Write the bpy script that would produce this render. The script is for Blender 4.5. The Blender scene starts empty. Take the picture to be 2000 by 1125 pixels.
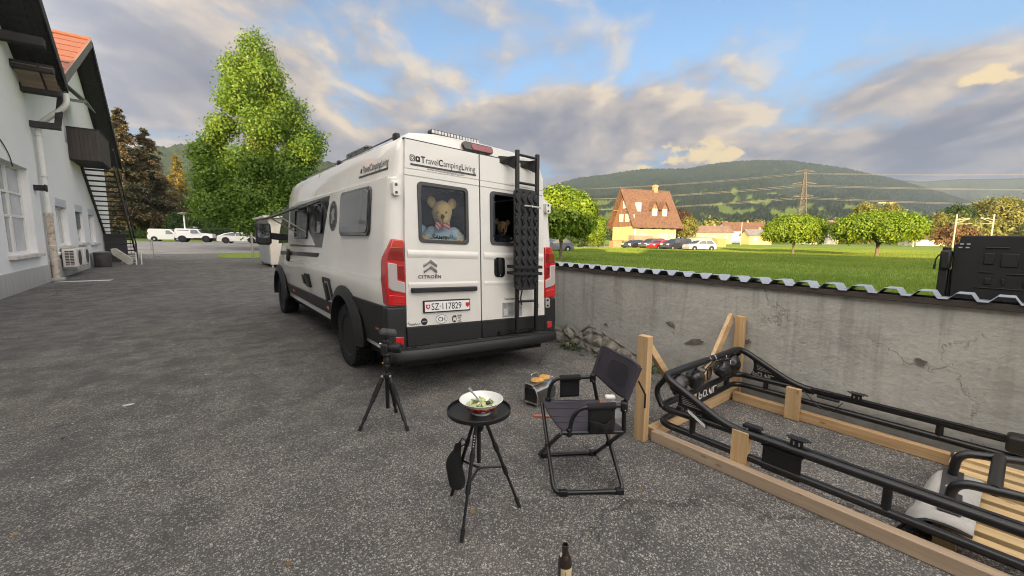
import bpy, bmesh, math, random
import numpy as np
from mathutils import Vector, Matrix, noise as mnoise
R = math.radians
rnd = random.Random(7)
scene = bpy.context.scene

# ---------------------------------------------------------------- camera, sky, sun, exposure
YAW, PITCH, ROLL = 0.6702, 0.122, -0.010
def cam_axes():
    cp, sp = math.cos(PITCH), math.sin(PITCH)
    r = Vector((1, 0, 0)); f = Vector((0, cp, -sp)); d = Vector((0, -sp, -cp))
    cr, sr = math.cos(ROLL), math.sin(ROLL)
    r2, d2 = r * cr + d * sr, d * cr - r * sr
    M = Matrix.Rotation(-YAW, 3, 'Z')
    return M @ r2, M @ d2, M @ f
cr_, cd_, cf_ = cam_axes()
cam_data = bpy.data.cameras.new('camera')
cam = bpy.data.objects.new('camera', cam_data)
scene.collection.objects.link(cam)
m = Matrix((cr_, -cd_, -cf_)).transposed().to_4x4()
m.translation = (0, 0, 1.494)
cam.matrix_world = m
cam_data.sensor_width = 36
cam_data.lens = 14.4
cam_data.clip_start = 0.05
cam_data.clip_end = 30000
scene.camera = cam

SUN_EL = R(9.0)
SUN_AZ = Vector((-0.80, -0.60, 0)).normalized()          # towards the sun, on the ground plane
sun_dir = Vector((SUN_AZ.x * math.cos(SUN_EL), SUN_AZ.y * math.cos(SUN_EL), math.sin(SUN_EL)))
sd = bpy.data.lights.new('sun', 'SUN')
sd.energy = 4.2
sd.angle = R(0.5)
sd.color = (1.0, 0.69, 0.34)
sun = bpy.data.objects.new('sun', sd)
scene.collection.objects.link(sun)
sun.rotation_euler = sun_dir.to_track_quat('Z', 'Y').to_euler()

scene.view_settings.view_transform = 'Standard'
scene.view_settings.look = 'None'
scene.view_settings.gamma = 1
scene.view_settings.use_curve_mapping = False
scene.view_settings.exposure = EXPOSURE = 2.45
scene.cycles.max_bounces = 8
scene.cycles.transparent_max_bounces = 16
scene.cycles.volume_step_rate = 4

world = bpy.data.worlds.new('World')
scene.world = world
world.use_nodes = True
class NT:
    """small node-tree helper"""
    def __init__(s, tree): s.t = tree
    def n(s, typ, ins=None, **kw):
        x = s.t.nodes.new(typ)
        for k, v in kw.items(): setattr(x, k, v)
        for k, v in (ins or {}).items(): s.put(x.inputs[k], v)
        return x
    def put(s, sock, v):
        if isinstance(v, bpy.types.NodeSocket): s.t.links.new(v, sock)
        elif isinstance(v, bpy.types.Node): s.t.links.new(v.outputs[0], sock)
        else: sock.default_value = v
    def math(s, op, a, b=0.0, c=None, clamp=False):
        x = s.n('ShaderNodeMath', {0: a, 1: b}, operation=op, use_clamp=clamp)
        if c is not None: s.put(x.inputs[2], c)
        return x.outputs[0]
    def vmath(s, op, a, b=(0, 0, 0)):
        x = s.n('ShaderNodeVectorMath', {0: a, 1: b}, operation=op)
        return x.outputs['Value'] if op in ('DOT_PRODUCT', 'LENGTH', 'DISTANCE') else x.outputs[0]
    def scale(s, v, k):
        x = s.n('ShaderNodeVectorMath', operation='SCALE'); s.put(x.inputs[0], v); s.put(x.inputs['Scale'], k); return x.outputs[0]
    def ramp(s, fac, stops, interp='LINEAR'):
        x = s.n('ShaderNodeValToRGB', {'Fac': fac}); cr = x.color_ramp; cr.interpolation = interp
        while len(cr.elements) < len(stops): cr.elements.new(0.5)
        for e, (p, c) in zip(cr.elements, stops):
            e.position = p; e.color = c if len(c) == 4 else (*c, 1)
        return x.outputs[0]
    def mix(s, fac, a, b, mode='MIX'):
        x = s.n('ShaderNodeMix', data_type='RGBA', blend_type=mode)
        s.put(x.inputs[0], fac); s.put(x.inputs[6], a if not isinstance(a, tuple) else (*a[:3], 1)); s.put(x.inputs[7], b if not isinstance(b, tuple) else (*b[:3], 1))
        return x.outputs[2]
    def noise(s, vec, scale, detail=4, rough=.55, out=0, **kw):
        x = s.n('ShaderNodeTexNoise', {'Scale': scale, 'Detail': detail, 'Roughness': rough}, **kw)
        if vec is not None: s.put(x.inputs['Vector'], vec)
        return x.outputs[out]
    def smooth(s, v, a, b, c=0.0, d=1.0):
        x = s.n('ShaderNodeMapRange', {0: v, 1: a, 2: b, 3: c, 4: d}, interpolation_type='SMOOTHSTEP')
        return x.outputs[0]

def build_world():
    t = world.node_tree; t.nodes.clear(); k = NT(t)
    out = k.n('ShaderNodeOutputWorld'); bg = k.n('ShaderNodeBackground')
    sky = k.n('ShaderNodeTexSky'); sky.sky_type = 'NISHITA'; sky.sun_disc = False
    sky.sun_elevation = SUN_EL; sky.sun_rotation = math.atan2(SUN_AZ.x, SUN_AZ.y)
    sky.air_density = 1.0; sky.dust_density = 0.6; sky.ozone_density = 2.0; sky.altitude = 430
    co = k.n('ShaderNodeTexCoord').outputs['Generated']
    sep = k.n('ShaderNodeSeparateXYZ', {0: co}); z = sep.outputs[2]
    zz = k.math('MAXIMUM', k.math("ADD", z, 0.20), 0.04)
    px = k.math('DIVIDE', sep.outputs[0], zz); py = k.math('DIVIDE', sep.outputs[1], zz)
    p = k.n('ShaderNodeCombineXYZ', {0: px, 1: py, 2: 0.0}).outputs[0]
    # cloud layer: broad bands running across the view, rising to the right
    pr = k.n('ShaderNodeMapping', {'Vector': p, 'Rotation': (0, 0, R(-44))}).outputs[0]
    mp = k.n('ShaderNodeMapping', {'Vector': pr, 'Location': (CL_X, CL_Y, 1.0), 'Scale': (0.80, 1.0, 1.0)}).outputs[0]
    warp = k.noise(mp, 1.1, 3, .5, out=1)
    q = k.vmath('ADD', mp, k.scale(k.vmath('SUBTRACT', warp, (.5, .5, .5)), 0.55))
    def dens(v): return k.noise(v, 1.05, 9, .58)
    d0 = dens(q)
    d1 = dens(k.vmath('ADD', q, (-0.05, -0.10, 0.0)))
    lowc = k.smooth(z, 0.05, 0.40, 0.075, -0.02)       # more cover towards the horizon
    d0b = k.math('ADD', d0, lowc)
    cover = k.smooth(d0b, 0.392, 0.522)
    slope = k.math('MULTIPLY', k.math('SUBTRACT', d0, d1), 5.0)
    core = k.smooth(d0b, 0.50, 0.66)
    lit = k.math('ADD', k.math('SUBTRACT', 0.68, k.math('MULTIPLY', core, .50)), slope, clamp=True)
    ccol = k.ramp(lit, [(0.0, (.042, .046, .056)), (.28, (.056, .057, .064)), (.52, (.079, .075, .075)), (.78, (.116, .101, .087)), (1.0, (.158, .133, .100))])
    lowz = k.smooth(z, 0.0, 0.22, 1.0, 0.0)
    ccol = k.mix(k.math('MULTIPLY', lowz, .55), ccol, (.046, .053, .064))
    # sunlit towers standing out just above the hills
    twn = k.noise(k.n('ShaderNodeMapping', {'Vector': co, 'Location': (2.2, .35, .7), 'Scale': (1, 1, 1.7)}).outputs[0], 11.0, 7, .66)
    twm = 0.0
    for c_, r_, th in (((.865, .468, .181), .075, .40), ((.900, .396, .176), .05, .44), ((.966, .068, .248), .030, .30), ((.80, .57, .158), .05, .46)):
        dd = k.vmath('SUBTRACT', co, c_); ds = k.vmath('LENGTH', k.vmath('MULTIPLY', dd, (1, 1, 2.6)))
        f = k.math('SUBTRACT', twn, k.math('MULTIPLY', k.math('DIVIDE', ds, r_), .20))
        twm = k.math('MAXIMUM', twm, k.smooth(f, th - .06, th + .04))
    ccol = k.mix(twm, ccol, (.185, .145, .080))
    cover = k.math('MAXIMUM', cover, twm)
    # clouds brightened overhead and towards the sun, added as fill for the yard
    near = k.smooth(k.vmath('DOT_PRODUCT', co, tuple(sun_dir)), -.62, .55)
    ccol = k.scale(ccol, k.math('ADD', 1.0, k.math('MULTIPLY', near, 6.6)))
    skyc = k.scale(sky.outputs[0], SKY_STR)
    skyc = k.mix(k.smooth(z, .03, .42, .92, .0), skyc, (.036, .062, .100))
    base = skyc
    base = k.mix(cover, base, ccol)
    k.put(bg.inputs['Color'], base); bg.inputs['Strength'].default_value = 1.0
    t.links.new(bg.outputs[0], out.inputs[0])
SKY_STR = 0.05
CL_X, CL_Y = 0.4, 2.2
build_world()

# ---------------------------------------------------------------- materials
MATS = {}
def M(name, col, rough=.6, metal=0., var=0., vscale=4., bump=0., bscale=40., spec=.5, coat=0., dirt=None, dscale=2., damt=.5, emit=None, stretch=None, sheen=0.):
    if name in MATS: return MATS[name]
    ma = bpy.data.materials.new(name); ma.use_nodes = True
    t = ma.node_tree; k = NT(t); b = t.nodes['Principled BSDF']
    b.inputs['Roughness'].default_value = rough; b.inputs['Metallic'].default_value = metal
    b.inputs['Specular IOR Level'].default_value = spec; b.inputs['Coat Weight'].default_value = coat
    if sheen: b.inputs['Sheen Weight'].default_value = sheen
    c = (*col, 1)
    b.inputs['Base Color'].default_value = c
    co = k.n('ShaderNodeTexCoord').outputs['Object']
    if stretch: co = k.n('ShaderNodeMapping', {'Vector': co, 'Scale': stretch}).outputs[0]
    if var:
        n1 = k.noise(co, vscale, 5, .6)
        lo = tuple(max(0, x * (1 - var)) for x in col); hi = tuple(min(1, x * (1 + var)) for x in col)
        v = k.ramp(n1, [(.28, lo), (.72, hi)])
        if dirt:
            n2 = k.noise(co, dscale, 6, .65)
            v = k.mix(k.math('MULTIPLY', k.smooth(n2, .48, .68), damt), v, dirt)
        k.put(b.inputs['Base Color'], v)
        k.put(b.inputs['Roughness'], k.math('ADD', rough - .06, k.math('MULTIPLY', n1, .12)))
    if bump:
        bn = k.n('ShaderNodeBump', {'Strength': bump, 'Distance': .01, 'Height': k.noise(co, bscale, 4, .6)})
        k.put(b.inputs['Normal'], bn)
    if emit:
        b.inputs['Emission Color'].default_value = (*emit[:3], 1); b.inputs['Emission Strength'].default_value = emit[3]
    MATS[name] = ma
    return ma
def mat_nodes(name):
    ma = bpy.data.materials.new(name); ma.use_nodes = True
    MATS[name] = ma
    return ma, NT(ma.node_tree), ma.node_tree.nodes['Principled BSDF']

def mat_asphalt():
    ma, k, b = mat_nodes('asphalt')
    co = k.n('ShaderNodeTexCoord').outputs['Object']
    wv = k.vmath('ADD', co, k.scale(k.noise(co, 60, 2, .5, out=1), .012))
    def chips(sc, w):
        v = k.n('ShaderNodeTexVoronoi', {'Scale': sc, 'Randomness': 1.0, 'Vector': wv})
        return v
    v1 = chips(122, 0); v2 = chips(66, 0)
    r1 = k.n('ShaderNodeSeparateColor', {0: v1.outputs['Color']})
    r2 = k.n('ShaderNodeSeparateColor', {0: v2.outputs['Color']})
    big = k.noise(co, .55, 5, .6); mid = k.noise(co, 3.2, 5, .65)
    expo = k.math('ADD', k.math('MULTIPLY', k.smooth(big, .38, .64), .50), k.math('MULTIPLY', k.smooth(mid, .38, .66), .62))
    # more stone exposed on the worn stretch by the wall side, tar-darker on the far drive
    sx = k.n('ShaderNodeSeparateXYZ', {0: co})
    worn = k.math('SUBTRACT', k.smooth(sx.outputs[1], 6.5, 0.4, 0.02, .46), .10)
    expo = k.math('ADD', expo, worn, clamp=True)
    th = k.math('SUBTRACT', 1.02, k.math('MULTIPLY', expo, .55))
    chip1 = k.math('MULTIPLY', k.smooth(r1.outputs[0], k.math('SUBTRACT', th, .12), th), k.smooth(v1.outputs['Distance'], .62, .42))
    chip2 = k.math('MULTIPLY', k.smooth(r2.outputs[0], .80, .88), k.smooth(v2.outputs['Distance'], .55, .35))
    ccol = k.ramp(r1.outputs[1], [(0., (.20, .192, .175)), (.5, (.31, .30, .275)), (.85, (.46, .45, .41)), (1., (.62, .59, .51))])
    base = k.ramp(mid, [(.3, (.075, .073, .070)), (.7, (.122, .118, .112))])
    dust = k.smooth(k.noise(k.n('ShaderNodeMapping', {'Vector': co, 'Scale': (1, .45, 1)}).outputs[0], 1.1, 6, .62), .50, .72)
    base = k.mix(k.math('MULTIPLY', dust, .75), base, (.160, .146, .128))
    base = k.mix(k.math('MULTIPLY', k.smooth(k.noise(co, .8, 4, .6), .58, .70), .45), base, (.040, .038, .036))
    fine = k.n('ShaderNodeSeparateColor', {0: k.n('ShaderNodeTexVoronoi', {'Scale': 190, 'Vector': co}).outputs['Color']})
    base = k.mix(k.math('MULTIPLY', fine.outputs[0], .55), k.mix(1.0, base, (.62, .62, .62), 'MULTIPLY'), k.mix(1.0, base, (1.75, 1.75, 1.75), 'MULTIPLY'))
    col = k.mix(k.math('MULTIPLY', chip1, .72), base, ccol)
    col = k.mix(k.math('MULTIPLY', chip2, k.math('MULTIPLY', expo, .8)), col, ccol)
    # fine cracks
    cv = k.n('ShaderNodeTexVoronoi', {'Scale': .42, 'Vector': k.vmath('ADD', co, k.scale(k.noise(co, 2.2, 5, .65, out=1), .55))}, feature='DISTANCE_TO_EDGE')
    crack = k.math('MULTIPLY', k.smooth(cv.outputs[0], .0055, .002), k.smooth(big, .42, .58))
    col = k.mix(k.math('MULTIPLY', crack, .55), col, (.030, .029, .025))
    k.put(b.inputs['Base Color'], col)
    b.inputs['Roughness'].default_value = .86; b.inputs['Specular IOR Level'].default_value = .3
    h = k.math('ADD', k.math('MULTIPLY', v1.outputs['Distance'], -.7), k.math('MULTIPLY', chip1, .8))
    h = k.math('SUBTRACT', h, k.math('MULTIPLY', crack, 2.))
    k.put(b.inputs['Normal'], k.n('ShaderNodeBump', {'Strength': .75, 'Distance': .006, 'Height': h}))
    return ma

def mat_concrete_wall():
    ma, k, b = mat_nodes('grey_render')
    co = k.n('ShaderNodeTexCoord').outputs['Object']
    st = k.n('ShaderNodeMapping', {'Vector': co, 'Scale': (1, 7.0, .55)}).outputs[0]
    n1 = k.noise(co, 1.4, 6, .62); n2 = k.noise(st, 1.3, 5, .6); n3 = k.noise(co, 22, 4, .6)
    sx = k.n('ShaderNodeSeparateXYZ', {0: co})
    col = k.ramp(n1, [(.28, (.33, .325, .295)), (.5, (.405, .40, .365)), (.75, (.48, .472, .43))])
    streak = k.math('MULTIPLY', k.smooth(n2, .50, .68), k.smooth(k.math('ADD', sx.outputs[2], k.math('MULTIPLY', n1, .6)), .5, 1.25, .30, .85))
    col = k.mix(k.math('MULTIPLY', streak, .55), col, (.19, .185, .165))
    pale = k.smooth(k.noise(st, 2.3, 4, .6), .60, .72)
    col = k.mix(k.math('MULTIPLY', pale, .30), col, (.45, .44, .41))
    damp = k.smooth(k.math('ADD', sx.outputs[2], k.math('MULTIPLY', k.noise(co, 3., 5, .6), .5)), .55, .22)
    col = k.mix(k.math('MULTIPLY', damp, .45), col, (.17, .163, .14))
    cv = k.n('ShaderNodeTexVoronoi', {'Scale': .85, 'Vector': k.vmath('ADD', co, k.scale(k.noise(co, 1.9, 6, .68, out=1), .9))}, feature='DISTANCE_TO_EDGE')
    crack = k.math('MULTIPLY', k.smooth(cv.outputs[0], .007, .002), k.smooth(n1, .47, .60))
    col = k.mix(k.math('MULTIPLY', crack, .28), col, (.14, .135, .12))
    col = k.mix(.5, col, k.mix(1., col, k.ramp(n3, [(.3, (.85, .85, .85)), (.7, (1.15, 1.15, 1.15))]), 'MULTIPLY'))
    k.put(b.inputs['Base Color'], col); b.inputs['Roughness'].default_value = .92; b.inputs['Specular IOR Level'].default_value = .25
    tro = k.noise(k.n('ShaderNodeMapping', {'Vector': co, 'Scale': (1, 1.0, 1.8)}).outputs[0], 3.0, 6, .58)
    h = k.math('ADD', k.math('MULTIPLY', tro, 1.3), k.math('ADD', k.math('MULTIPLY', n3, .35), k.math('MULTIPLY', crack, -.5)))
    k.put(b.inputs['Normal'], k.n('ShaderNodeBump', {'Strength': .75, 'Distance': .02, 'Height': h}))
    return ma

def mat_white_stucco(name, col, dirty=(.42, .40, .36)):
    ma, k, b = mat_nodes(name)
    co = k.n('ShaderNodeTexCoord').outputs['Object']
    n1 = k.noise(co, .5, 6, .6); n2 = k.noise(k.n('ShaderNodeMapping', {'Vector': co, 'Scale': (1, 5, .5)}).outputs[0], 1.2, 5, .6)
    g = k.noise(co, 75, 3, .6)
    c = k.ramp(n1, [(.3, tuple(x * .94 for x in col)), (.7, col)])
    sx = k.n('ShaderNodeSeparateXYZ', {0: co})
    low = k.smooth(k.math('ADD', sx.outputs[2], k.math('MULTIPLY', n2, 1.2)), 1.15, .55)
    c = k.mix(k.math('MULTIPLY', low, .42), c, dirty)
    c = k.mix(k.math('MULTIPLY', k.smooth(n2, .60, .76), .16), c, dirty)
    c = k.mix(1., c, k.ramp(g, [(.3, (.93, .93, .93)), (.7, (1.04, 1.04, 1.04))]), 'MULTIPLY')
    k.put(b.inputs['Base Color'], c); b.inputs['Roughness'].default_value = .9; b.inputs['Specular IOR Level'].default_value = .2
    k.put(b.inputs['Normal'], k.n('ShaderNodeBump', {'Strength': .5, 'Distance': .01, 'Height': k.math('ADD', g, k.noise(co, 9, 4, .6))}))
    return ma

def mat_wood(name, col, dark, axis=1, scale=1., rough=.62, weather=0.):
    ma, k, b = mat_nodes(name)
    co = k.n('ShaderNodeTexCoord').outputs['Object']
    oi = k.n('ShaderNodeObjectInfo').outputs['Random']
    off = k.n('ShaderNodeCombineXYZ', {0: k.math('MULTIPLY', oi, 13.), 1: k.math('MULTIPLY', oi, 7.), 2: k.math('MULTIPLY', oi, 3.)}).outputs[0]
    co = k.vmath('ADD', co, off)
    sc = [26., 26., 26.]; sc[axis] = 1.3
    st = k.n('ShaderNodeMapping', {'Vector': co, 'Scale': tuple(x * scale for x in sc)}).outputs[0]
    n1 = k.noise(st, 1.0, 5, .6); n2 = k.noise(co, 2.2 * scale, 4, .6); n3 = k.noise(st, 4., 3, .6)
    c = k.ramp(n1, [(.30, dark), (.55, col), (.8, tuple(min(1, x * 1.18) for x in col))])
    c = k.mix(k.math('MULTIPLY', k.smooth(n2, .45, .7), .35), c, dark)
    kn = k.n('ShaderNodeTexVoronoi', {'Scale': 1.0, 'Vector': k.n('ShaderNodeMapping', {'Vector': co, 'Scale': tuple((5. if i == axis else 14.) * scale for i in range(3))}).outputs[0]})
    c = k.mix(k.math('MULTIPLY', k.smooth(kn.outputs['Distance'], .16, .06), .7), c, tuple(x * .35 for x in dark))
    if weather: c = k.mix(weather, c, (.26, .25, .235))
    tint = k.ramp(oi, [(0., (.88, .88, .90)), (1., (1.10, 1.08, 1.04))])
    c = k.mix(1., c, tint, 'MULTIPLY')
    k.put(b.inputs['Base Color'], c); b.inputs['Roughness'].default_value = rough
    k.put(b.inputs['Normal'], k.n('ShaderNodeBump', {'Strength': .3, 'Distance': .003, 'Height': n3}))
    return ma

def mat_leaf(name, cols, trans=.35, rough=.5, nscale=.25):
    """foliage: colour differs leaf to leaf and clump to clump, light passes through"""
    ma, k, b = mat_nodes(name)
    t = ma.node_tree
    geo = k.n('ShaderNodeNewGeometry'); co = k.n('ShaderNodeTexCoord').outputs['Object']
    rr = geo.outputs['Random Per Island']
    n = k.noise(co, nscale, 3, .6)
    f = k.math('ADD', k.math('MULTIPLY', rr, .55), k.math('MULTIPLY', k.smooth(n, .3, .7), .45))
    c = k.ramp(f, [(i / (len(cols) - 1), cc) for i, cc in enumerate(cols)])
    k.put(b.inputs['Base Color'], c); b.inputs['Roughness'].default_value = rough; b.inputs['Specular IOR Level'].default_value = .3
    tr = k.n('ShaderNodeBsdfTranslucent'); k.put(tr.inputs['Color'], k.mix(1., c, (1.3, 1.35, .7), 'MULTIPLY'))
    mx = k.n('ShaderNodeMixShader', {0: trans}); t.links.new(b.outputs[0], mx.inputs[1]); t.links.new(tr.outputs[0], mx.inputs[2])
    t.links.new(mx.outputs[0], t.nodes['Material Output'].inputs[0])
    return ma

def mat_glass(name, tint=(.9, .92, .92), refl=.12, rough=.02, see=.85):
    """thin pane: transparent with a sharp fresnel-like reflection"""
    ma = bpy.data.materials.new(name); ma.use_nodes = True; MATS[name] = ma
    t = ma.node_tree; t.nodes.clear(); k = NT(t)
    out = k.n('ShaderNodeOutputMaterial'); tr = k.n('ShaderNodeBsdfTransparent', {'Color': (*tint, 1)})
    gl = k.n('ShaderNodeBsdfGlossy', {'Roughness': rough, 'Color': (.9, .92, .95, 1)})
    df = k.n('ShaderNodeBsdfDiffuse', {'Color': (.02, .022, .025, 1)})
    a = k.n('ShaderNodeMixShader', {0: see}); t.links.new(df.outputs[0], a.inputs[1]); t.links.new(tr.outputs[0], a.inputs[2])
    fr = k.n('ShaderNodeFresnel', {'IOR': 1.45}); f = k.math('MULTIPLY', fr.outputs[0], refl, clamp=True)
    mx = k.n('ShaderNodeMixShader', {0: f}); t.links.new(a.outputs[0], mx.inputs[1]); t.links.new(gl.outputs[0], mx.inputs[2])
    t.links.new(mx.outputs[0], out.inputs[0])
    return ma

# ---------------------------------------------------------------- mesh helpers
class MB:
    """collects shapes; build() links them as ONE mesh object"""
    def __init__(s): s.v = []; s.f = []
    def add(s, vs, fs):
        o = len(s.v); s.v += [tuple(p) for p in vs]; s.f += [tuple(i + o for i in f) for f in fs]; return s
    def box(s, c, d, rot=None):
        hx, hy, hz = d[0] / 2, d[1] / 2, d[2] / 2; c = Vector(c)
        vs = [Vector((x, y, z)) for z in (-hz, hz) for y in (-hy, hy) for x in (-hx, hx)]
        if rot is not None: vs = [rot @ v for v in vs]
        return s.add([c + v for v in vs], [(0, 2, 3, 1), (4, 5, 7, 6), (0, 1, 5, 4), (2, 6, 7, 3), (0, 4, 6, 2), (1, 3, 7, 5)])
    def bb(s, a, b):
        return s.box([(a[i] + b[i]) / 2 for i in range(3)], [abs(b[i] - a[i]) for i in range(3)])
    def bar(s, p0, p1, w, h, up=(0, 0, 1)):
        p0, p1 = Vector(p0), Vector(p1); t = (p1 - p0); L = t.length; t = t / L
        u = Vector(up); r = t.cross(u)
        if r.length < 1e-4: r = t.cross(Vector((1, 0, 0)))
        r.normalize(); u = r.cross(t)
        return s.box((p0 + p1) / 2, (w, L, h), Matrix((r, t, u)).transposed())
    def tube(s, pts, r, n=8, closed=False, caps=True):
        P = [Vector(p) for p in pts]; m_ = len(P); rr = r if isinstance(r, (list, tuple)) else [r] * m_
        T = []
        for i in range(m_):
            a = P[i - 1] if (i > 0 or closed) else P[i]; b = P[(i + 1) % m_] if (i < m_ - 1 or closed) else P[i]
            d = b - a; T.append(d.normalized() if d.length > 1e-9 else Vector((0, 0, 1)))
        nv = T[0].orthogonal().normalized(); vs = []; prev = T[0]
        for i in range(m_):
            ax = prev.cross(T[i])
            if ax.length > 1e-7: nv = Matrix.Rotation(prev.angle(T[i]), 3, ax.normalized()) @ nv
            prev = T[i]; nv = (nv - T[i] * nv.dot(T[i])).normalized(); bv = T[i].cross(nv)
            for j in range(n):
                a = 2 * math.pi * j / n; vs.append(P[i] + (nv * math.cos(a) + bv * math.sin(a)) * rr[i])
        fs = []; seg = m_ if closed else m_ - 1
        for i in range(seg):
            for j in range(n):
                a = i * n + j; b = i * n + (j + 1) % n; c = ((i + 1) % m_) * n + (j + 1) % n; d = ((i + 1) % m_) * n + j
                fs.append((a, b, c, d))
        if caps and not closed: fs += [tuple(range(n))[::-1], tuple(range((m_ - 1) * n, m_ * n))]
        return s.add(vs, fs)
    def lathe(s, prof, n=24, o=(0, 0, 0), axis='Z', cap=True):
        o = Vector(o); vs = []
        for (r, z) in prof:
            for j in range(n):
                a = 2 * math.pi * j / n; x, y = r * math.cos(a), r * math.sin(a)
                v = {'Z': (x, y, z), 'X': (z, x, y), 'Y': (y, z, x)}[axis]; vs.append(o + Vector(v))
        fs = []
        for i in range(len(prof) - 1):
            for j in range(n): fs.append((i * n + j, i * n + (j + 1) % n, (i + 1) * n + (j + 1) % n, (i + 1) * n + j))
        if cap:
            if prof[0][0] > 1e-6: fs.append(tuple(range(n))[::-1])
            if prof[-1][0] > 1e-6: fs.append(tuple(range((len(prof) - 1) * n, len(prof) * n)))
        return s.add(vs, fs)
    def prism(s, poly, a, b, fn):
        """2-D polygon extruded from depth a to b; fn(x, y, d) gives the point"""
        n = len(poly); vs = [fn(x, y, a) for x, y in poly] + [fn(x, y, b) for x, y in poly]
        fs = [tuple(range(n))[::-1], tuple(range(n, 2 * n))] + [(i, (i + 1) % n, n + (i + 1) % n, n + i) for i in range(n)]
        return s.add(vs, fs)
    def ring(s, outer, inner, a, b, fn):
        n = len(outer); vs = [fn(x, y, d) for d in (a, b) for pl in (outer, inner) for x, y in pl]; fs = []
        for i in range(n):
            j = (i + 1) % n
            fs += [(i, n + i, n + j, j), (2 * n + i, 2 * n + j, 3 * n + j, 3 * n + i), (i, j, 2 * n + j, 2 * n + i), (n + i, 3 * n + i, 3 * n + j, n + j)]
        return s.add(vs, fs)
    def ico(s, c, r, sub=1, sq=(1, 1, 1), rot=None, jit=0., seed=0):
        bm = bmesh.new(); bmesh.ops.create_icosphere(bm, subdivisions=sub, radius=1); q = random.Random(seed)
        vs = []
        for v in bm.verts:
            p = Vector((v.co.x * sq[0], v.co.y * sq[1], v.co.z * sq[2])) * r * (1 + q.uniform(-jit, jit))
            if rot is not None: p = rot @ p
            vs.append(Vector(c) + p)
        fs = [tuple(v.index for v in f.verts) for f in bm.faces]; bm.free()
        return s.add(vs, fs)
    def xf(s, mt):
        s.v = [tuple(mt @ Vector(p)) for p in s.v]; return s
    def build(s, name, ma, parent=None, smooth=None, bevel=0., seg=2, org=None):
        me = bpy.data.meshes.new(name)
        vs = s.v
        if parent is not None and org is None: org = ORG.get(parent.name)
        if org is not None: vs = [(p[0] - org[0], p[1] - org[1], p[2] - org[2]) for p in vs]
        me.from_pydata(vs, [], s.f); me.update()
        bm = bmesh.new(); bm.from_mesh(me); bmesh.ops.recalc_face_normals(bm, faces=bm.faces); bm.to_mesh(me); bm.free()
        return finish(name, me, ma, parent, smooth, bevel, seg, org)
ORG = {}
def finish(name, me, ma, parent=None, smooth=None, bevel=0., seg=2, org=None):
    if ma is not None: me.materials.append(ma)
    if smooth is not None:
        me.polygons.foreach_set('use_smooth', [True] * len(me.polygons))
        me.set_sharp_from_angle(angle=R(smooth))
    o = bpy.data.objects.new(name, me); scene.collection.objects.link(o)
    if parent is not None:
        o.parent = parent
        if parent.name in ORG: ORG[o.name] = ORG[parent.name]
    elif org is not None:
        o.location = org; ORG[o.name] = Vector(org)
    if bevel:
        bv = o.modifiers.new('bevel', 'BEVEL'); bv.width = bevel; bv.segments = seg; bv.limit_method = 'ANGLE'; bv.angle_limit = R(40)
        me.polygons.foreach_set('use_smooth', [True] * len(me.polygons)); me.set_sharp_from_angle(angle=R(50 if smooth is None else smooth))
        bv.harden_normals = False
    return o
def thing(name, label, cat, loc=(0, 0, 0), group=None, world_children=True):
    """an Empty at the thing's base; its parts are built in world coordinates and moved under it"""
    o = bpy.data.objects.new(name, None); scene.collection.objects.link(o); o.empty_display_size = .2
    o.location = loc; tag(o, label, cat, group)
    if world_children: ORG[o.name] = Vector(loc)
    return o
def tag(o, label, cat, group=None):
    o['label'] = label; o['category'] = cat
    if group: o['group'] = group
    return o
def struct(o): o['kind'] = 'structure'; return o
def stuff(o, label=None, cat=None):
    o['kind'] = 'stuff'
    if label: o['label'] = label
    if cat: o['category'] = cat
    return o
def rrect(x0, y0, x1, y1, r, n=5):
    pts = []
    for (cx, cy, a0) in ((x1 - r, y0 + r, -90), (x1 - r, y1 - r, 0), (x0 + r, y1 - r, 90), (x0 + r, y0 + r, 180)):
        for i in range(n + 1):
            a = R(a0 + 90 * i / n); pts.append((cx + r * math.cos(a), cy + r * math.sin(a)))
    return pts
def ell(cx, cy, rx, ry, n=28): return [(cx + rx * math.cos(2 * math.pi * i / n), cy + ry * math.sin(2 * math.pi * i / n)) for i in range(n)]
def fillet(pts, rad, n=5, closed=False):
    P = [Vector(p) for p in pts]; out = []; m_ = len(P)
    for i in range(m_):
        if not closed and i in (0, m_ - 1): out.append(P[i]); continue
        a, b, c = P[i - 1], P[i], P[(i + 1) % m_]
        r = rad[i] if isinstance(rad, (list, tuple)) else rad
        d1, d2 = (a - b), (c - b); l = min(r, d1.length * .49, d2.length * .49)
        p, q = b + d1.normalized() * l, b + d2.normalized() * l
        for j in range(n + 1):
            t = j / n; out.append(p * (1 - t) ** 2 + b * 2 * t * (1 - t) + q * t * t)
    return out
def text_mb(txt, size, fn, depth=.002, spacing=1., bold=0., shear=0.):
    """flat lettering turned into a thin mesh; fn(x, y, d) places it; x runs from 0"""
    cu = bpy.data.curves.new('t', 'FONT'); cu.body = txt; cu.size = size; cu.extrude = 0; cu.space_character = spacing; cu.offset = bold; cu.shear = shear
    cu.resolution_u = 3
    ob = bpy.data.objects.new('t', cu); scene.collection.objects.link(ob)
    dg = bpy.context.evaluated_depsgraph_get(); me = bpy.data.meshes.new_from_object(ob.evaluated_get(dg))
    mb = MB(); w = max((v.co.x for v in me.vertices), default=0)
    mb.add([fn(v.co.x, v.co.y, depth) for v in me.vertices], [tuple(p.vertices) for p in me.polygons])
    bpy.data.objects.remove(ob); bpy.data.curves.remove(cu); bpy.data.meshes.remove(me)
    return mb, w
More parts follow.
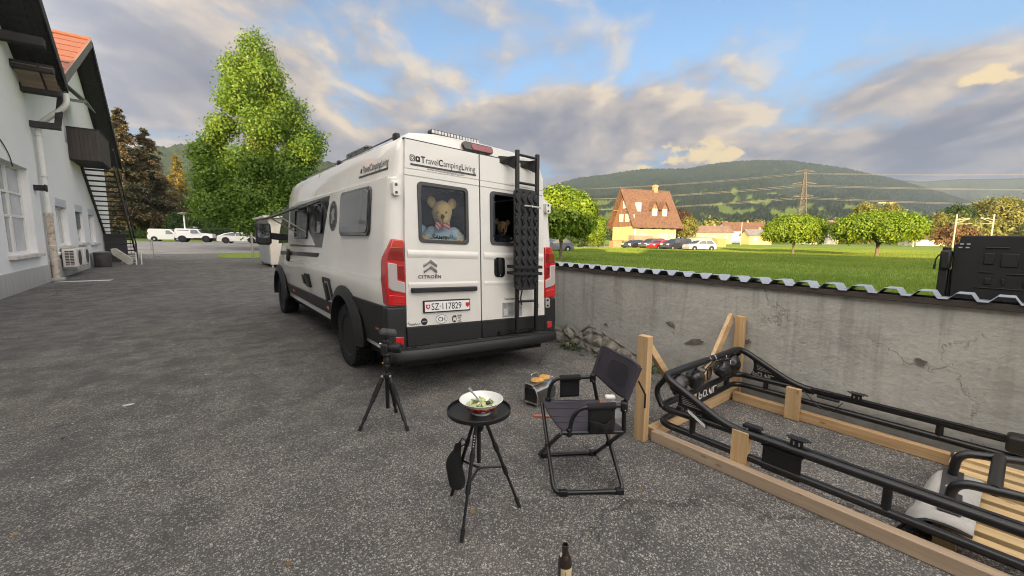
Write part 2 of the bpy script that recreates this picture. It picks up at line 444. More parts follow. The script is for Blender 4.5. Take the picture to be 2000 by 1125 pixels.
def np_mesh(name, V, Fidx, ma, parent=None):
    """fast mesh from numpy arrays; Fidx (m,k) faces all of k corners"""
    me = bpy.data.meshes.new(name); k_ = Fidx.shape[1]; m_ = len(Fidx)
    me.vertices.add(len(V)); me.vertices.foreach_set('co', V.astype(np.float32).ravel())
    me.loops.add(m_ * k_); me.loops.foreach_set('vertex_index', Fidx.astype(np.int32).ravel())
    me.polygons.add(m_); me.polygons.foreach_set('loop_start', (np.arange(m_) * k_).astype(np.int32))
    me.update(calc_edges=True)
    return finish(name, me, ma, parent)
def copy_tree(o, parent=None):
    c = o.copy(); scene.collection.objects.link(c)
    if parent is not None: c.parent = parent
    for ch in list(o.children): copy_tree(ch, c)
    return c
scene.cycles.use_denoising = True
scene.cycles.use_adaptive_sampling = True
scene.cycles.adaptive_threshold = 0.008
scene.cycles.filter_width = 1.05

def cut(o, cutters):
    """subtract the shapes in cutters (a list of MB) from o, for good"""
    for c in cutters:
        me = bpy.data.meshes.new('c'); og = ORG.get(o.name, Vector((0, 0, 0)))
        me.from_pydata([(p[0] - og[0], p[1] - og[1], p[2] - og[2]) for p in c.v], [], c.f); me.update()
        bm = bmesh.new(); bm.from_mesh(me); bmesh.ops.recalc_face_normals(bm, faces=bm.faces); bm.to_mesh(me); bm.free()
        co = bpy.data.objects.new('c', me); scene.collection.objects.link(co); co.matrix_world = Matrix.Identity(4)
        par = o.parent; loc = o.location.copy(); o.parent = None; o.location = (0, 0, 0)
        md = o.modifiers.new('b', 'BOOLEAN'); md.operation = 'DIFFERENCE'; md.object = co; md.solver = 'EXACT'
        dg = bpy.context.evaluated_depsgraph_get(); nm = bpy.data.meshes.new_from_object(o.evaluated_get(dg))
        o.modifiers.remove(md); old = o.data; o.data = nm; nm.name = old.name
        bpy.data.objects.remove(co); bpy.data.meshes.remove(me)
        o.parent = par; o.location = loc
    return o

# ---------------------------------------------------------------- ground, yard, field
ASPH = mat_asphalt()
def mat_field():
    ma, k, b = mat_nodes('meadow_grass')
    co = k.n('ShaderNodeTexCoord').outputs['Object']
    n1 = k.noise(co, .045, 5, .6); n2 = k.noise(co, 1.6, 6, .7); n3 = k.noise(k.n('ShaderNodeMapping', {'Vector': co, 'Rotation': (0, 0, R(52)), 'Scale': (.02, .5, 1)}).outputs[0], 1., 3, .5)
    c = k.ramp(k.math('ADD', k.math('MULTIPLY', n1, .5), k.math('MULTIPLY', n2, .5)), [(.3, (.095, .155, .026)), (.5, (.140, .210, .034)), (.72, (.200, .255, .052))])
    c = k.mix(k.math('MULTIPLY', k.smooth(n3, .45, .65), .35), c, (.155, .190, .035))
    k.put(b.inputs['Base Color'], c); b.inputs['Roughness'].default_value = .8; b.inputs['Specular IOR Level'].default_value = .15
    k.put(b.inputs['Normal'], k.n('ShaderNodeBump', {'Strength': .9, 'Distance': .12, 'Height': k.noise(co, 5.5, 5, .7)}))
    return ma
FIELD = mat_field()
def sheet(name, x0, y0, x1, y1, z, ma, nx=1, ny=1, zf=None):
    mb = MB(); vs = []; fs = []
    for j in range(ny + 1):
        for i in range(nx + 1):
            x = x0 + (x1 - x0) * i / nx; y = y0 + (y1 - y0) * j / ny; vs.append((x, y, z + (zf(x, y) if zf else 0)))
    for j in range(ny):
        for i in range(nx): a = j * (nx + 1) + i; fs.append((a, a + 1, a + nx + 2, a + nx + 1))
    mb.add(vs, fs)
    return struct(mb.build(name, ma))
def sstep(a, b, x):
    t = min(1, max(0, (x - a) / (b - a))); return t * t * (3 - 2 * t)
def lotz(x, y): return .45 * sstep(40, 60, y) + .75 * sstep(76, 106, y) + .8 * sstep(110, 170, y)
# valley floor, reaching the horizon
sheet('ground', -9000, -9000, 15000, 15000, -.012, FIELD)
sheet('asphalt_yard', -3.4, -9, 4.2, 41, 0, ASPH)
lot_mat = M('lot_gravel', (.20, .195, .185), .9, var=.3, vscale=.8, bump=.4, bscale=40)
sheet('parking_lot', -60, 41, 15, 76, 0, lot_mat, 37, 24, lotz)
verge_mat = FIELD
sheet('park_lawn', -60, 76, 20, 220, .004, verge_mat, 16, 40, lotz)
MBv = MB(); pts = [(2.0, 32.2), (2.7, 31.5), (4.3, 31.2), (4.4, 41), (3.4, 41.2), (1.9, 38.5), (1.6, 34.5)]
MBv.add([(x, y, .012) for x, y in pts], [tuple(range(len(pts)))]); struct(MBv.build('grass_verge', FIELD))

# blades for the meadow beyond the wall
def grass_blades(name, zones, ma, seed=3, label=None):
    g = np.random.default_rng(seed); V = []; 
    for (n, xr, yr, h, w, z0) in zones:
        x = g.uniform(*xr, n); y = g.uniform(*yr, n); a = g.uniform(0, 2 * np.pi, n); hh = h * g.uniform(.5, 1.25, n); ww = w * g.uniform(.6, 1.3, n)
        lean = g.uniform(-.5, .5, (n, 2)) * hh[:, None]
        z = np.zeros(n) + z0
        p = np.stack([np.stack([x - np.cos(a) * ww, y - np.sin(a) * ww, z], -1), np.stack([x + np.cos(a) * ww, y + np.sin(a) * ww, z], -1), np.stack([x + lean[:, 0], y + lean[:, 1], z + hh], -1)], 1)
        V.append(p)
    V = np.concatenate(V).reshape(-1, 3); F = np.arange(len(V)).reshape(-1, 3)
    o = np_mesh(name, V, F, ma); return stuff(o, label, 'grass')
GRASSM = mat_leaf('grass_blade', [(.085, .145, .022), (.135, .205, .030), (.185, .250, .045), (.24, .265, .070)], .4, .6, .12)
grass_blades('meadow_grass', [(70000, (4.7, 22), (-3, 22), .12, .010, -.01), (80000, (14, 46), (-4, 36), .13, .022, -.01), (60000, (30, 52), (0, 46), .15, .05, -.01), (130000, (48, 95), (-2, 40), .15, .06, -.01)], GRASSM, label='short green meadow grass beyond the grey wall')

# ---------------------------------------------------------------- grey boundary wall with corrugated capping
WALLM = mat_concrete_wall()
WU = 4.17
wall = thing('boundary_wall', 'grey rendered yard wall with cracked plaster under corrugated sheeting', 'wall', (WU, 3, 0))
mb = MB(); nv_, nz_ = 130, 14; g_ = random.Random(4); vs = []; fs = []
for j in range(nz_ + 1):
    for i in range(nv_ + 1):
        v = -9 + 41 * i / nv_; z = -.02 + 1.07 * j / nz_
        w = .012 * mnoise.noise(Vector((v * 1.3, z * 2.2, 3))) + .006 * mnoise.noise(Vector((v * 6, z * 6, 9)))
        vs.append((WU + w, v, z))
for j in range(nz_):
    for i in range(nv_): a = j * (nv_ + 1) + i; fs.append((a, a + nv_ + 1, a + nv_ + 2, a + 1))
mb.add(vs, fs); mb.bb((WU + .03, -9, -.02), (WU + .22, 32, 1.048)); mb.build('wall_face', WALLM, wall, smooth=60)
DARKWOOD = mat_wood('dark_plank', (.060, .047, .038), (.030, .024, .020), 1, .6, .75)
v0 = -9.
while v0 < 32:
    L = 4.05; b = MB(); b.bb((WU - .035, v0 + .004, 1.052), (WU + .16, min(32, v0 + L) - .004, 1.098)); b.build('capping_board', DARKWOOD, wall, bevel=.004); v0 += L
SHEETM = M('galvanised_sheet', (.31, .35, .39), .45, .3, var=.10, vscale=3, dirt=(.36, .37, .37), dscale=5, damt=.35)
SHEETD = M('sheet_underside', (.10, .105, .11), .6)
per = .187; prof = [(0, 0), (.050, 0), (.078, .045), (.150, .045), (.178, 0)]
v0 = -9.02
def corr(v0, n, z0):
    line = [(v0 + i * per + a, z0 + b_) for i in range(n) for a, b_ in prof[:4]] + [(v0 + n * per, z0)]
    mb = MB(); m_ = len(line); vs = []
    for (u, dz) in ((WU - .05, 0), (WU + .20, -.006)):
        vs += [(u, v, z + dz) for v, z in line]
    for (u, dz) in ((WU - .05, 0), (WU + .20, -.006)):
        vs += [(u, v, z + dz - .0035) for v, z in line]
    fs = []
    for i in range(m_ - 1):
        fs += [(i, i + 1, m_ + i + 1, m_ + i), (2 * m_ + i, 3 * m_ + i, 3 * m_ + i + 1, 2 * m_ + i + 1), (i, 2 * m_ + i, 2 * m_ + i + 1, i + 1), (m_ + i, m_ + i + 1, 3 * m_ + i + 1, 3 * m_ + i)]
    return mb.add(vs, fs)
k_ = 0
while v0 < 31.5:
    n = 12; corr(v0, n, 1.102 + .0045 * (k_ % 2)).build('corrugated_sheet', SHEETM, wall); v0 += n * per - per * .42; v0 = round(v0, 4); k_ += 1
    v0 += per * .42
# rubble where the render has fallen off at the foot of the wall
RUB = M('rubble_stone', (.27, .25, .21), .95, var=.45, vscale=9, bump=1., bscale=22, dirt=(.055, .055, .035), dscale=7, damt=.7)
def stone(c, d, seed, name='rubble_stone', ma=None, parent=None):
    s = MB().ico(c, 1, 2, d, Matrix.Rotation(seed * 1.7, 3, 'X'), .0, seed)
    s.v = [tuple(Vector(c) + (Vector(p) - Vector(c)) * (1 + .32 * mnoise.noise(Vector(p) * 9 + Vector((seed * 3.1, 0, 0))) + .14 * mnoise.noise(Vector(p) * 26))) for p in s.v]
    return s.build(name, ma or RUB, parent, smooth=28)
lip = [(5.1, .22), (4.62, .30), (4.42, .285), (4.22, .20), (4.08, .16), (3.98, .27), (3.86, .24), (3.76, .18), (3.66, .26), (3.56, .335), (3.42, .315), (3.24, .255), (3.08, .20), (2.94, .16), (2.80, .10), (2.66, .02)]
def lipz(v):
    for (a, za), (b_, zb) in zip(lip, lip[1:]):
        if b_ <= v <= a: return zb + (za - zb) * (v - b_) / (a - b_)
    return 0.02
mb = MB(); vs = []; fs = []; na, nb2 = 150, 22
for i in range(na + 1):
    v = 5.1 - 2.44 * i / na; zt = lipz(v) + .012 * mnoise.noise(Vector((v * 14, 2, 0)))
    for j in range(nb2 + 1):
        t = j / nb2; z = -.02 + (zt + .02) * t; p = Vector((v * 5.2, z * 6.5, 1.7)); c = mnoise.voronoi(p)[0]
        h = .055 * min(1, (c[1] - c[0]) * 2.2) + .030 * mnoise.noise(Vector((v * 3, z * 4, 5))) + .014 * mnoise.noise(Vector((v * 17, z * 19, 1))) + .008 * mnoise.noise(Vector((v * 45, z * 45, 8)))
        vs.append((WU - .008 - (.012 + h + .045 * (1 - t) ** 2) * math.sin(math.pi * min(1, max(0, .10 + .86 * (1 - t)))) ** .5, v, z))
for i in range(na):
    for j in range(nb2): q0 = i * (nb2 + 1) + j; fs.append((q0, q0 + 1, q0 + nb2 + 2, q0 + nb2 + 1))
mb.add(vs, fs); mb.build('exposed_masonry', RUB, wall, smooth=24)
for i, (v, z, a, h) in enumerate([(4.30, .02, .10, .06), (3.86, .02, .08, .05), (3.30, .015, .06, .04), (2.95, .01, .05, .03)]):
    stone((WU - .10 - .01 * (i % 2), v, z), (.05, a * .72, h * .85), i + 1, parent=wall)
PLEDGE = M('broken_render', (.20, .198, .18), .95, var=.25, vscale=14, bump=.8, bscale=40)
mb = MB()
for i in range(len(lip) - 1):
    a, b_ = lip[i], lip[i + 1]; n = 5
    for j in range(n):
        t0, t1 = j / n, (j + 1) / n
        p = [(a[0] + (b_[0] - a[0]) * t, a[1] + (b_[1] - a[1]) * t + .018 * mnoise.noise(Vector(((a[0] + (b_[0] - a[0]) * t) * 14, i, 0)))) for t in (t0, t1)]
        mb.add([(WU - .03, p[0][0], p[0][1]), (WU - .03, p[1][0], p[1][1]), (WU - .004, p[1][0], p[1][1] + .035), (WU - .004, p[0][0], p[0][1] + .035), (WU + .02, p[0][0], p[0][1] - .01), (WU + .02, p[1][0], p[1][1] - .01)], [(0, 1, 2, 3), (0, 4, 5, 1), (3, 2, 5, 4)])
mb.build('plaster_edge', PLEDGE, wall)
CHIP = M('missing_render', (.14, .13, .112), .95, var=.4, vscale=16, bump=1., bscale=40)
for (v, z, a, h, rz) in [(2.40, .56, .05, .022, .2), (2.12, .42, .10, .022, -.35), (1.62, .52, .06, .020, -.6), (3.30, .40, .03, .012, 0), (.42, .62, .03, .03, 0)]:
    p = [(a * math.cos(t) * (1 + .35 * math.sin(3 * t + v)), h * math.sin(t) * (1 + .4 * math.cos(2 * t + z * 9))) for t in [2 * math.pi * q / 14 for q in range(14)]]
    MB().prism(p, 0, .008, lambda x, y, d: (WU - .018 + d, v + x * math.cos(rz) - y * math.sin(rz), z + x * math.sin(rz) + y * math.cos(rz))).build('plaster_hole', CHIP, wall)

# ---------------------------------------------------------------- white gabled buildings on the left
STUC = mat_white_stucco('white_stucco', (.81, .81, .80))
PLIN = mat_white_stucco('plinth_render', (.44, .44, .42), (.26, .25, .22))
SOFF = mat_wood('dark_soffit', (.040, .038, .040), (.022, .021, .022), 0, .5, .8)
BARGE = mat_wood('barge_wood', (.14, .12, .105), (.07, .06, .05), 0, .5, .8, .3)
ORG_ = M('orange_roof_sheet', (.225, .080, .042), .65, 0, var=.18, vscale=6, bump=.2, bscale=30)
DROOF = M('dark_roof_tile', (.055, .050, .048), .8, var=.3, vscale=3, bump=.5, bscale=20)
WFRAME = M('white_frame_paint', (.72, .71, .68), .5, var=.05, vscale=4)
PANE = M('window_pane_dim', (.34, .36, .38), .08, spec=.6, var=.25, vscale=1.2)
SILLM = M('sill_stone', (.55, .53, .48), .85, var=.2, vscale=6, bump=.3)
PIPEM = M('white_pipe', (.68, .68, .65), .5, var=.08, vscale=3, dirt=(.42, .38, .32), damt=.4)
RUSTY = M('rusty_pipe', (.52, .46, .38), .7, var=.2, vscale=4, dirt=(.24, .12, .05), dscale=11, damt=.9, bump=.4, bscale=50)
WALLU = -3.4
def gable_wall(name, pts, parent, cuts=(), t=.36):
    mb = MB(); mb.prism(pts, 0, t, lambda x, y, d: (WALLU - d, x, y)); o = mb.build(name, STUC, parent)
    if cuts: cut(o, [MB().bb((WALLU + .1, a, b), (WALLU - .26, c, d)) for a, b, c, d in cuts])
    return o
def roof_slab(mb, v0, z0, v1, z1, u0, u1, t):
    n = Vector((0, -(z1 - z0), (v1 - v0))).normalized() * t
    if n.z < 0: n = -n
    a = [Vector((u, v, z)) for u in (u0, u1) for v, z in ((v0, z0), (v1, z1))]
    mb.add([a[0], a[1], a[3], a[2], a[0] + n, a[1] + n, a[3] + n, a[2] + n], [(0, 1, 2, 3), (4, 7, 6, 5), (0, 4, 5, 1), (2, 6, 7, 3), (1, 5, 6, 2), (0, 3, 7, 4)])
OV = -2.55
nb = thing('white_workshop', 'long white rendered building with dark gable overhang at left', 'building', (WALLU, 12, 0))
gable_wall('wall', [(-60, -.02), (18.8, -.02), (18.8, 5.75), (12.8, 9.7), (6.8, 5.75), (-60, 5.75)], nb, [(15.45, .93, 17.95, 3.30)])
mb = MB(); mb.bb((WALLU - .36, -60, -.02), (-22, -59.7, 5.6)); mb.bb((-22, -60, -.02), (-21.7, 18.8, 5.6)); mb.build('rear_wall', STUC, nb)
mb = MB(); mb.bb((WALLU, -9, -.015), (WALLU + .035, 18.9, .53)); mb.build('plinth', PLIN, nb, bevel=.012)
# near gable: two roof slopes, dark boards beneath
mb = MB(); roof_slab(mb, 18.8, 5.95, 12.8, 9.95, OV, -16, .10); roof_slab(mb, 6.8, 5.95, 12.8, 9.95, OV, -16, .10); mb.build('roof', DROOF, nb)
for (va, za, vb, zb) in ((18.8, 5.80, 12.8, 9.80), (6.8, 5.80, 12.8, 9.80)):
    nbd = 6
    for i in range(nbd):
        u0 = OV - .02 - (.84 / nbd) * i; mb = MB(); roof_slab(mb, va, za, vb, zb, u0, u0 - .84 / nbd + .006, .045); mb.build('soffit_board', SOFF, nb)
    mb = MB(); roof_slab(mb, va, za - .06, vb, zb - .06, OV + .03, OV, .30); mb.build('barge_board', BARGE if va < 9 else SOFF, nb)
# unseen long hall added behind: ridge heights shaped for its shadow on the field
mb = MB()
for (y0, y1, rh) in ((-60, -14, 12.2), (-13.9, 6.8, 9.4)):
    for (ua, za, ub, zb) in ((WALLU + .6, 5.6, -12.6, rh), (-22, 5.6, -12.6, rh)):
        q = [Vector((ua, y0, za)), Vector((ua, y1, za)), Vector((ub, y1, zb)), Vector((ub, y0, zb))]; n = Vector((0, 0, .15))
        mb.add(q + [p + n for p in q], [(0, 1, 2, 3), (4, 7, 6, 5), (0, 4, 5, 1), (2, 6, 7, 3), (1, 5, 6, 2), (0, 3, 7, 4)])
mb.add([(-21.9, -14, 5.5), (WALLU, -14, 5.5), (-12.6, -14, 12.1), (-21.9, -14.3, 5.5), (WALLU, -14.3, 5.5), (-12.6, -14.3, 12.1)], [(0, 1, 2), (3, 5, 4), (0, 3, 4, 1), (1, 4, 5, 2), (0, 2, 5, 3)])
mb.add([(-22, -59.9, 5.5), (WALLU, -59.9, 5.5), (-12.6, -59.9, 11.9), (-22, -59.6, 5.5), (WALLU, -59.6, 5.5), (-12.6, -59.6, 11.9)], [(0, 1, 2), (3, 5, 4)])
mb.build('shade_hall_roof', DROOF, nb)
# purlin ends and infill under the overhang
for (v, z, h) in ((16.9, 6.82, .22), (18.35, 5.92, .24), (17.65, 6.36, .20)):
    MB().bb((WALLU + .001, v - .13, z - .42), (OV - .05, v + .13, z - .42 + h)).build('purlin', SOFF, nb, bevel=.01)
PLY = mat_wood('ply_infill', (.24, .18, .13), (.15, .11, .08), 0, .4)
mb = MB(); roof_slab(mb, 17.5, 6.05, 18.2, 5.62, WALLU + .05, OV - .35, .02); mb.build('ply_panel', PLY, nb)
mb = MB(); roof_slab(mb, 17.5, 6.05, 18.2, 5.62, OV - .30, OV - .06, .02); mb.build('ply_panel', PLY, nb)
mb = MB(); mb.bb((WALLU + .002, 18.72, 4.62), (OV - .22, 18.92, 4.80)); mb.bar((OV - .28, 18.82, 4.75), (OV - .12, 18.82, 5.75), .14, .14, (0, 1, 0)); mb.build('bracket', SOFF, nb, bevel=.01)
# downpipe
mb = MB(); P = fillet([(OV - .02, 18.75, 5.72), (OV - .02, 18.75, 5.38), (WALLU + .13, 18.95, 4.72), (WALLU + .13, 18.95, 2.05)], .18, 5); mb.tube(P, .075, 14)
mb.build('downpipe', PIPEM, nb, smooth=50)
mb = MB(); mb.tube([(WALLU + .13, 18.95, 2.10), (WALLU + .13, 18.95, .10)], .088, 14); mb.lathe([(.10, 2.02), (.10, 2.12)], 14, (WALLU + .13, 18.95, 0)); mb.build('lower_downpipe', RUSTY, nb, smooth=50)
mb = MB(); mb.box((WALLU + .16, 18.95, .05), (.30, .34, .10)); mb.build('drain_collar', PLIN, nb, bevel=.02)
for z in (4.4, 3.2, 1.1): MB().lathe([(.082, z), (.095, z + .005), (.095, z + .035), (.082, z + .04)], 14, (WALLU + .13, 18.95, 0)).build('pipe_clip', PIPEM, nb, smooth=40)
BLACK = M('black_metal', (.008, .008, .0085), .45)
mb = MB(); mb.bb((WALLU, 18.30, 2.74), (WALLU + .22, 18.46, 2.90)); mb.bb((WALLU + .22, 18.28, 2.72), (WALLU + .26, 18.48, 2.92)); mb.build('wall_lamp', BLACK, nb, bevel=.01)
CABLE = M('cable_black', (.02, .02, .02), .5)
def window_in(parent, v0, z0, v1, z1, cols, rows, depth=.20, fw=.07, shutter=None, sill=True, u=WALLU):
    """rows: list of heights (fractions) from bottom; frame, bars, one pane per light"""
    f = MB(); d0, d1 = u - depth, u - depth + .06
    f.ring([(v0, z0), (v1, z0), (v1, z1), (v0, z1)], [(v0 + fw, z0 + fw), (v1 - fw, z0 + fw), (v1 - fw, z1 - fw), (v0 + fw, z1 - fw)], d0, d1, lambda x, y, d: (d, x, y))
    iv0, iv1, iz0, iz1 = v0 + fw, v1 - fw, z0 + fw, z1 - fw
    zs = [iz0 + (iz1 - iz0) * r for r in rows]
    for c in range(1, cols): vv = iv0 + (iv1 - iv0) * c / cols; f.bb((d0 + .003, vv - .045, iz0), (d1 + .01, vv + .045, iz1))
    for z in zs: f.bb((d0 + .006, iv0, z - .03), (d1 - .004, iv1, z + .03))
    fo = f.build('window', WFRAME, parent)
    for c in range(cols):
        for a, b_ in zip([iz0] + zs, zs + [iz1]):
            MB().bb((d0 + .012, iv0 + (iv1 - iv0) * c / cols, a), (d0 + .02, iv0 + (iv1 - iv0) * (c + 1) / cols, b_)).build('pane', PANE, fo)
    if sill: MB().bb((u - depth - .02, v0 - .10, z0 - .10), (u + .13, v1 + .10, z0 - .002)).build('sill', SILLM, fo, bevel=.012)
    return fo
window_in(nb, 15.45, .93, 17.95, 3.30, 2, (.42, .70), .22)
mb = MB(); mb.tube(fillet([(WALLU + .02, 14.6, 4.0), (WALLU + .02, 15.9, 3.75), (WALLU + .02, 16.4, 3.45), (WALLU + .015, 16.55, 3.2)], .6, 5), .012, 6); mb.build('wall_cable', CABLE, nb, smooth=60)

h2 = thing('white_gable_house', 'white gabled house with orange roof, timber balcony and outside stair', 'building', (WALLU, 25, 0))
w2 = [(20.65, 1.07, 22.35, 2.70), (23.85, 1.12, 25.35, 2.65), (26.65, 1.07, 28.15, 2.62)]
VE = 33.3
OV2 = -2.70
gable_wall('wall', [(18.8, -.02), (VE, -.02), (VE, 5.6), (26.8, 9.7), (18.8, 5.75)], h2, w2 + [(23.6, 5.0, 24.6, 7.3)])
mb = MB(); mb.bb((WALLU - .36, VE - .3, -.02), (-15, VE, 5.6)); mb.build('side_wall', STUC, h2)
mb = MB(); mb.bb((WALLU, 18.9, -.015), (WALLU + .03, VE, .62)); mb.build('plinth', PLIN, h2, bevel=.012)
mb = MB(); mb.bb((WALLU + .001, 19.1, .76), (WALLU + .05, 22.9, .86)); mb.build('pipe_cover', STUC, h2, bevel=.01)
mb = MB(); roof_slab(mb, 26.8, 9.90, 34.0, 5.45, OV2, -16, .12); mb.build('roof', DROOF, h2)
mb = MB(); roof_slab(mb, 18.8, 5.90, 26.8, 9.90, OV2 - .03, -16, .05); mb.build('roof_deck', SOFF, h2)
rows, cols = 8, 6
for r in range(rows):
    for c in range(cols):
        a, b_ = r / rows, (r + 1) / rows; u0 = OV2 - .04 - c * 1.25; u1 = u0 - 1.235
        v_ = lambda t: 18.8 + 8.0 * t
        z_ = lambda t: 5.90 + 4.0 * t
        mb = MB(); roof_slab(mb, v_(a), z_(a) + .075, v_(b_) + .02, z_(b_) + .055, u0, u1, .018)
        mb.build('roof_panel', ORG_, h2)
for c in range(cols + 1):
    mb = MB(); u0 = OV2 - .035 - c * 1.25; roof_slab(mb, 18.8, 5.98, 26.8, 9.98, u0 + .03, u0 - .03, .07); mb.build('roof_seam', ORG_, h2)
mb = MB(); mb.tube([(OV2, 26.8, 10.02), (-16, 26.8, 10.02)], .09, 8); mb.build('ridge_cap', ORG_, h2, smooth=50)
for i in range(7):
    u0 = OV2 - .02 - .10 * i
    mb = MB(); roof_slab(mb, 26.8, 9.76, 33.95, 5.34, u0, u0 - .095, .04); mb.build('soffit_board', SOFF, h2)
mb = MB(); roof_slab(mb, 26.8, 9.70, 34.05, 5.22, OV2 + .03, OV2, .32); mb.build('barge_board', SOFF, h2)
mb = MB(); roof_slab(mb, 18.75, 5.72, 26.8, 9.72, OV2 + .03, OV2, .30); mb.build('barge_board', BARGE, h2)
for i, (v0, z0, v1, z1) in enumerate(w2):
    fo = window_in(h2, v0, z0, v1, z1 - .28, 2, (), .18, .06, sill=True)
    b = MB(); b.bb((WALLU - .20, v0, z1 - .28), (WALLU + .012, v1, z1)); b.build('shutter_box', M('shutter_box_grey', (.52, .55, .58), .6, var=.05), fo, bevel=.008)
    if i == 1:
        for q in range(12): z = z1 - .28 - .055 * (q + 1); MB().bb((WALLU - .10, v0 + .03, z), (WALLU - .085, v1 - .03, z + .050)).build('shutter_slat', M('shutter_grey', (.16, .17, .18), .6), fo)
# balcony, door recess, canopy
BALC = mat_wood('balcony_wood', (.060, .048, .042), (.030, .025, .022), 2, .5, .7)
for q in range(8):
    u0 = -3.39 + q * .117; MB().bb((u0, 23.92, 4.42), (u0 + .112, 23.96, 5.62)).build('balcony_board', BALC, h2)
for q in range(18):
    v0 = 23.97 + q * .145; MB().bb((-2.50, v0, 4.42), (-2.46, v0 + .14, 5.62)).build('balcony_board', BALC, h2)
mb = MB(); mb.bb((-3.39, 23.97, 4.40), (-2.51, 26.5, 4.48)); mb.build('balcony_floor', SOFF, h2)
mb = MB(); mb.bb((-3.39, 23.90, 5.622), (-2.44, 23.98, 5.665)); mb.bb((-2.52, 23.985, 5.622), (-2.44, 26.6, 5.665)); mb.build('balcony_rail', SOFF, h2)
CAN = M('canopy_sheet', (.16, .18, .15), .6, var=.2, vscale=3)
mb = MB(); mb.add([(WALLU, 23.3, 7.35), (WALLU, 25.2, 7.35), (OV2 + .06, 25.2, 6.55), (OV2 + .06, 23.3, 6.55), (WALLU, 23.3, 7.40), (WALLU, 25.2, 7.40), (OV2 + .06, 25.2, 6.60), (OV2 + .06, 23.3, 6.60)], [(0, 1, 2, 3), (4, 7, 6, 5), (0, 4, 5, 1), (2, 6, 7, 3), (1, 5, 6, 2), (0, 3, 7, 4)])
mb.bb((WALLU + .01, 23.3, 6.5), (OV2 + .04, 23.36, 6.6)); mb.build('canopy', CAN, h2)
MB().bb((WALLU - .25, 23.6, 5.0), (WALLU - .22, 24.6, 7.3)).build('balcony_door', M('door_grey', (.40, .40, .38), .6, var=.1), h2)
# open outside stair running down along the wall
STAIR = mat_wood('stair_wood', (.050, .042, .038), (.026, .022, .020), 0, .5, .8)
ns = 21
for q in range(ns):
    t = (q + .5) / ns; v = 26.3 + 6.6 * t; z = 4.40 - 4.40 * t
    MB().bb((-3.34, v - .16, z), (-2.36, v + .16, z + .05)).build('stair_tread', STAIR, h2)
for u in (-2.34, -3.37):
    mb = MB(); mb.bar((u, 26.2, 4.42), (u, 33.0, -.02), .05, .28, (1, 0, 0) if False else (0, 0, 1)); mb.build('stair_stringer', STAIR, h2)
mb = MB(); mb.bar((-2.34, 26.5, 5.3), (-2.34, 33.0, .95), .05, .10); mb.bar((-2.34, 32.95, 0), (-2.34, 32.95, .98), .08, .08); mb.bar((-2.34, 29.5, 2.3), (-2.34, 29.5, 3.3), .07, .07); mb.build('stair_rail', STAIR, h2)
mb = MB(); mb.bb((-3.36, 30.2, 0), (-2.5, 30.3, 1.5)); mb.build('stair_panel', SOFF, h2)

# air conditioners on the wall
ACM = M('ac_casing', (.62, .60, .55), .55, var=.06, vscale=3, dirt=(.35, .33, .29), damt=.4)
GRIL = M('ac_grille_dark', (.05, .05, .05), .6)
for i, (v, lab) in enumerate([(20.35, 'front air conditioner with square grille low on the white wall'), (21.75, 'second air conditioner behind the first, close to the stair')]):
    t = thing('air_conditioner', lab, 'air conditioner', (-3.1, v, .3), 'outdoor air conditioners on the white wall')
    MB().bb((-3.33, v, .34), (-2.98, v + .95, .96)).build('casing', ACM, t, bevel=.02)
    g = MB().bb((-3.26, v - .006, .41), (-3.05, v - .001, .90)).build('grille', GRIL, t)
    for q in range(9): MB().bb((-3.27, v - .016, .42 + q * .053), (-3.04, v - .007, .433 + q * .053)).build('grille_bar', ACM, g)
    MB().bb((-3.16, v - .018, .41), (-3.148, v - .008, .90)).build('grille_bar', ACM, g)
    for vv in (v + .15, v + .8):
        MB().bb((WALLU, vv, .29), (-2.98, vv + .04, .335)).build('bracket', ACM, t)
    MB().lathe([(.26, 0), (.26, .012), (.03, .02)], 20, (-2.98, v + .5, .65), 'X').build('fan_guard', GRIL, t, smooth=40)
# ---------------------------------------------------------------- trees
BARK = M('bark', (.13, .10, .075), .9, var=.35, vscale=3, bump=.8, bscale=14, stretch=(1, 1, .3))
BARKP = M('bark_pale', (.27, .24, .20), .9, var=.3, vscale=3, bump=.6, bscale=14, stretch=(1, 1, .3))
LEAF_BIG = mat_leaf('leaf_sweetgum', [(.055, .115, .016), (.095, .175, .022), (.145, .235, .032), (.195, .275, .045)], .35, .45, .35)
LEAF_GLOBE = mat_leaf('leaf_globe', [(.075, .140, .012), (.130, .215, .016), (.185, .270, .022), (.245, .320, .036)], .30, .45, .9)
LEAF_DARK = mat_leaf('leaf_dark', [(.026, .052, .014), (.042, .080, .018), (.065, .105, .024)], .25, .55, .3)
LEAF_OLIVE = mat_leaf('leaf_olive', [(.125, .135, .035), (.180, .185, .050), (.23, .225, .062)], .3, .55, .2)
LEAF_CON = mat_leaf('needle_dark', [(.056, .066, .042), (.088, .088, .052), (.140, .106, .062), (.185, .118, .068)], .15, .65, .15)
LEAF_GOLD = mat_leaf('needle_gold', [(.16, .135, .034), (.22, .175, .040), (.28, .215, .050)], .2, .6, .3)
LEAF_PURP = mat_leaf('leaf_purple', [(.050, .030, .026), (.075, .044, .034), (.10, .058, .042)], .2, .6, .3)
LEAF_RED = mat_leaf('leaf_rust', [(.13, .085, .035), (.19, .11, .05), (.16, .13, .05)], .2, .6, .3)
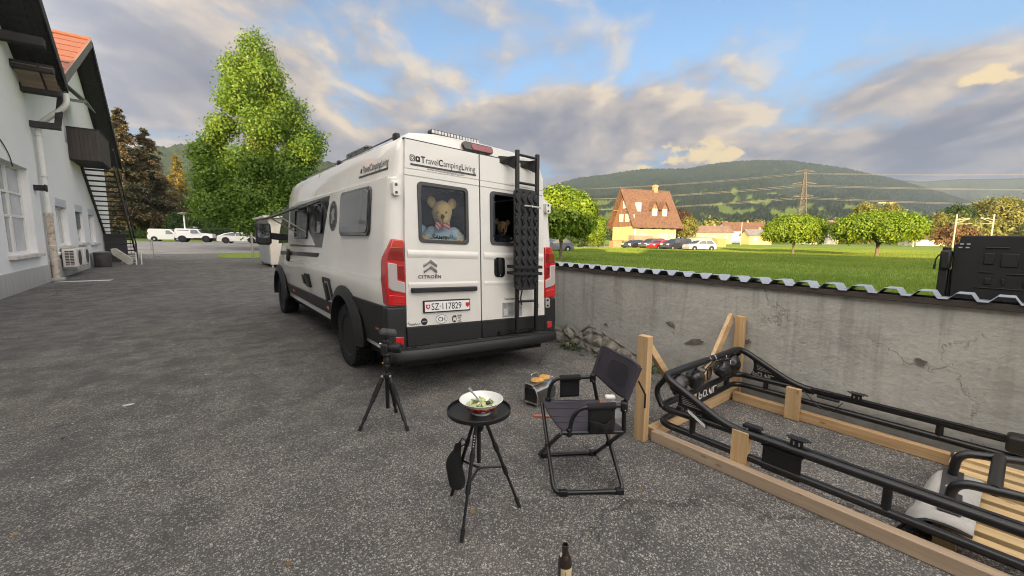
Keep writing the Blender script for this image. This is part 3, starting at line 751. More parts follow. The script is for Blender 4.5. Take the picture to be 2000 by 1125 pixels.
def leaf_quads(P, N, size, g, droop=.2, narrow=.55, fold=.25):
    """each leaf: 4 corners folded along its midrib. P points, N preferred facing, size (n,)"""
    n = len(P)
    N = N + g.normal(0, .55, (n, 3)); N /= np.linalg.norm(N, axis=1)[:, None] + 1e-9
    a = g.normal(0, 1, (n, 3)); a[:, 2] -= droop * 2
    T = a - (a * N).sum(1)[:, None] * N; T /= np.linalg.norm(T, axis=1)[:, None] + 1e-9
    B = np.cross(N, T); s = size[:, None]
    v0 = P; v2 = P + T * s; md = P + T * s * .45; up = N * s * fold
    v1 = md + B * s * narrow * .5 + up; v3 = md - B * s * narrow * .5 + up
    V = np.stack([v0, v1, v2, v3], 1).reshape(-1, 3); F = np.arange(4 * n).reshape(n, 4)
    return V, F
def crown_points(blobs, n, g, shell=.45, spread=.14):
    """points through a union of ellipsoids, thicker towards their surface, in small clumps"""
    vol = np.array([b[1][0] * b[1][1] + b[1][1] * b[1][2] + b[1][0] * b[1][2] for b in blobs]); pr = vol / vol.sum()
    nc = max(1, n // 14); idx = g.choice(len(blobs), nc, p=pr)
    C = np.array([b[0] for b in blobs])[idx]; Rr = np.array([b[1] for b in blobs])[idx]
    d = g.normal(0, 1, (nc, 3)); d /= np.linalg.norm(d, axis=1)[:, None]
    rad = 1 - shell * g.random(nc) ** 1.6 + g.normal(0, .05, nc)
    Q = C + d * Rr * rad[:, None]
    k_ = n // nc; P = np.repeat(Q, k_, 0); N = np.repeat(d / Rr * Rr.mean(1)[:, None], k_, 0)
    sp = np.repeat(Rr.mean(1), k_)
    P = P + g.normal(0, 1, P.shape) * (sp * spread)[:, None]
    N[:, 2] += .35
    return P, N
def leafy_tree(name, label, base, blobs, nleaf, lsize, leafm, trunk, barkm=None, group=None, cat='tree', seed=1, droop=.25, shell=.5, limbs=True, narrow=.6, spread=.14):
    g = np.random.default_rng(seed); t = thing(name, label, cat, base, group)
    P, N = crown_points(blobs, nleaf, g, shell, spread)
    keep = P[:, 2] > base[2] + .15; P, N = P[keep], N[keep]
    V, F = leaf_quads(P, N, lsize * g.uniform(.6, 1.35, len(P)), g, droop, narrow)
    np_mesh('crown', V - np.array(base), F, leafm, t)
    r0, top = trunk; q = random.Random(seed); mb = MB()
    tp = [Vector(base) + Vector((q.uniform(-.04, .04) * i * r0 * 3, q.uniform(-.04, .04) * i * r0 * 3, top * i / 6)) for i in range(7)]
    mb.tube(tp, [r0 * (1.25 if i == 0 else 1 - .11 * i) for i in range(7)], 9); mb.build('trunk', barkm or BARK, t, smooth=60)
    if limbs:
        mb = MB()
        for i, (c, r) in enumerate(blobs):
            s = tp[2 + i % 4]; e = Vector(c) + Vector((0, 0, -r[2] * .15)); md = (s + e) / 2 + Vector((0, 0, (e - s).length * .10))
            mb.tube([s, md, e], [r0 * .5, r0 * .32, r0 * .10], 6)
        mb.build('limb', barkm or BARK, t, smooth=60)
    return t
# the big bright tree at the end of the yard (about 20 m)
B0 = (6.1, 47.2, .0)
right = Vector((.784, -.62, 0)); away = Vector((.62, .784, 0))
def bt(r_, z, a=0.): p = Vector(B0) + right * r_ + away * a; return (p.x, p.y, z)
g_ = random.Random(5)
blobs = [(bt(.2, 17.8), (1.5, 1.5, 2.5)), (bt(-1.0, 16.4, .3), (1.8, 1.8, 2.2)), (bt(1.4, 15.9, -.4), (1.8, 1.8, 2.4)), (bt(.3, 14.0, -1.8), (2.3, 2.0, 2.2)),
         (bt(-2.3, 14.2, 0), (1.5, 1.5, 1.5)), (bt(-.9, 12.4, 1.4), (1.5, 1.5, 1.5)), (bt(2.7, 13.2, .4), (2.2, 2.0, 2.4)), (bt(-2.9, 11.8, -.5), (1.7, 1.7, 1.4)), (bt(-3.7, 10.6, .2), (1.4, 1.4, 1.1)),
         (bt(2.0, 11.3, -2.0), (2.5, 2.2, 2.1)), (bt(3.9, 11.0, .3), (2.2, 2.0, 2.1)), (bt(4.7, 9.4, -.2), (1.7, 1.7, 1.6)), (bt(-1.5, 10.0, 2.0), (1.8, 1.8, 1.6)),
         (bt(-4.1, 8.9, -.4), (1.7, 1.7, 1.4)), (bt(-3.2, 6.8, -1.2), (2.0, 1.9, 1.7)), (bt(.4, 8.2, -2.2), (2.8, 2.4, 2.1)), (bt(3.4, 7.6, -1.0), (2.6, 2.3, 2.2)), (bt(-4.5, 6.2, .2), (1.6, 1.6, 1.6)),
         (bt(-2.6, 4.6, -1.6), (2.6, 2.3, 2.0)), (bt(.9, 5.2, -2.4), (2.8, 2.4, 2.2)), (bt(4.6, 5.4, -.6), (2.4, 2.2, 2.2)), (bt(-4.3, 3.8, -.4), (1.7, 1.7, 1.5)), (bt(2.8, 3.2, -1.4), (2.4, 2.2, 1.7)), (bt(.0, 3.0, -1.6), (2.0, 2.0, 1.4)), (bt(5.4, 3.2, .4), (2.0, 1.8, 1.7))]
leafy_tree('broadleaf_tree', 'tall bright green tree standing behind the camper van at the end of the yard', B0, [(tuple(Vector(c) + Vector((g_.uniform(-.5, .5), g_.uniform(-.5, .5), g_.uniform(-.3, .3)))), tuple(x * g_.uniform(.70, .92) for x in r)) for c, r in blobs], 88000, .235, LEAF_BIG, (.36, 15), seed=11, shell=.55, spread=.20)
# unseen limes added west of the buildings to block low sun at the far end
for i, (x, y, h) in enumerate([(-26, 17, 15.5), (-31, 23, 17), (-27, 29, 15), (-36, 33, 18), (-44, 30, 19), (-52, 40, 21), (-60, 47, 23), (-68, 52, 24), (-60, 36, 22), (-76, 60, 25), (-46, 37, 19), (-47, 46, 20), (-55, 33, 21)]):
    leafy_tree('shade_lime', 'tall lime tree in the row west of the white buildings', (x, y, 0), [((x, y, h * .45), (4.2, 4.2, h * .26)), ((x + 1.2, y - 1, h * .66), (3.6, 3.6, h * .22)), ((x - .6, y + 1, h * .84), (2.4, 2.4, h * .16))], 5000, .7, LEAF_DARK, (.3, h * .6), seed=200 + i, limbs=False, shell=.6, group='added shade limes west of the white buildings')
# lower trees behind it
for i, (r_, a, z, w) in enumerate([(9.5, 6, 6.6, 3.2), (12.5, 9, 5.2, 3.0)]):
    b = bt(r_, 0, a); leafy_tree('roadside_tree', ['green tree just right of the tall bright tree, above the van roof', 'darker small tree peeping over the middle of the van roof'][i], (b[0], b[1], .2), [(bt(r_ + dx * w, z + dz * w, a + da), (w * .62, w * .6, w * .55)) for dx, dz, da in ((0, .45, 0), (-.5, 0, .4), (.5, .05, -.3), (0, -.45, -.5), (-.35, -.9, 0), (.4, -.85, .3))], 9000, .36, LEAF_BIG if i == 0 else LEAF_DARK, (.22, 5), seed=20 + i)
def conifer(name, label, base, H, Rm, leafm, seed, n=26000, lean=0., start=.08, group=None, drop=.28):
    g = np.random.default_rng(seed); q = random.Random(seed); t = thing(name, label, 'tree', base, group)
    mb = MB(); mb.tube([(base[0], base[1], base[2] + H * i / 6) for i in range(7)], [.024 * H * (1 - i / 6.3) for i in range(7)], 8); mb.build('trunk', BARKP, t, smooth=60)
    P = []; N = []; D = []; bm_ = MB(); nb_ = int(H * 7)
    for i in range(nb_):
        f = start + (1 - start) * (i + q.random()) / nb_; z = H * f; a = q.uniform(0, 2 * math.pi)
        rr = Rm * (1 - f) ** .72 * q.uniform(.62, 1.12) + .15
        m_ = max(6, int(n / nb_ * (.35 + 1.3 * (1 - f))))
        s = g.random(m_) ** .7; wob = g.normal(0, .10 * rr + .05, m_)
        x = np.cos(a) * s * rr - np.sin(a) * wob; y = np.sin(a) * s * rr + np.cos(a) * wob
        zz = z - drop * s ** 1.5 * rr + g.normal(0, .05 * rr + .03, m_)
        P.append(np.stack([x, y, zz], -1)); N.append(np.tile([0.1 * np.cos(a), .1 * np.sin(a), 1.], (m_, 1)))
        if i % 3 == 0: bm_.tube([(base[0], base[1], base[2] + z), (base[0] + math.cos(a) * rr * .8, base[1] + math.sin(a) * rr * .8, base[2] + z - drop * .6 * rr)], [.03 * rr + .01, .01], 4)
    P = np.concatenate(P); N = np.concatenate(N); P[:, 2] = np.maximum(P[:, 2], .3)
    V, F = leaf_quads(P, N, (.012 * H + .14) * g.uniform(.6, 1.3, len(P)), g, .45, .42, .1)
    np_mesh('crown', V, F, leafm, t); bm_.build('limb', BARK, t)
    return t
conifer('conifer', 'tall dark conifer with rusty brown top right of the stairs', (-7.2, 93.0, .8), 20.6, 5.6, LEAF_CON, 31, 40000, start=.13)
conifer('conifer', 'second dark conifer, slightly lower, with a rounded russet top', (-4.4, 94.6, .85), 18.2, 6.2, LEAF_CON, 32, 40000, start=.13)
conifer('conifer', 'golden olive conifer glowing between dark conifer and bright tree', (-.5, 104, 1.05), 15.5, 4.4, LEAF_GOLD, 33, 22000, start=.06)
conifer('conifer', 'golden conifer half hidden behind the bright tree', (4.4, 104, 1.05), 12.5, 4.0, LEAF_GOLD, 34, 16000, start=.06)
for i, (x, y, z, h, w) in enumerate([(-1.2, 88.6, .75, 4.4, 1.5), (1.3, 87.2, .75, 4.0, 1.6), (3.6, 85.6, .75, 3.3, 1.5)]):
    leafy_tree('thuja', ['dark rounded thuja left of the lamp post', 'dark thuja with drooping sides right of the lamp post', 'low dark thuja over the white pickup roof'][i], (x, y, z), [((x, y, z + h * .30), (w, w, h * .32)), ((x, y, z + h * .55), (w * .9, w * .9, h * .32)), ((x, y, z + h * .76), (w * .62, w * .62, h * .25))], 7000, .22, LEAF_DARK, (.12, h * .6), seed=40 + i, limbs=False, shell=.3)
leafy_tree('bush', 'low dark round bush at the foot of the conifers', (-6.4, 87, .78), [((-6.9, 87.2, 1.3), (1.0, .9, .7)), ((-5.7, 86.8, 1.3), (1.1, .9, .72))], 4000, .2, LEAF_DARK, (.06, .5), seed=47, limbs=False, cat='bush', shell=.3)
# hedge along the far side of the car park
g = np.random.default_rng(50); n = 26000
A_, B_ = np.array([2.4, 82.6, .7]), np.array([14.0, 74.0, .7]); tt = g.random(n); P = A_ + (B_ - A_) * tt[:, None]
nrm = np.array([-.6, -.8, 0]); side_ = g.random(n)
P += np.where(side_[:, None] < .7, nrm * (.55 + g.normal(0, .06, n))[:, None], nrm * g.uniform(-.5, .55, n)[:, None]); P[:, 2] = np.where(side_ < .7, .6 + 1.75 * g.random(n), 2.35 + g.normal(0, .08, n))
V, F = leaf_quads(P, np.tile(nrm + np.array([0, 0, .5]), (n, 1)), .20 * g.uniform(.6, 1.3, n), g)
he = thing('clipped_hedge', 'long clipped dark green hedge behind the white cars', 'hedge', (8, 78, .7)); np_mesh('foliage', V - np.array([8, 78, .7]), F, LEAF_DARK, he)
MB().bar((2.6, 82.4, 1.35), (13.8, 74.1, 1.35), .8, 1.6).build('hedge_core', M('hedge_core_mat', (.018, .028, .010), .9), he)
# dense shrubbery closing the view behind hedge and conifers
def wood_mass(name, label, pts, n_each, ls, leafm, seed):
    g = np.random.default_rng(seed); Vs = []; Fs = []; o = 0
    for (x, y, z, r, h) in pts:
        P, N = crown_points([((x, y, z + h * .5), (r, r, h * .55))], n_each, g, .35); P[:, 2] = np.maximum(P[:, 2], z)
        V, F = leaf_quads(P, N, ls * g.uniform(.6, 1.35, len(P)), g); Vs.append(V); Fs.append(F + o); o += len(V)
    ob = np_mesh(name, np.concatenate(Vs), np.concatenate(Fs), leafm); return stuff(ob, label, 'wood')
q_ = random.Random(8)
wood_mass('woodland', 'dark wood closing the view behind the car park', [(-14 + 2.5 * i + q_.uniform(-1, 1), 108 + q_.uniform(-3, 8) - .9 * i, 1.2, 2.6, q_.uniform(5, 9)) for i in range(22)], 2200, .42, LEAF_DARK, 60)
# globe maples on the meadow
def globe_tree(label, base, cx, w, zlo, ztop, seed, lean=(0, 0), n=20000):
    q = random.Random(seed); cz = zlo + (ztop - zlo) * .45; bl = []
    for i in range(15):
        a = i * 2.4; r = math.sqrt((i + .5) / 15) * .74
        dx, dy = math.cos(a) * r * w, math.sin(a) * r * w
        zc = zlo + (ztop - zlo) * (.44 + .26 * (1 - r * r * 1.7)) + q.uniform(-.08, .08)
        bl.append(((base[0] + lean[0] + dx, base[1] + lean[1] + dy, zc), (w * .40 * q.uniform(.85, 1.1), w * .40 * q.uniform(.85, 1.1), (ztop - zlo) * .34)))
    leafy_tree('globe_maple', label, base, bl, int(n * 1.7), .18, LEAF_GLOBE, (.13 if w < 3 else .16, cz - .2), group='clipped round maples on the meadow', seed=seed, shell=.25, droop=.9, narrow=.75)
globe_tree('round maple nearest the van, its crown rising right behind the van', (20.2, 20.1, -.01), 0, 2.25, 1.2, 4.75, 71, n=26000)
globe_tree('small round maple with slim trunk on the meadow below the pylon', (51.0, 15.9, -.01), 0, 2.75, .95, 4.1, 72, n=20000)
globe_tree('broad round maple with thick trunk, rightmost on the meadow', (51.8, 9.2, -.01), 0, 3.45, 1.15, 4.2, 73, n=26000)

# ---------------------------------------------------------------- hills, far woods, air
def ridge_mesh(name, ridge, foot, ns, nr, seed, ma, crown, meadow_bands=None, zfoot=3., back=.25, power=1.15):
    rp = np.array(ridge, float); L = np.concatenate([[0], np.cumsum(np.linalg.norm(np.diff(rp[:, :2], axis=0), axis=1))]); tt = np.linspace(0, L[-1], ns)
    RX, RY, RZ = [np.interp(tt, L, rp[:, i]) for i in range(3)]
    RZ = np.convolve(np.pad(RZ, 6, 'edge'), np.ones(13) / 13, 'valid')
    s = np.linspace(0, 1 + back, nr); g = np.random.default_rng(seed)
    sc = foot + (1 - foot) * s
    X = RX[None] * sc[:, None]; Y = RY[None] * sc[:, None]
    h = np.where(s < 1, np.clip(s, 0, 1) ** power * (1 - .18 * np.sin(np.pi * np.clip(s, 0, 1))), 1 - ((s - 1) / back) ** 1.5 * .6)
    Z = zfoot + (RZ[None] - zfoot) * h[:, None]
    mask = np.zeros_like(Z)
    for i in range(nr):
        for j in range(0, ns):
            pass
    # broad spurs and gullies
    def vnoise(sx, sy, sd):
        gg = np.random.default_rng(sd); A = gg.random((int(nr / sy) + 3, int(ns / sx) + 3)); yy = np.arange(nr) / sy; xx = np.arange(ns) / sx
        y0 = yy.astype(int); x0 = xx.astype(int); fy = (yy - y0)[:, None]; fx = (xx - x0)[None]; fy = fy * fy * (3 - 2 * fy); fx = fx * fx * (3 - 2 * fx)
        a = A[y0][:, x0]; b = A[y0][:, x0 + 1]; c = A[y0 + 1][:, x0]; d = A[y0 + 1][:, x0 + 1]
        return (a * (1 - fx) + b * fx) * (1 - fy) + (c * (1 - fx) + d * fx) * fy - .5
    amp = np.sin(np.pi * np.clip(s, 0, 1))[:, None] * RZ[None]
    Z += amp * (.16 * vnoise(ns / 9, nr / 4, seed) + .09 * vnoise(ns / 22, nr / 8, seed + 1) + .03 * vnoise(ns / 60, nr / 18, seed + 2))
    fieldm = np.zeros_like(Z)
    if meadow_bands:
        nn = vnoise(ns / 26, nr / 22, seed + 5) + .6 * vnoise(ns / 70, nr / 40, seed + 6)
        for (j0, j1, i0, i1, th) in meadow_bands:
            w = np.zeros_like(Z); w[int(i0 * nr):int(i1 * nr), int(j0 * ns):int(j1 * ns)] = 1; fieldm = np.maximum(fieldm, w * (nn > th))
    Z += crown * g.random(Z.shape) * (1 - fieldm)
    V = np.stack([X, Y, Z], -1).reshape(-1, 3)
    a = (np.arange(nr - 1)[:, None] * ns + np.arange(ns - 1)[None]).ravel(); F = np.stack([a, a + 1, a + ns + 1, a + ns], -1)
    o = np_mesh(name, V, F, ma); at = o.data.attributes.new('field', 'FLOAT', 'POINT'); at.data.foreach_set('value', fieldm.astype(np.float32).ravel())
    return struct(o)
def mat_hill(name, dark, lightc, mead):
    ma, k, b = mat_nodes(name)
    co = k.n('ShaderNodeTexCoord').outputs['Object']
    n1 = k.noise(co, .012, 5, .65); n2 = k.noise(co, .08, 4, .7)
    c = k.ramp(k.math('ADD', k.math('MULTIPLY', n1, .55), k.math('MULTIPLY', n2, .45)), [(.34, dark), (.66, lightc)])
    at = k.n('ShaderNodeAttribute', attribute_name='field')
    c = k.mix(at.outputs['Fac'], c, mead); k.put(b.inputs['Base Color'], c); b.inputs['Roughness'].default_value = .9; b.inputs['Specular IOR Level'].default_value = .1
    return ma
HILLM = mat_hill('forest_hill', (.010, .019, .011), (.028, .042, .019), (.075, .112, .024))
MTM = mat_hill('mountain_far', (.030, .044, .036), (.050, .065, .050), (.10, .14, .05))
hill = [(1500, 2160, 190), (1640, 2070, 235), (1797, 1962, 300), (1864, 1917, 338), (1982, 1832, 380), (2110, 1732, 398), (2291, 1595, 437), (2419, 1494, 440), (2534, 1404, 442), (2625, 1336, 470), (2805, 1198, 497), (2930, 1100, 503), (3060, 996, 500), (3186, 893, 478), (3312, 790, 458), (3437, 685, 422), (3562, 581, 390), (3686, 475, 345), (3811, 370, 300), (3950, 230, 235), (4080, 60, 175), (4220, -160, 120)]
ridge_mesh('forest_hill', hill, .26, 640, 190, 5, HILLM, 11., [(.18, .62, .13, .30, .02), (.38, .58, .20, .40, .10), (.62, .86, .20, .44, .10), (.05, .3, .08, .2, .1)])
hill_l = [(-900, 1500, 150), (-500, 1380, 190), (-200, 1290, 190), (-24, 1206, 186), (-2, 1189, 190), (30, 1165, 204), (81, 1121, 182), (200, 1050, 180), (330, 990, 150), (470, 930, 90), (560, 900, 40)]
ridge_mesh('wooded_hillside', hill_l, .55, 300, 80, 9, HILLM, 9., [(.3, .6, .80, .86, .22)])
mts = [(x * .62, y * .62, z * .62) for x, y, z in [(5600, 1400, 640), (6000, 1100, 690), (6410, 820, 660), (6720, 720, 690), (6980, 660, 720), (7180, 460, 730), (7330, 260, 716), (7500, 120, 735), (7700, -100, 770), (7900, -500, 820), (8000, -1100, 840)]]
ridge_mesh('far_mountains', mts, .62, 200, 60, 12, MTM, 4.)
# wooded foreland and lone trees between the meadow and the hill
def far_trees(name, label, rows, seed, leafm, n_each=260):
    g = np.random.default_rng(seed); q = random.Random(seed); Vs = []; Fs = []; o = 0
    for (x0, y0, x1, y1, cnt, hmin, hmax, z) in rows:
        for i in range(cnt):
            t = (i + q.random()) / cnt; x = x0 + (x1 - x0) * t + q.uniform(-12, 12); y = y0 + (y1 - y0) * t + q.uniform(-12, 12); h = q.uniform(hmin, hmax); r = h * q.uniform(.30, .48)
            P, N = crown_points([((x, y, z + h * .55), (r, r, h * .5))], n_each, g, .3)
            V, F = leaf_quads(P, N, h * .12 * g.uniform(.6, 1.3, len(P)), g); Vs.append(V); Fs.append(F + o); o += len(V)
    ob = np_mesh(name, np.concatenate(Vs), np.concatenate(Fs), leafm); return stuff(ob, label, 'wood')
far_trees('foreland_wood', 'dark wooded belt at the foot of the forested hill', [(420, 330, 900, -30, 90, 14, 24, 2), (500, 420, 1050, -120, 90, 18, 30, 6), (300, 360, 520, 120, 60, 12, 20, 1)], 80, LEAF_DARK, 300)
far_trees('village_trees', 'mixed trees around the houses beyond the meadow', [(190, 118, 330, 22, 34, 7, 12, 0), (215, 96, 300, 46, 22, 7, 11, 0), (250, 30, 420, -60, 40, 8, 14, 0)], 81, LEAF_OLIVE, 420)
def tree_at(name, label, x, y, z, w, h, leafm, seed, n=6000, ls=.5, cat='tree', squash=1., trunk=True):
    q = random.Random(seed); bl = []
    for i in range(9):
        a = i * 2.4; r = math.sqrt((i + .3) / 9) * .62
        bl.append(((x + math.cos(a) * r * w, y + math.sin(a) * r * w, z + h * (.62 + .2 * (1 - 1.6 * r)) + q.uniform(-.05, .05) * h), (w * .42, w * .42, h * .30 * squash)))
    for i in range(3): a = i * 2.1; bl.append(((x + math.cos(a) * w * .45, y + math.sin(a) * w * .45, z + h * .34), (w * .45, w * .45, h * .28)))
    return leafy_tree(name, label, (x, y, z), bl, n, ls, leafm, (h * .022, h * .5), seed=seed, limbs=False, cat=cat, shell=.35)
tree_at('willow_tree', 'large golden willow behind the dark case on the right', 303, 12, 1, 11, 21, LEAF_OLIVE, 90, 16000, .9)
tree_at('leafy_tree', 'dark green tree left of the golden willow', 290, 24, 1, 8, 17.5, LEAF_DARK, 91, 9000, .8)
tree_at('leafy_tree', 'yellowish tree behind the left half of the broad maple', 195.5, 39, .5, 5.2, 14.2, LEAF_OLIVE, 92, 8000, .6)
tree_at('leafy_tree', 'yellowish tree behind the right half of the broad maple', 203, 33.5, .5, 5.0, 14.0, LEAF_OLIVE, 93, 8000, .6)
tree_at('leafy_tree', 'greyish bushy tree right of the broad maple', 227, 26.5, .5, 6.0, 10.5, LEAF_DARK, 94, 7000, .55)
tree_at('slim_tree', 'slim pale green tree right of the broad maple', 202.5, 20.5, .4, 2.4, 10.8, LEAF_OLIVE, 95, 5000, .45)
tree_at('rust_shrub', 'wide rusty brown shrub heap left of the dark case', 177, 14.2, 0, 5.5, 6.0, LEAF_RED, 96, 7000, .5, 'bush')
tree_at('leafy_tree', 'dark tree between the two meadow maples', 160, 44, 0, 4.0, 9, LEAF_DARK, 97, 5000, .45)
tree_at('purple_tree', 'dark purple leaved tree right of the farmhouse', 103, 58, .2, 3.4, 8.5, LEAF_PURP, 98, 6000, .35)
tree_at('purple_tree', 'dark purple leaved tree left of the farmhouse', 66, 58, .1, 2.6, 9, LEAF_PURP, 101, 6000, .3)
tree_at('leafy_tree', 'light green tree touching the right end of the farmhouse', 86.5, 47.2, .1, 2.3, 6.2, LEAF_OLIVE, 99, 6000, .28)
tree_at('garden_shrub', 'tall green garden shrub left of the farmhouse', 60, 50, 0, 1.6, 5.4, LEAF_GLOBE, 102, 5000, .24, 'bush')
tree_at('garden_shrub', 'broad low garden shrub in front of the farmhouse at left', 55.5, 47.5, 0, 2.2, 3.2, LEAF_GLOBE, 103, 5000, .22, 'bush')
tree_at('garden_shrub', 'round garden shrub behind the maple next to the van', 50.5, 46.5, 0, 1.8, 2.7, LEAF_DARK, 104, 4000, .22, 'bush')

HAZE = M('haze', (.5, .5, .5))
def make_haze():
    ma = bpy.data.materials.new('haze_air'); ma.use_nodes = True; t = ma.node_tree; t.nodes.clear()
    out = t.nodes.new('ShaderNodeOutputMaterial'); pv = t.nodes.new('ShaderNodeVolumePrincipled')
    pv.inputs['Color'].default_value = (.62, .76, 1.0, 1); pv.inputs['Density'].default_value = HAZE_D; pv.inputs['Anisotropy'].default_value = 0.55
    t.links.new(pv.outputs[0], out.inputs['Volume'])
    mb = MB(); mb.bb((-9500, -9500, -1.2), (15500, 15500, 560)); o = mb.build('haze', ma); o['kind'] = 'stuff'; o['label'] = 'pale evening haze over the valley'
HAZE_D = 0.00012
make_haze()
# ---------------------------------------------------------------- farmhouse across the meadow
def local_thing(name, label, cat, loc, rz, group=None):
    t = thing(name, label, cat, loc, group, world_children=False); t.rotation_euler = (0, 0, rz); return t
def mat_roof(name, col, dark, w=.28, h=.33):
    ma, k, b = mat_nodes(name)
    co = k.n('ShaderNodeTexCoord').outputs['Object']
    br = k.n('ShaderNodeTexVoronoi', {'Scale': 3.2, 'Vector': co})
    rc = k.n('ShaderNodeSeparateColor', {0: br.outputs['Color']})
    n = k.noise(co, .6, 5, .65); n2 = k.noise(co, 6, 4, .7)
    c = k.ramp(k.math('ADD', k.math('MULTIPLY', rc.outputs[0], .45), k.math('MULTIPLY', n, .55)), [(.2, dark), (.55, col), (.85, tuple(min(1, x * 1.3) for x in col))])
    c = k.mix(k.math('MULTIPLY', k.smooth(n2, .5, .7), .3), c, (.12, .11, .07))
    k.put(b.inputs['Base Color'], c); b.inputs['Roughness'].default_value = .85
    k.put(b.inputs['Normal'], k.n('ShaderNodeBump', {'Strength': .8, 'Distance': .06, 'Height': k.math('ADD', n2, rc.outputs[1])}))
    return ma
ROOFR = mat_roof('roof_tile_red', (.115, .062, .040), (.066, .036, .025))
ROOFB = mat_roof('roof_tile_brown', (.16, .11, .085), (.09, .065, .05))
ROOFG = mat_roof('roof_tile_grey', (.15, .15, .16), (.09, .09, .10))
CREAM = M('cream_render', (.56, .44, .19), .85, var=.06, vscale=.8)
CREAM2 = M('cream_white_render', (.58, .54, .44), .85, var=.06, vscale=.8)
BLUEW = M('pale_blue_render', (.52, .56, .60), .85, var=.06, vscale=.8)
BOARDB = mat_wood('house_boarding', (.20, .115, .065), (.11, .06, .035), 2, .12, .7)
WINL = M('house_window_glass', (.50, .46, .36), .12, spec=.7, var=.3, vscale=1.5)
WINF = M('house_window_frame', (.74, .72, .64), .5)
DOORC = M('garage_door', (.62, .53, .34), .6, var=.08, vscale=2)
BRICK = M('chimney_brick', (.33, .20, .11), .9, var=.3, vscale=8)
HR = math.atan2(-.323, .946)
fh = local_thing('farmhouse', 'large farmhouse with steep red tiled roof and two dormers beyond the meadow', 'house', (72.8, 51.3, -.02), HR)
L_, W_, EZ, RZ_ = 10.5, 8.0, 5.0, 11.9
mb = MB(); mb.bb((0, 0, 0), (L_, W_, 4.12)); mb.build('wall', CREAM, fh)
nb_ = 0
def gable_h(y): return EZ + (RZ_ - EZ) * (1 - abs(y - W_ / 2) / (W_ / 2)) - .25
y = 0.
while y < W_ - .01:
    y1 = min(W_, y + .5); b = MB(); b.prism([(y, 4.12), (y1 - .02, 4.12), (y1 - .02, gable_h(y1)), (y, gable_h(y))], -.06, .10, lambda a, c, d: (d, a, c)); b.build('gable_board', BOARDB, fh); y = y1
mb = MB(); mb.prism([(0, 4.12), (W_, 4.12), (W_, EZ - .2), (W_ / 2, RZ_ - .3), (0, EZ - .2)], .12, L_, lambda a, c, d: (d, a, c)); mb.build('upper_wall', BOARDB, fh)
x = 0.
while x < L_ - .01:
    b = MB(); b.bb((x, -.07, 4.12), (min(L_, x + .75) - .02, -.005, 5.0)); b.build('front_board', BOARDB, fh); x += .75
def roof2(L0, L1, ya, za, yb, zb, t):
    mb = MB(); n = Vector((0, -(zb - za), yb - ya)).normalized() * t
    if n.z < 0: n = -n
    q = [Vector((L0, ya, za)), Vector((L1, ya, za)), Vector((L1, yb, zb)), Vector((L0, yb, zb))]
    return mb.add(q + [p + n for p in q], [(0, 1, 2, 3), (4, 7, 6, 5), (0, 4, 5, 1), (2, 6, 7, 3), (1, 5, 6, 2), (0, 3, 7, 4)])
sl = (RZ_ - EZ) / (W_ / 2)
rf = roof2(-1.1, L_ + 1.1, -.95, EZ - .95 * sl * .75, W_ / 2, RZ_, .16)
rf.v += []; rr_ = roof2(-1.1, L_ + 1.1, W_ + .95, EZ - .95 * sl * .75, W_ / 2, RZ_, .16); rf.add(rr_.v, rr_.f)
rf.tube([(-1.1, W_ / 2, RZ_ + .16), (L_ + 1.1, W_ / 2, RZ_ + .16)], .13, 8)
roofo = rf.build('roof', ROOFR, fh)
mb = MB(); mb.bb((7.3, W_ / 2 - .35, RZ_ - .6), (8.2, W_ / 2 + .35, RZ_ + .95)); mb.bb((7.2, W_ / 2 - .45, RZ_ + .951), (8.3, W_ / 2 + .45, RZ_ + 1.2)); mb.bb((7.35, W_ / 2 - .3, RZ_ + 1.201), (8.15, W_ / 2 + .3, RZ_ + 1.4)); mb.build('chimney', BRICK, roofo)
for yy, zz in ((1.5, 7.6), (.2, 5.6), (6.4, 7.8)):
    MB().bb((-1.05, yy - .14, zz - .3), (.05, yy + .14, zz - .02)).build('purlin', BOARDB, fh)
def hwin(parent, fn, x0, z0, x1, z1, bars=1):
    f = MB(); f.ring([(x0, z0), (x1, z0), (x1, z1), (x0, z1)], [(x0 + .10, z0 + .10), (x1 - .10, z0 + .10), (x1 - .10, z1 - .10), (x0 + .10, z1 - .10)], 0, .09, fn)
    for i in range(1, bars + 1): xm = x0 + (x1 - x0) * i / (bars + 1); f.prism([(xm - .04, z0 + .1), (xm + .04, z0 + .1), (xm + .04, z1 - .1), (xm - .04, z1 - .1)], .01, .08, fn)
    fo = f.build('window', WINF, parent)
    MB().prism([(x0 + .09, z0 + .09), (x1 - .09, z0 + .09), (x1 - .09, z1 - .09), (x0 + .09, z1 - .09)], .02, .04, fn).build('pane', WINL, fo); return fo
FR = lambda x, z, d: (x, -.002 - d, z)
GB = lambda y, z, d: (-.065 - d, y, z)
for y0, z0, y1, z1 in ((1.9, 5.15, 3.2, 6.75), (4.1, 5.15, 5.4, 6.75), (3.0, 8.0, 4.2, 9.6), (.15, 5.0, .95, 6.5)): hwin(fh, GB, y0, z0, y1, z1)
for x0, x1 in ((.9, 3.3), (6.1, 8.4), (8.8, 10.2)):
    d = MB().prism([(x0, .15), (x1, .15), (x1, 2.75), (x0, 2.75)], 0, .05, FR).build('garage_door', DOORC, fh)
    for q in range(4): xx = x0 + (x1 - x0) * (q + .5) / 4; MB().prism([(xx - (x1 - x0) / 8 + .02, .2), (xx + (x1 - x0) / 8 - .02, .2), (xx + (x1 - x0) / 8 - .02, 2.7), (xx - (x1 - x0) / 8 + .02, 2.7)], .051, .075, FR).build('door_panel', DOORC, d)
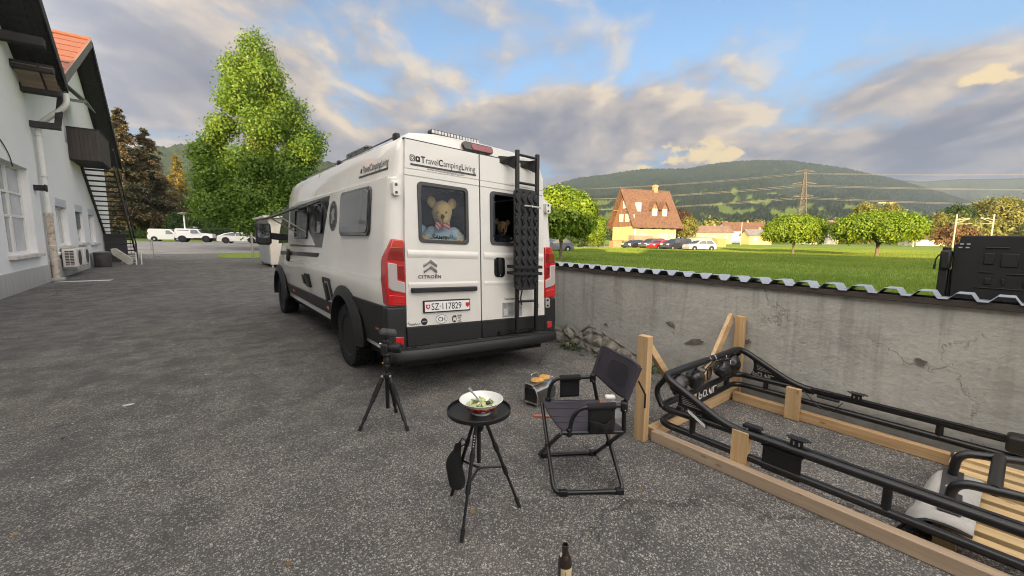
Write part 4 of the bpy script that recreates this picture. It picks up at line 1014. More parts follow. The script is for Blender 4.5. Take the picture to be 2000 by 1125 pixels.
for x0 in (1.3, 4.2, 6.8, 9.0): MB().prism([(x0, 3.55), (x0 + .9, 3.55), (x0 + .9, 3.85), (x0, 3.85)], -.01, .03, FR).build('vent_window', M('dark_opening', (.07, .055, .04), .7), fh)
hwin(fh, FR, 3.9, .7, 4.7, 1.6, 0)
MB().prism([(-.05, 0), (.28, 0), (.28, 4.7), (-.05, 4.7)], .003, .16, FR).build('corner_shade', BLUEW, fh)  # pale bluish strip put in for the shadow along this corner
dz = lambda y: EZ - .95 * sl * .75 + (y + .95) * (RZ_ - EZ + .95 * sl * .75) / (W_ / 2 + .95)
for xc in (5.2, 7.75):
    yb = .55; zb = dz(yb)
    dm = MB().prism([(xc - .72, zb), (xc + .72, zb), (xc + .72, zb + 1.75), (xc, zb + 3.0), (xc - .72, zb + 1.75)], yb, 3.2, lambda a, c, d: (a, d, c)).build('dormer', BOARDB, fh)
    r_ = MB()
    for sgn in (-1, 1):
        q = [Vector((xc, yb - .35, zb + 3.15)), Vector((xc, 3.6, zb + 3.15)), Vector((xc + sgn * 1.05, 3.0, zb + 1.35)), Vector((xc + sgn * 1.05, yb - .35, zb + 1.35))]; n = Vector((sgn * .05, 0, .10))
        r_.add(q + [p + n for p in q], [(0, 1, 2, 3), (4, 7, 6, 5), (0, 4, 5, 1), (2, 6, 7, 3), (1, 5, 6, 2), (0, 3, 7, 4)])
    r_.build('dormer_roof', ROOFR, dm)
    hwin(fh, lambda x, z, d: (x, yb - .004 - d, z), xc - .55, zb + .18, xc + .55, zb + 1.62)
sk = MB(); yb = 1.0; zb = dz(yb); sk.bb((1.25, yb, zb - .1), (2.1, yb + 1.4, zb + 2.1)); sk.build('roof_dormer_box', M('dormer_pale', (.74, .68, .48), .6), fh)

# ---------------------------------------------------------------- cars
TYRE = M('tyre_rubber', (.010, .010, .011), .85, var=.2, vscale=12)
RIM = M('alloy_rim', (.45, .45, .46), .35, .7)
RIMB = M('black_rim', (.014, .014, .015), .35)
CARGL = M('car_glass', (.025, .030, .036), .05, spec=.9)
REDL = M('tail_red', (.45, .015, .015), .15, coat=.8)
CLEARL = M('head_clear', (.70, .72, .74), .1, spec=.9)
TRIM = M('black_trim', (.012, .012, .013), .6)
def paint(n, c, metal=0.): return M('paint_' + n, c, .28, metal, coat=.7)
def car(label, loc, rz, style, pm, cat='car', name='parked_car', group=None):
    t = local_thing(name, label, cat, loc, rz, group)
    if style == 'hatch':
        L, W, H, belt = 4.1, 1.74, 1.46, .92
        low = [(-2.02, .30), (-2.06, .55), (-2.0, .95), (-1.88, 1.02), (-1.55, 1.40), (-1.2, 1.46), (.0, 1.44), (.35, 1.36), (1.05, .96), (1.75, .84), (2.0, .68), (2.05, .42), (1.98, .24), (-1.9, .22)]
        side = [[(-1.62, .98), (-1.36, 1.34), (-1.05, 1.38), (-.55, 1.38), (-.55, .96)], [(-.48, .96), (-.48, 1.38), (-.02, 1.37), (.26, 1.30), (.84, .96)]]; ws = (.35, 1.36, 1.05, .96); rw = (-1.55, 1.40, -1.88, 1.02); wr, wx = .31, (-1.25, 1.27)
    elif style == 'mpv':
        L, W, H, belt = 4.5, 1.82, 1.68, 1.02
        low = [(-2.2, .30), (-2.25, .6), (-2.2, 1.0), (-1.95, 1.58), (-1.6, 1.68), (.2, 1.64), (.55, 1.54), (1.35, 1.04), (2.0, .88), (2.2, .70), (2.25, .42), (2.15, .24), (-2.1, .22)]
        side = [[(-2.02, 1.06), (-1.80, 1.54), (-1.2, 1.58), (-1.2, 1.04)], [(-1.12, 1.04), (-1.12, 1.58), (-.25, 1.57), (-.25, 1.04)], [(-.17, 1.04), (-.17, 1.57), (.18, 1.54), (.5, 1.46), (1.1, 1.04)]]; ws = (.55, 1.54, 1.35, 1.04); rw = (-1.95, 1.58, -2.2, 1.05); wr, wx = .33, (-1.4, 1.4)
    elif style == 'panelvan':
        L, W, H, belt = 4.4, 1.82, 1.82, 1.08
        low = [(-2.15, .34), (-2.2, .6), (-2.18, 1.3), (-2.08, 1.74), (-1.9, 1.82), (.1, 1.80), (.55, 1.72), (1.25, 1.14), (1.9, .98), (2.15, .78), (2.2, .45), (2.1, .26), (-2.05, .28)]
        side = [[(.02, 1.10), (.02, 1.62), (.42, 1.60), (1.02, 1.12)]]; ws = (.55, 1.72, 1.25, 1.14); rw = None; wr, wx = .33, (-1.38, 1.38)
    elif style == 'suv':
        L, W, H, belt = 4.5, 1.9, 1.88, 1.16
        low = [(-2.1, .62), (-2.14, .8), (-2.14, 1.15), (-2.05, 1.78), (-1.95, 1.84), (-.75, 1.84), (-.70, 1.80), (.25, 1.80), (.42, 1.74), (.82, 1.22), (1.75, 1.16), (2.1, 1.08), (2.14, .7), (2.05, .58), (-2.0, .56)]
        side = [[(-.35, 1.22), (-.35, 1.70), (.32, 1.68), (.62, 1.22)]]; ws = (.42, 1.74, .82, 1.22); rw = (-2.05, 1.78, -2.14, 1.15); wr, wx = .42, (-1.3, 1.32)
    else:   # low coupe-like estate
        L, W, H, belt = 4.75, 1.9, 1.40, .90
        low = [(-2.3, .34), (-2.36, .6), (-2.3, .92), (-2.1, 1.0), (-1.55, 1.24), (-.6, 1.40), (.1, 1.39), (.5, 1.28), (1.25, .92), (2.05, .78), (2.32, .6), (2.36, .36), (2.25, .24), (-2.2, .24)]
        side = [[(-1.75, 1.02), (-1.3, 1.20), (-.6, 1.33), (-.35, 1.33), (-.35, .94)], [(-.28, .94), (-.28, 1.33), (.08, 1.32), (.42, 1.22), (1.0, .92)]]; ws = (.5, 1.28, 1.25, .92); rw = (-1.5, 1.255, -2.1, 1.0); wr, wx = .35, (-1.4, 1.42)
    def tw(z): return 1 - .20 * max(0, (z - belt)) / max(.3, H - belt) - .05 * max(0, .45 - z) / .3
    mb = MB(); n = len(low); vs = []
    for k_, f in ((-1, .90), (-1, 1.), (1, 1.), (1, .90)):
        for x, z in low:
            ins = .05 if f < 1 else 0
            vs.append((x * (1 - .0 if f == 1 else 1), k_ * W / 2 * tw(z) - k_ * (0 if f < 1 else .05), z))
    # outer sides stand full width, edges tucked in a little for a rounded section
    m_ = len(low); V0 = []
    cx = sum(p[0] for p in low) / m_; cz = sum(p[1] for p in low) / m_
    for yk, ins in ((-1, .06), (-.94, 0), (.94, 0), (1, .06)):
        for x, z in low:
            xx = x - ins * (1 if x > cx else -1) * .9; zz = z - ins * (.7 if z > cz else -.4)
            V0.append((xx, yk * W / 2 * tw(zz), zz))
    fs = [tuple(range(m_))[::-1], tuple(range(3 * m_, 4 * m_))]
    for r in range(3):
        for i in range(m_): fs.append((r * m_ + i, r * m_ + (i + 1) % m_, (r + 1) * m_ + (i + 1) % m_, (r + 1) * m_ + i))
    mb.add(V0, fs); body = mb.build('body', pm, t, smooth=38)
    for sgn in (-1, 1):
        for pl in side:
            MB().prism(pl, .0, .02, lambda x, z, d: (x, sgn * (W / 2 * tw(z) - .012 + d), z)).build('side_window', CARGL, t)
        for x in wx:
            MB().prism(ell(x, wr + .01, wr + .075, wr + .075, 20), 0, .02, lambda a, z, d: (a, sgn * (W / 2 * tw(.5) - .012 + d), max(z, .24 if style != 'suv' else .4))).build('wheel_arch', TRIM, t)
            w = MB().lathe([(wr * .60, -.09), (wr * .9, -.10), (wr, -.07), (wr, .07), (wr * .9, .10), (wr * .60, .09)], 20, (x, sgn * (W / 2 - .085), wr), 'Y').build('wheel', TYRE, t, smooth=40)
            r_ = MB().lathe([(wr * .10, .105), (wr * .62, .085), (wr * .64, .0)] if sgn > 0 else [(wr * .10, -.105), (wr * .62, -.085), (wr * .64, 0)], 16, (x, sgn * (W / 2 - .085), wr), 'Y')
            r_.build('rim', RIMB if style == 'suv' or style == 'coupe' else RIM, w, smooth=40)
        hx = max(p[0] for p in low); MB().box((hx - .20, sgn * W * .36, belt - .20), (.30, .36, .14)).build('headlight', CLEARL, t, bevel=.03)
        rx = min(p[0] for p in low); MB().box((rx + .08, sgn * W * .42, belt + (.05 if style in ('panelvan', 'suv') else -.02)), (.16, .20, .40 if style == 'panelvan' else .20)).build('tail_light', REDL, t, bevel=.02)
        MB().box((ws[2] - .25, sgn * (W / 2 + .06), belt + .06), (.14, .18, .13)).build('mirror', pm, t, bevel=.03)
    def cross(a, off):
        x0, z0, x1, z1 = a; mb = MB(); nx, nz = (z0 - z1), (x1 - x0)
        l = math.hypot(nx, nz); nx, nz = nx / l * off, nz / l * off
        if nz < 0: nx, nz = -nx, -nz
        p = [(x0 + (x1 - x0) * .10, z0 + (z1 - z0) * .10), (x0 + (x1 - x0) * .92, z0 + (z1 - z0) * .92)]
        q = []
        for (x, z) in p:
            for s in (-1, 1): q.append((x + nx, s * (W / 2 * tw(z) - .12), z + nz))
        q += [(a_ - nx * 2.5, b_, c_ - nz * 2.5) for a_, b_, c_ in q]
        return mb.add(q, [(0, 1, 3, 2), (4, 6, 7, 5), (0, 2, 6, 4), (1, 5, 7, 3), (0, 4, 5, 1), (2, 3, 7, 6)])
    cross(ws, .012).build('windscreen', CARGL, t)
    if rw: cross(rw, .012).build('rear_window', CARGL, t)
    bx = min(p[0] for p in low); MB().bb((bx - .03, -W * .46, .30 if style != 'suv' else .55), (bx + .10, W * .46, .52 if style != 'suv' else .75)).build('bumper', TRIM if style in ('panelvan', 'suv') else pm, t, bevel=.03)
    MB().bb((bx - .035, -.26, .56 if style != 'suv' else .80), (bx - .015, .26, .67 if style != 'suv' else .91)).build('number_plate', CREAM2, t)
    return t
PW = paint('white', (.72, .72, .70)); PS = paint('silver', (.50, .51, .50), .4); PD = paint('dark', (.022, .026, .034)); PR = paint('red', (.42, .015, .02)); PG = paint('graphite', (.06, .065, .07), .3)
# the camera sees these from behind their left quarter: heading roughly to the right of the picture
hd = math.atan2(-.62 * .8 + .3, .784 * .8 + .2)
c1 = car('white panel van with red tail lights parked left of the white pickup', (-2.0, 79.2, .46), R(-18), 'panelvan', PW, 'van', group='white vehicles in the car park')
c2 = car('white boxy off-roader with black wheels and dark rear quarter window', (1.1, 71.4, .45), R(-14), 'suv', PW, 'car', group='white vehicles in the car park')
MB().prism([(-1.85, 1.3), (-.55, 1.3), (-.55, 1.66), (-1.85, 1.66)], 0, .02, lambda x, z, d: (x, -(.80 + d), z)).build('canopy_panel', M('navy_panel', (.03, .05, .12), .4), c2)
mb = MB(); mb.bb((-.6, -.75, 1.86), (.1, .75, 1.92)); mb.bb((-.1, -.55, 1.921), (.12, .55, 2.12)); mb.build('roof_rack', M('rack_grey', (.30, .31, .30), .5), c2)
c3 = car('white low car with dark rear window parked under the tree branches', (5.5, 62.4, .45), R(-22), 'coupe', PW, 'car', group='white vehicles in the car park')
FC = 'cars parked in front of the farmhouse'
A0 = R(180 - 25)
car('silver hatchback, nearest and rightmost of the cars at the farmhouse', (54.9, 28.2, -.02), R(152), 'hatch', PS, group=FC)
car('dark people carrier tucked behind the silver hatchback', (55.4, 31.9, -.02), R(163), 'mpv', PD, group=FC)
car('bright red car between the dark people carrier and the grey car', (55.6, 34.4, -.02), R(165), 'hatch', PR, group=FC)
car('grey estate car left of the red car at the farmhouse', (58.5, 37.8, -.02), R(170), 'mpv', PG, group=FC)
car('dark low car, leftmost at the farmhouse beside the gravel', (57.5, 40.4, -.02), R(178), 'coupe', PD, group=FC)
car('dark car standing under the maple next to the van', (32.5, 33.4, -.02), R(165), 'hatch', PD)
car('dark blue car partly hidden by the right edge of the camper van', (22.6, 26.9, -.02), R(150), 'hatch', paint('navy', (.03, .045, .08)))
MB0 = MB(); pts = [(44, 47), (50, 42.5), (57, 36.5), (58.5, 31), (60.5, 30), (76, 45), (70, 53), (55, 56)]
MB0.add([(x, y, -.006) for x, y in pts], [tuple(range(len(pts)))]); struct(MB0.build('gravel_forecourt', M('forecourt_gravel', (.27, .23, .18), .95, var=.25, vscale=.6)))
# things standing about on the farmhouse forecourt
BINB = M('crate_brown', (.30, .19, .10), .8, var=.2, vscale=3); BING = M('bin_green', (.07, .17, .06), .6)
def boxthing(name, label, cat, c, d, rz, ma, lid=None):
    t = local_thing(name, label, cat, c, rz)
    MB().bb((-d[0] / 2, -d[1] / 2, 0), (d[0] / 2, d[1] / 2, d[2])).build('body', ma, t, bevel=.04)
    if lid: MB().bb((-d[0] / 2 - .05, -d[1] / 2 - .05, d[2]), (d[0] / 2 + .05, d[1] / 2 + .05, d[2] + .10)).build('lid', lid, t, bevel=.03)
    return t
boxthing('wooden_crate', 'brown timber crate on the farmhouse forecourt beside the garden shrub', 'crate', (59.3, 45.6, -.02), (1.9, 1.2, 1.15), HR, BINB, BOARDB)
boxthing('waste_bin', 'green bin beside the brown crate at the farmhouse', 'bin', (60.7, 44.4, -.02), (1.3, 1.0, 1.2), HR, BING, BINB)
boxthing('tarp_trailer', 'brown tarpaulin covered trailer before the farmhouse wall', 'trailer', (66.2, 45.2, -.02), (4.2, 1.9, 2.2), HR, M('tarp_brown', (.22, .17, .12), .8, var=.2, vscale=2, bump=.4, bscale=6))
boxthing('low_garage', 'low grey garage wall right of the farmhouse', 'garage', (82.5, 42.2, -.02), (5.0, 2.2, 1.9), HR, M('garage_grey', (.30, .29, .27), .8, var=.1), ROOFB)
boxthing('timber_shed', 'small orange brown shed at the right end of the forecourt', 'shed', (82.0, 38.2, -.02), (2.2, 1.4, 1.7), HR, M('shed_orange', (.42, .22, .09), .8, var=.2), BINB)

# ---------------------------------------------------------------- houses further off
def small_house(label, c, rz, l, w, ez, rz_, wm, rm, wins=3, group=None):
    t = local_thing('house', label, 'house', c, rz, group)
    MB().bb((0, 0, 0), (l, w, ez)).build('wall', wm, t)
    mb = MB(); mb.prism([(0, ez), (w, ez), (w / 2, rz_ - .1)], 0.02, l - .02, lambda a, b, d: (d, a, b)); mb.build('gable', wm, t)
    r_ = roof2(-.5, l + .5, -.6, ez - .25, w / 2, rz_, .14); r2_ = roof2(-.5, l + .5, w + .6, ez - .25, w / 2, rz_, .14); r_.add(r2_.v, r2_.f); ro = r_.build('roof', rm, t)
    MB().bb((l * .6, w / 2 - .3, rz_ - .3), (l * .6 + .6, w / 2 + .3, rz_ + .8)).build('chimney', BRICK, ro)
    for i in range(wins):
        x0 = l * (i + .5) / wins - .5; hwin(t, FR, x0, ez * .45, x0 + 1.1, ez * .45 + 1.15)
    return t
small_house('yellow lit house with long brown roof beyond the meadow', (146.6, 76.6, 0), math.atan2(-8.2, 10), 12.8, 8, 4.2, 6.6, CREAM, ROOFB)
small_house('pale blue grey house left of the yellow lit house', (142.6, 81.6, 0), math.atan2(-8.2, 10) - .5, 5.5, 6.5, 4.0, 5.9, BLUEW, ROOFG, 2)
small_house('house with bright red roof behind the thin white pole', (176, 79, .3), math.atan2(-8.2, 10), 17, 9, 5.0, 8.6, BLUEW, ROOFR)
small_house('low yellow bungalow with hipped grey roof before the red roof', (152.5, 60.8, 0), math.atan2(-8.2, 10), 7.6, 6, 3.2, 5.2, CREAM, ROOFG, 2)
small_house('distant pale house between the two meadow maples', (212, 60, 0), math.atan2(-8.2, 10), 12, 9, 6.5, 10.5, CREAM2, ROOFB)
small_house('low white building right of the broad maple behind the rusty shrub', (214, 27, 0), math.atan2(-7, 10), 16, 7, 2.6, 4.0, CREAM2, ROOFR, 4)
q_ = random.Random(21)
HG = 'tiny white houses on the forested hill'
HL = ['leftmost of three tiny white houses on the slope left of the pylon', 'middle one of three tiny white houses on the slope left of the pylon', 'tiny white house on the slope closest to the pylon', 'leftmost of four tiny white houses on the clearing right of the pylon', 'second from left of the tiny white houses on the right clearing', 'third from left of the tiny white houses on the right clearing', 'rightmost of the tiny white houses on the hill clearing', 'lone tiny white house on the slope right above the farmhouse', 'lowest tiny white house on the slope left of the pylon']
for i, (px_, dist, dz) in enumerate([(1519, 1150, 52), (1530, 1180, 57), (1543, 1170, 60), (1785, 1750, 118), (1797, 1760, 116), (1805, 1740, 113), (1816, 1760, 110), (1352, 900, 30), (1512, 1130, 50)]):
    a = (px_ - 1000) / 800; d_ = cf_ + cr_ * a; p = d_ * dist
    t = local_thing('hillside_house', HL[i], 'house', (p.x, p.y, dz - 6), q_.uniform(0, 3), HG)
    MB().bb((-7, -5, 0), (7, 5, 12)).build('wall', CREAM2, t); mb = roof2(-7.5, 7.5, -5.6, 11.6, 0, 15, .3); m2 = roof2(-7.5, 7.5, 5.6, 11.6, 0, 15, .3); mb.add(m2.v, m2.f); mb.build('roof', ROOFB, t)
# poles, pylon, wires, crane, railway masts
POLE = M('pole_pale', (.33, .31, .26), .7, var=.1)
t = thing('white_pole', 'thin white pole in front of the red roofed house', 'pole', (127.5, 53.2, 0)); MB().tube([(127.5, 53.2, 0), (127.5, 53.2, 6.3)], .10, 8).build('shaft', POLE, t, smooth=60); MB().lathe([(.1, 6.3), (.22, 6.35), (.1, 6.6)], 8, (127.5, 53.2, 0)).build('cap', POLE, t)
STEEL = M('pylon_steel', (.11, .10, .085), .7, .1)
py = Vector((305.7, 92.5, -1)); ax = Vector((.60, -.80, 0)); bx_ = Vector((.8, .6, 0))
t = thing('electricity_pylon', 'tall lattice pylon with three crossarms before the forested hill', 'pylon', py)
mb = MB()
def pt(z, sx, sy): w = 2.9 * (1 - z / 50) ** 1.1 + .30; return py + ax * (sx * w) + bx_ * (sy * w) + Vector((0, 0, z))
for sx in (-1, 1):
    for sy in (-1, 1): mb.tube([pt(z, sx, sy) for z in (0, 12, 24, 36, 46)], .18, 4)
zs = [0, 5, 10, 14.5, 18.5, 22, 25.5, 28.5, 31.5, 34.5, 37, 39.5, 42, 44.5]
for a, b_ in zip(zs, zs[1:]):
    for sx, sy, ex, ey in ((-1, -1, 1, -1), (1, -1, 1, 1), (1, 1, -1, 1), (-1, 1, -1, -1)):
        mb.tube([pt(a, sx, sy), pt(b_, ex, ey)], .10, 3); mb.tube([pt(a, ex, ey), pt(b_, sx, sy)], .10, 3); mb.tube([pt(b_, sx, sy), pt(b_, ex, ey)], .08, 3)
mb.build('lattice_tower', STEEL, t)
ARMS = [(29.8, 5.6), (37.4, 6.4), (44.8, 5.2)]
for z, w in ARMS:
    mb = MB()
    for s in (-1, 1):
        tip = py + ax * (s * w) + Vector((0, 0, z + .5))
        for sy in (-1, 1):
            mb.tube([pt(z, s * .4, sy), tip], .14, 4); mb.tube([pt(z + 1.5, s * .4, sy), tip], .12, 4)
    mb.build('crossarm', STEEL, t)
WIREM = M('wire_steel', (.13, .125, .12), .7, .1)
for i, (z, w) in enumerate(ARMS):
    for s in (-1, 1):
        p0 = py + ax * (s * w) + Vector((0, 0, z - .6))
        mb = MB()
        for dirn, L, drop, dzv in ((Vector((-.55, .835, 0)), 330, 7, 2), (Vector((.30, -.955, 0)), 380, 8, -8)):
            pts = [p0 + dirn * (L * u) + Vector((0, 0, dzv * u - 4 * drop * u * (1 - u))) for u in [k_ / 16 for k_ in range(17)]]
            mb.tube(pts, .085 if i < 2 else .06, 4)
        o = mb.build('power_line', WIREM, None, org=tuple(p0)); tag(o, '%s conductor hanging from the %s crossarm of the pylon' % (('left', 'right')[s > 0], ('lowest', 'middle', 'top')[i]), 'power line', 'power lines on the pylon')
t = thing('tower_crane', 'small red tower crane above the broad maple', 'crane', (405.4, 67.4, 0)); RC = M('crane_red', (.45, .22, .12), .6)
MB().tube([(405.4, 67.4, 0), (405.4, 67.4, 29.5)], .5, 4).build('mast', RC, t); MB().tube([(399.5, 73.5, 29.5), (409.5, 65.3, 29.6)], .55, 4).build('jib', RC, t)
for i, (x, y, h, lab) in enumerate([(162.5, 13.4, 8.9, 'pale railway mast with bracket arms left of the dark case'), (170.4, 7.2, 9.1, 'pale railway mast standing above the dark case'), (168, 21.9, 7.6, 'pale railway mast right of the broad maple')]):
    t = thing('railway_mast', lab, 'mast', (x, y, 0), 'railway masts'); MB().tube([(x, y, -.1), (x, y, h)], .17, 6).build('pole', POLE, t, smooth=60)
    mb = MB(); s = -1 if i == 1 else 1
    mb.tube([(x, y, h - 1.5), (x + .62 * 4 * s, y - .62 * 4 * s * .9, h - 1.0)], .09, 4); mb.tube([(x, y, h - 2.3), (x + .62 * 4 * s, y - .62 * 4 * s * .9, h - 1.1)], .08, 4); mb.tube([(x, y, h - 2.6), (x + .62 * 5 * s, y - .62 * 5 * s * .9, h - 2.4)], .06, 4); mb.build('bracket_arm', POLE, t)

# ---------------------------------------------------------------- far end of the yard
t = thing('street_lamp', 'white lamp post with flat wide head in the car park', 'street lamp', (0, 84.8, .6)); WP = M('white_post', (.72, .71, .66), .5)
MB().tube([(0, 84.8, .5), (0, 84.8, 4.6)], .10, 8).build('post', WP, t, smooth=60); MB().lathe([(.10, 4.5), (.75, 4.8), (.78, 4.9), (.2, 5.0)], 16, (0, 84.8, 0)).build('lamp_head', M('lamp_grey', (.35, .36, .34), .5), t, smooth=40)
STB = M('barrier_steel', (.30, .31, .31), .5, .5)
t = thing('crowd_barrier', 'grey tubular barrier frame beyond the foot of the stair', 'barrier', (-2.3, 37.2, 0))
P0, P1 = Vector((-2.95, 37.8, 0)), Vector((-1.75, 36.2, 0)); mb = MB(); up = Vector((0, 0, 1))
mb.tube(fillet([P0, P0 + up * 1.1, P1 + up * 1.1, P1], .08, 3), .024, 8); mb.tube([P0 + up * .45, P1 + up * .45], .018, 6); mb.tube([P0 + (P1 - P0) * .10 + up * .45, P0 + (P1 - P0) * .10 + up * 1.1], .015, 6); mb.tube([P0 + (P1 - P0) * .92 + up * .45, P0 + (P1 - P0) * .92 + up * 1.1], .015, 6)
mb.build('frame', STB, t, smooth=50)
mb = MB(); n = (P1 - P0).normalized().cross(up)
for P in (P0, P1): mb.tube([P - n * .3 + up * .02, P + n * .3 + up * .02], .022, 6)
mb.build('foot', STB, t, smooth=50)
IRON = M('board_cover', (.64, .61, .52), .85, var=.15, vscale=5)
t = thing('ironing_board', 'pale ironing board leaning by the foot of the stair', 'ironing board', (-2.4, 27.6, 0))
fr = Vector((-2.12, 27.35, .06)); to = fr - cr_ * 1.02 + Vector((0, 0, .70)); d = to - fr; wv = (cr_ * .50 + Vector((0, 0, .80))).normalized()
pl_ = [(s * d.length, (.19 if .12 < s < .78 else .19 * math.sin(min(1, (s / .12 if s <= .12 else (1 - s) / .22)) * math.pi / 2) + .01)) for s in [i / 16 for i in range(17)]]
out_ = [(a, b_) for a, b_ in pl_] + [(a, -b_) for a, b_ in pl_[::-1]]; dn = d.normalized(); nn = dn.cross(wv).normalized()
MB().prism(out_, -.012, .02, lambda a, b_, q: fr + dn * a + wv * b_ + nn * q).build('board', IRON, t, bevel=.008)
mb = MB(); mb.tube([fr + dn * .3, fr + dn * .3 + Vector((-.2, .5, -.05))], .012, 6); mb.tube([fr + dn * .6, Vector((-2.6, 28.3, .03))], .012, 6); mb.build('leg', WP, t, smooth=60)
t = thing('white_trestle', 'white tubular trestle lying beside the ironing board', 'trestle', (-1.9, 27.4, 0))
mb = MB()
for z in (.34, .26): mb.tube([(-2.5, 28.2, z), (-1.95, 27.2, z)], .018, 6)
for z in (.10,): mb.tube([(-2.6, 28.2, z), (-1.95, 27.2, z)], .012, 6)
mb.build('crossbar', WP, t, smooth=60)
for (x, y) in ((-1.98, 27.15), (-1.80, 27.35)): MB().tube([(x, y, .0), (x + .01, y, .62)], .026, 8).build('leg', WP, t, smooth=60)
t = thing('refuse_barrel', 'dark round barrel against the wall beside the stair foot', 'barrel', (-3.0, 25.9, 0)); MB().lathe([(.26, 0), (.29, .04), (.29, .58), (.31, .60), (.31, .64), (.27, .65)], 20, (-3.0, 25.9, 0)).build('drum', M('barrel_dark', (.06, .058, .055), .5, var=.3), t, smooth=40)
MB().lathe([(.30, .655), (.32, .67), (.05, .72), (.0, .72)], 20, (-3.0, 25.9, 0)).build('lid', M('barrel_lid', (.30, .29, .27), .5), t, smooth=40)
# painted strip by the downpipe
PM = M('worn_paint', (.55, .55, .52), .8, var=.2, vscale=9)
mb = MB(); mb.add([(-3.25, 18.40, .004), (-2.0, 18.25, .004), (-1.95, 18.62, .004), (-3.2, 18.66, .004)], [(0, 1, 2, 3)]); struct(mb.build('paint_strip', PM))
# white metal lockers standing at the end of the yard
LOCK = M('locker_white', (.66, .62, .52), .6, var=.06, vscale=2, dirt=(.36, .33, .27), damt=.35); LOCKD = M('locker_door', (.44, .45, .46), .5, .2, var=.10, vscale=1.4)
t = thing('metal_cabinet', 'tall white metal cabinet with grey doors standing beyond the camper van', 'cabinet', (3.4, 23, 0))
MB().bb((3.02, 21.8, .14), (4.4, 25.2, 2.28)).build('body', LOCK, t, bevel=.01)
MB().bb((2.80, 21.6, 2.285), (4.6, 25.4, 2.38)).build('roof', LOCK, t, bevel=.01)
for i in range(2):
    dd = MB().bb((2.985, 21.86 + i * 1.68, .17), (3.015, 21.86 + i * 1.68 + 1.62, 2.25)).build('door', LOCKD, t, bevel=.006)
    MB().bb((2.95, 21.86 + 1.62 * (1 - i) + i * 1.76, 1.1), (2.984, 21.90 + 1.62 * (1 - i) + i * 1.76 - .0, 1.3)).build('handle', BLACK, dd)
for (x, y) in ((3.1, 21.9), (4.3, 21.9), (3.1, 25.1), (4.3, 25.1)): MB().box((x, y, .07), (.08, .08, .14)).build('foot', LOCKD, t)
t = thing('gate_post', 'short pale post beside the metal cabinet', 'post', (3.3, 31.0, 0)); MB().tube([(3.3, 31.0, 0), (3.3, 31.0, 1.6)], .06, 8).build('shaft', POLE, t, smooth=60); MB().tube([(3.3, 31, 1.6), (3.3, 31, 1.66)], .075, 8).build('cap', POLE, t)
# ---------------------------------------------------------------- the camper van
VO = Vector((2.352, 3.547, 0))
TA = -0.0426
def VPt(u, v, z):
    """van coordinates (right, forward, up from the rear door centre) to world; the van leans a little on the uneven yard"""
    um = u - .062 * (z - 1.3)
    return Vector((VO.x + um * math.cos(TA) - z * math.sin(TA), VO.y + v, um * math.sin(TA) + z * math.cos(TA)))
VWHITE = M('van_white', (.71, .695, .645), .22, 0, var=.025, vscale=.7, coat=.5, dirt=(.58, .565, .52), dscale=1.3, damt=.35)
VBLACK = M('van_black_plastic', (.013, .0135, .0145), .5, var=.15, vscale=8, bump=.12, bscale=250)
VGLOSS = M('van_black_gloss', (.010, .0105, .012), .12, coat=.6)
VTINT = M('acrylic_window', (.095, .10, .105), .10, spec=.7, coat=.5)
CHROME = M('chrome_badge', (.42, .42, .42), .18, .9)
SILVER = M('silver_plate', (.55, .54, .50), .35, .6)
DGREY = M('decal_grey', (.045, .045, .047), .5)
MGREY = M('decal_midgrey', (.26, .26, .25), .5)
LRED = M('lamp_red', (.50, .012, .014), .12, spec=.7, coat=.9)
LRED2 = M('lamp_red_deep', (.22, .006, .008), .12, spec=.7, coat=.9)
LCLR = M('lamp_clear', (.42, .39, .37), .10, spec=.9, coat=.8)
ORNG = M('marker_orange', (.55, .12, .015), .25, coat=.5)
WHITEP = M('plate_white', (.78, .78, .75), .4)
BLK = M('print_black', (.012, .012, .012), .5)
REDP = M('print_red', (.55, .02, .025), .45)
van = thing('camper_van', 'white high roof camper van with ladder and two bears in its rear windows', 'camper van', tuple(VO))
prof = [(0, .335), (.93, .335), (.984, .352), (.990, .44), (1.001, .60), (1.04, .85), (1.045, 1.035), (1.028, 1.065), (1.032, 1.32), (1.005, 1.60), (.980, 1.86), (.970, 1.965), (.925, 1.985), (.915, 2.015), (.885, 2.19), (.835, 2.325), (.735, 2.40), (.5, 2.435), (0, 2.45)]
def su(z):
    for (a, za), (b, zb) in zip(prof[1:], prof[2:]):
        if za <= z <= zb and zb > za: return a + (b - a) * (z - za) / (zb - za)
    return .9
st = [(.015, 2.45, .045, .02), (.03, 2.45, .02, .01), (.07, 2.45, .0, 0), (.5, 2.455, 0, 0), (1.5, 2.46, 0, 0), (2.5, 2.46, 0, 0), (3.5, 2.46, 0, 0), (4.3, 2.455, 0, 0), (4.7, 2.42, .0, 0), (4.95, 2.26, .005, 0), (5.25, 1.90, .015, 0), (5.5, 1.52, .02, 0), (5.85, 1.34, .04, 0), (6.12, 1.12, .10, 0), (6.25, .88, .20, .02)]
full = [(-u, z) for u, z in prof[::-1]][:-1] + prof[:-1]
full = [(-u, z) for u, z in prof] ; full = full[::-1]          # left side, top to bottom centre
ring_ = [(-u, z) for u, z in prof[1:]][::-1][0:]               # top centre .. left bottom
ring_ = ring_ + [(u, z) for u, z in prof[1:-1]]                 # then right bottom .. right top
mb = MB(); n_ = len(ring_); vs = []
for (v, zt, ins, dz_) in st:
    for (u, z) in ring_:
        z2 = z if z <= .6 else .6 + (z - .6) * (zt - .6) / (2.45 - .6)
        u2 = u - math.copysign(min(abs(u), ins), u)
        if zt < 2.0: u2 *= 1 + .04 * (z2 > 1.0) * 0
        vs.append(VPt(u2, v, z2 - (dz_ if z > 2.3 else 0)))
fs = []
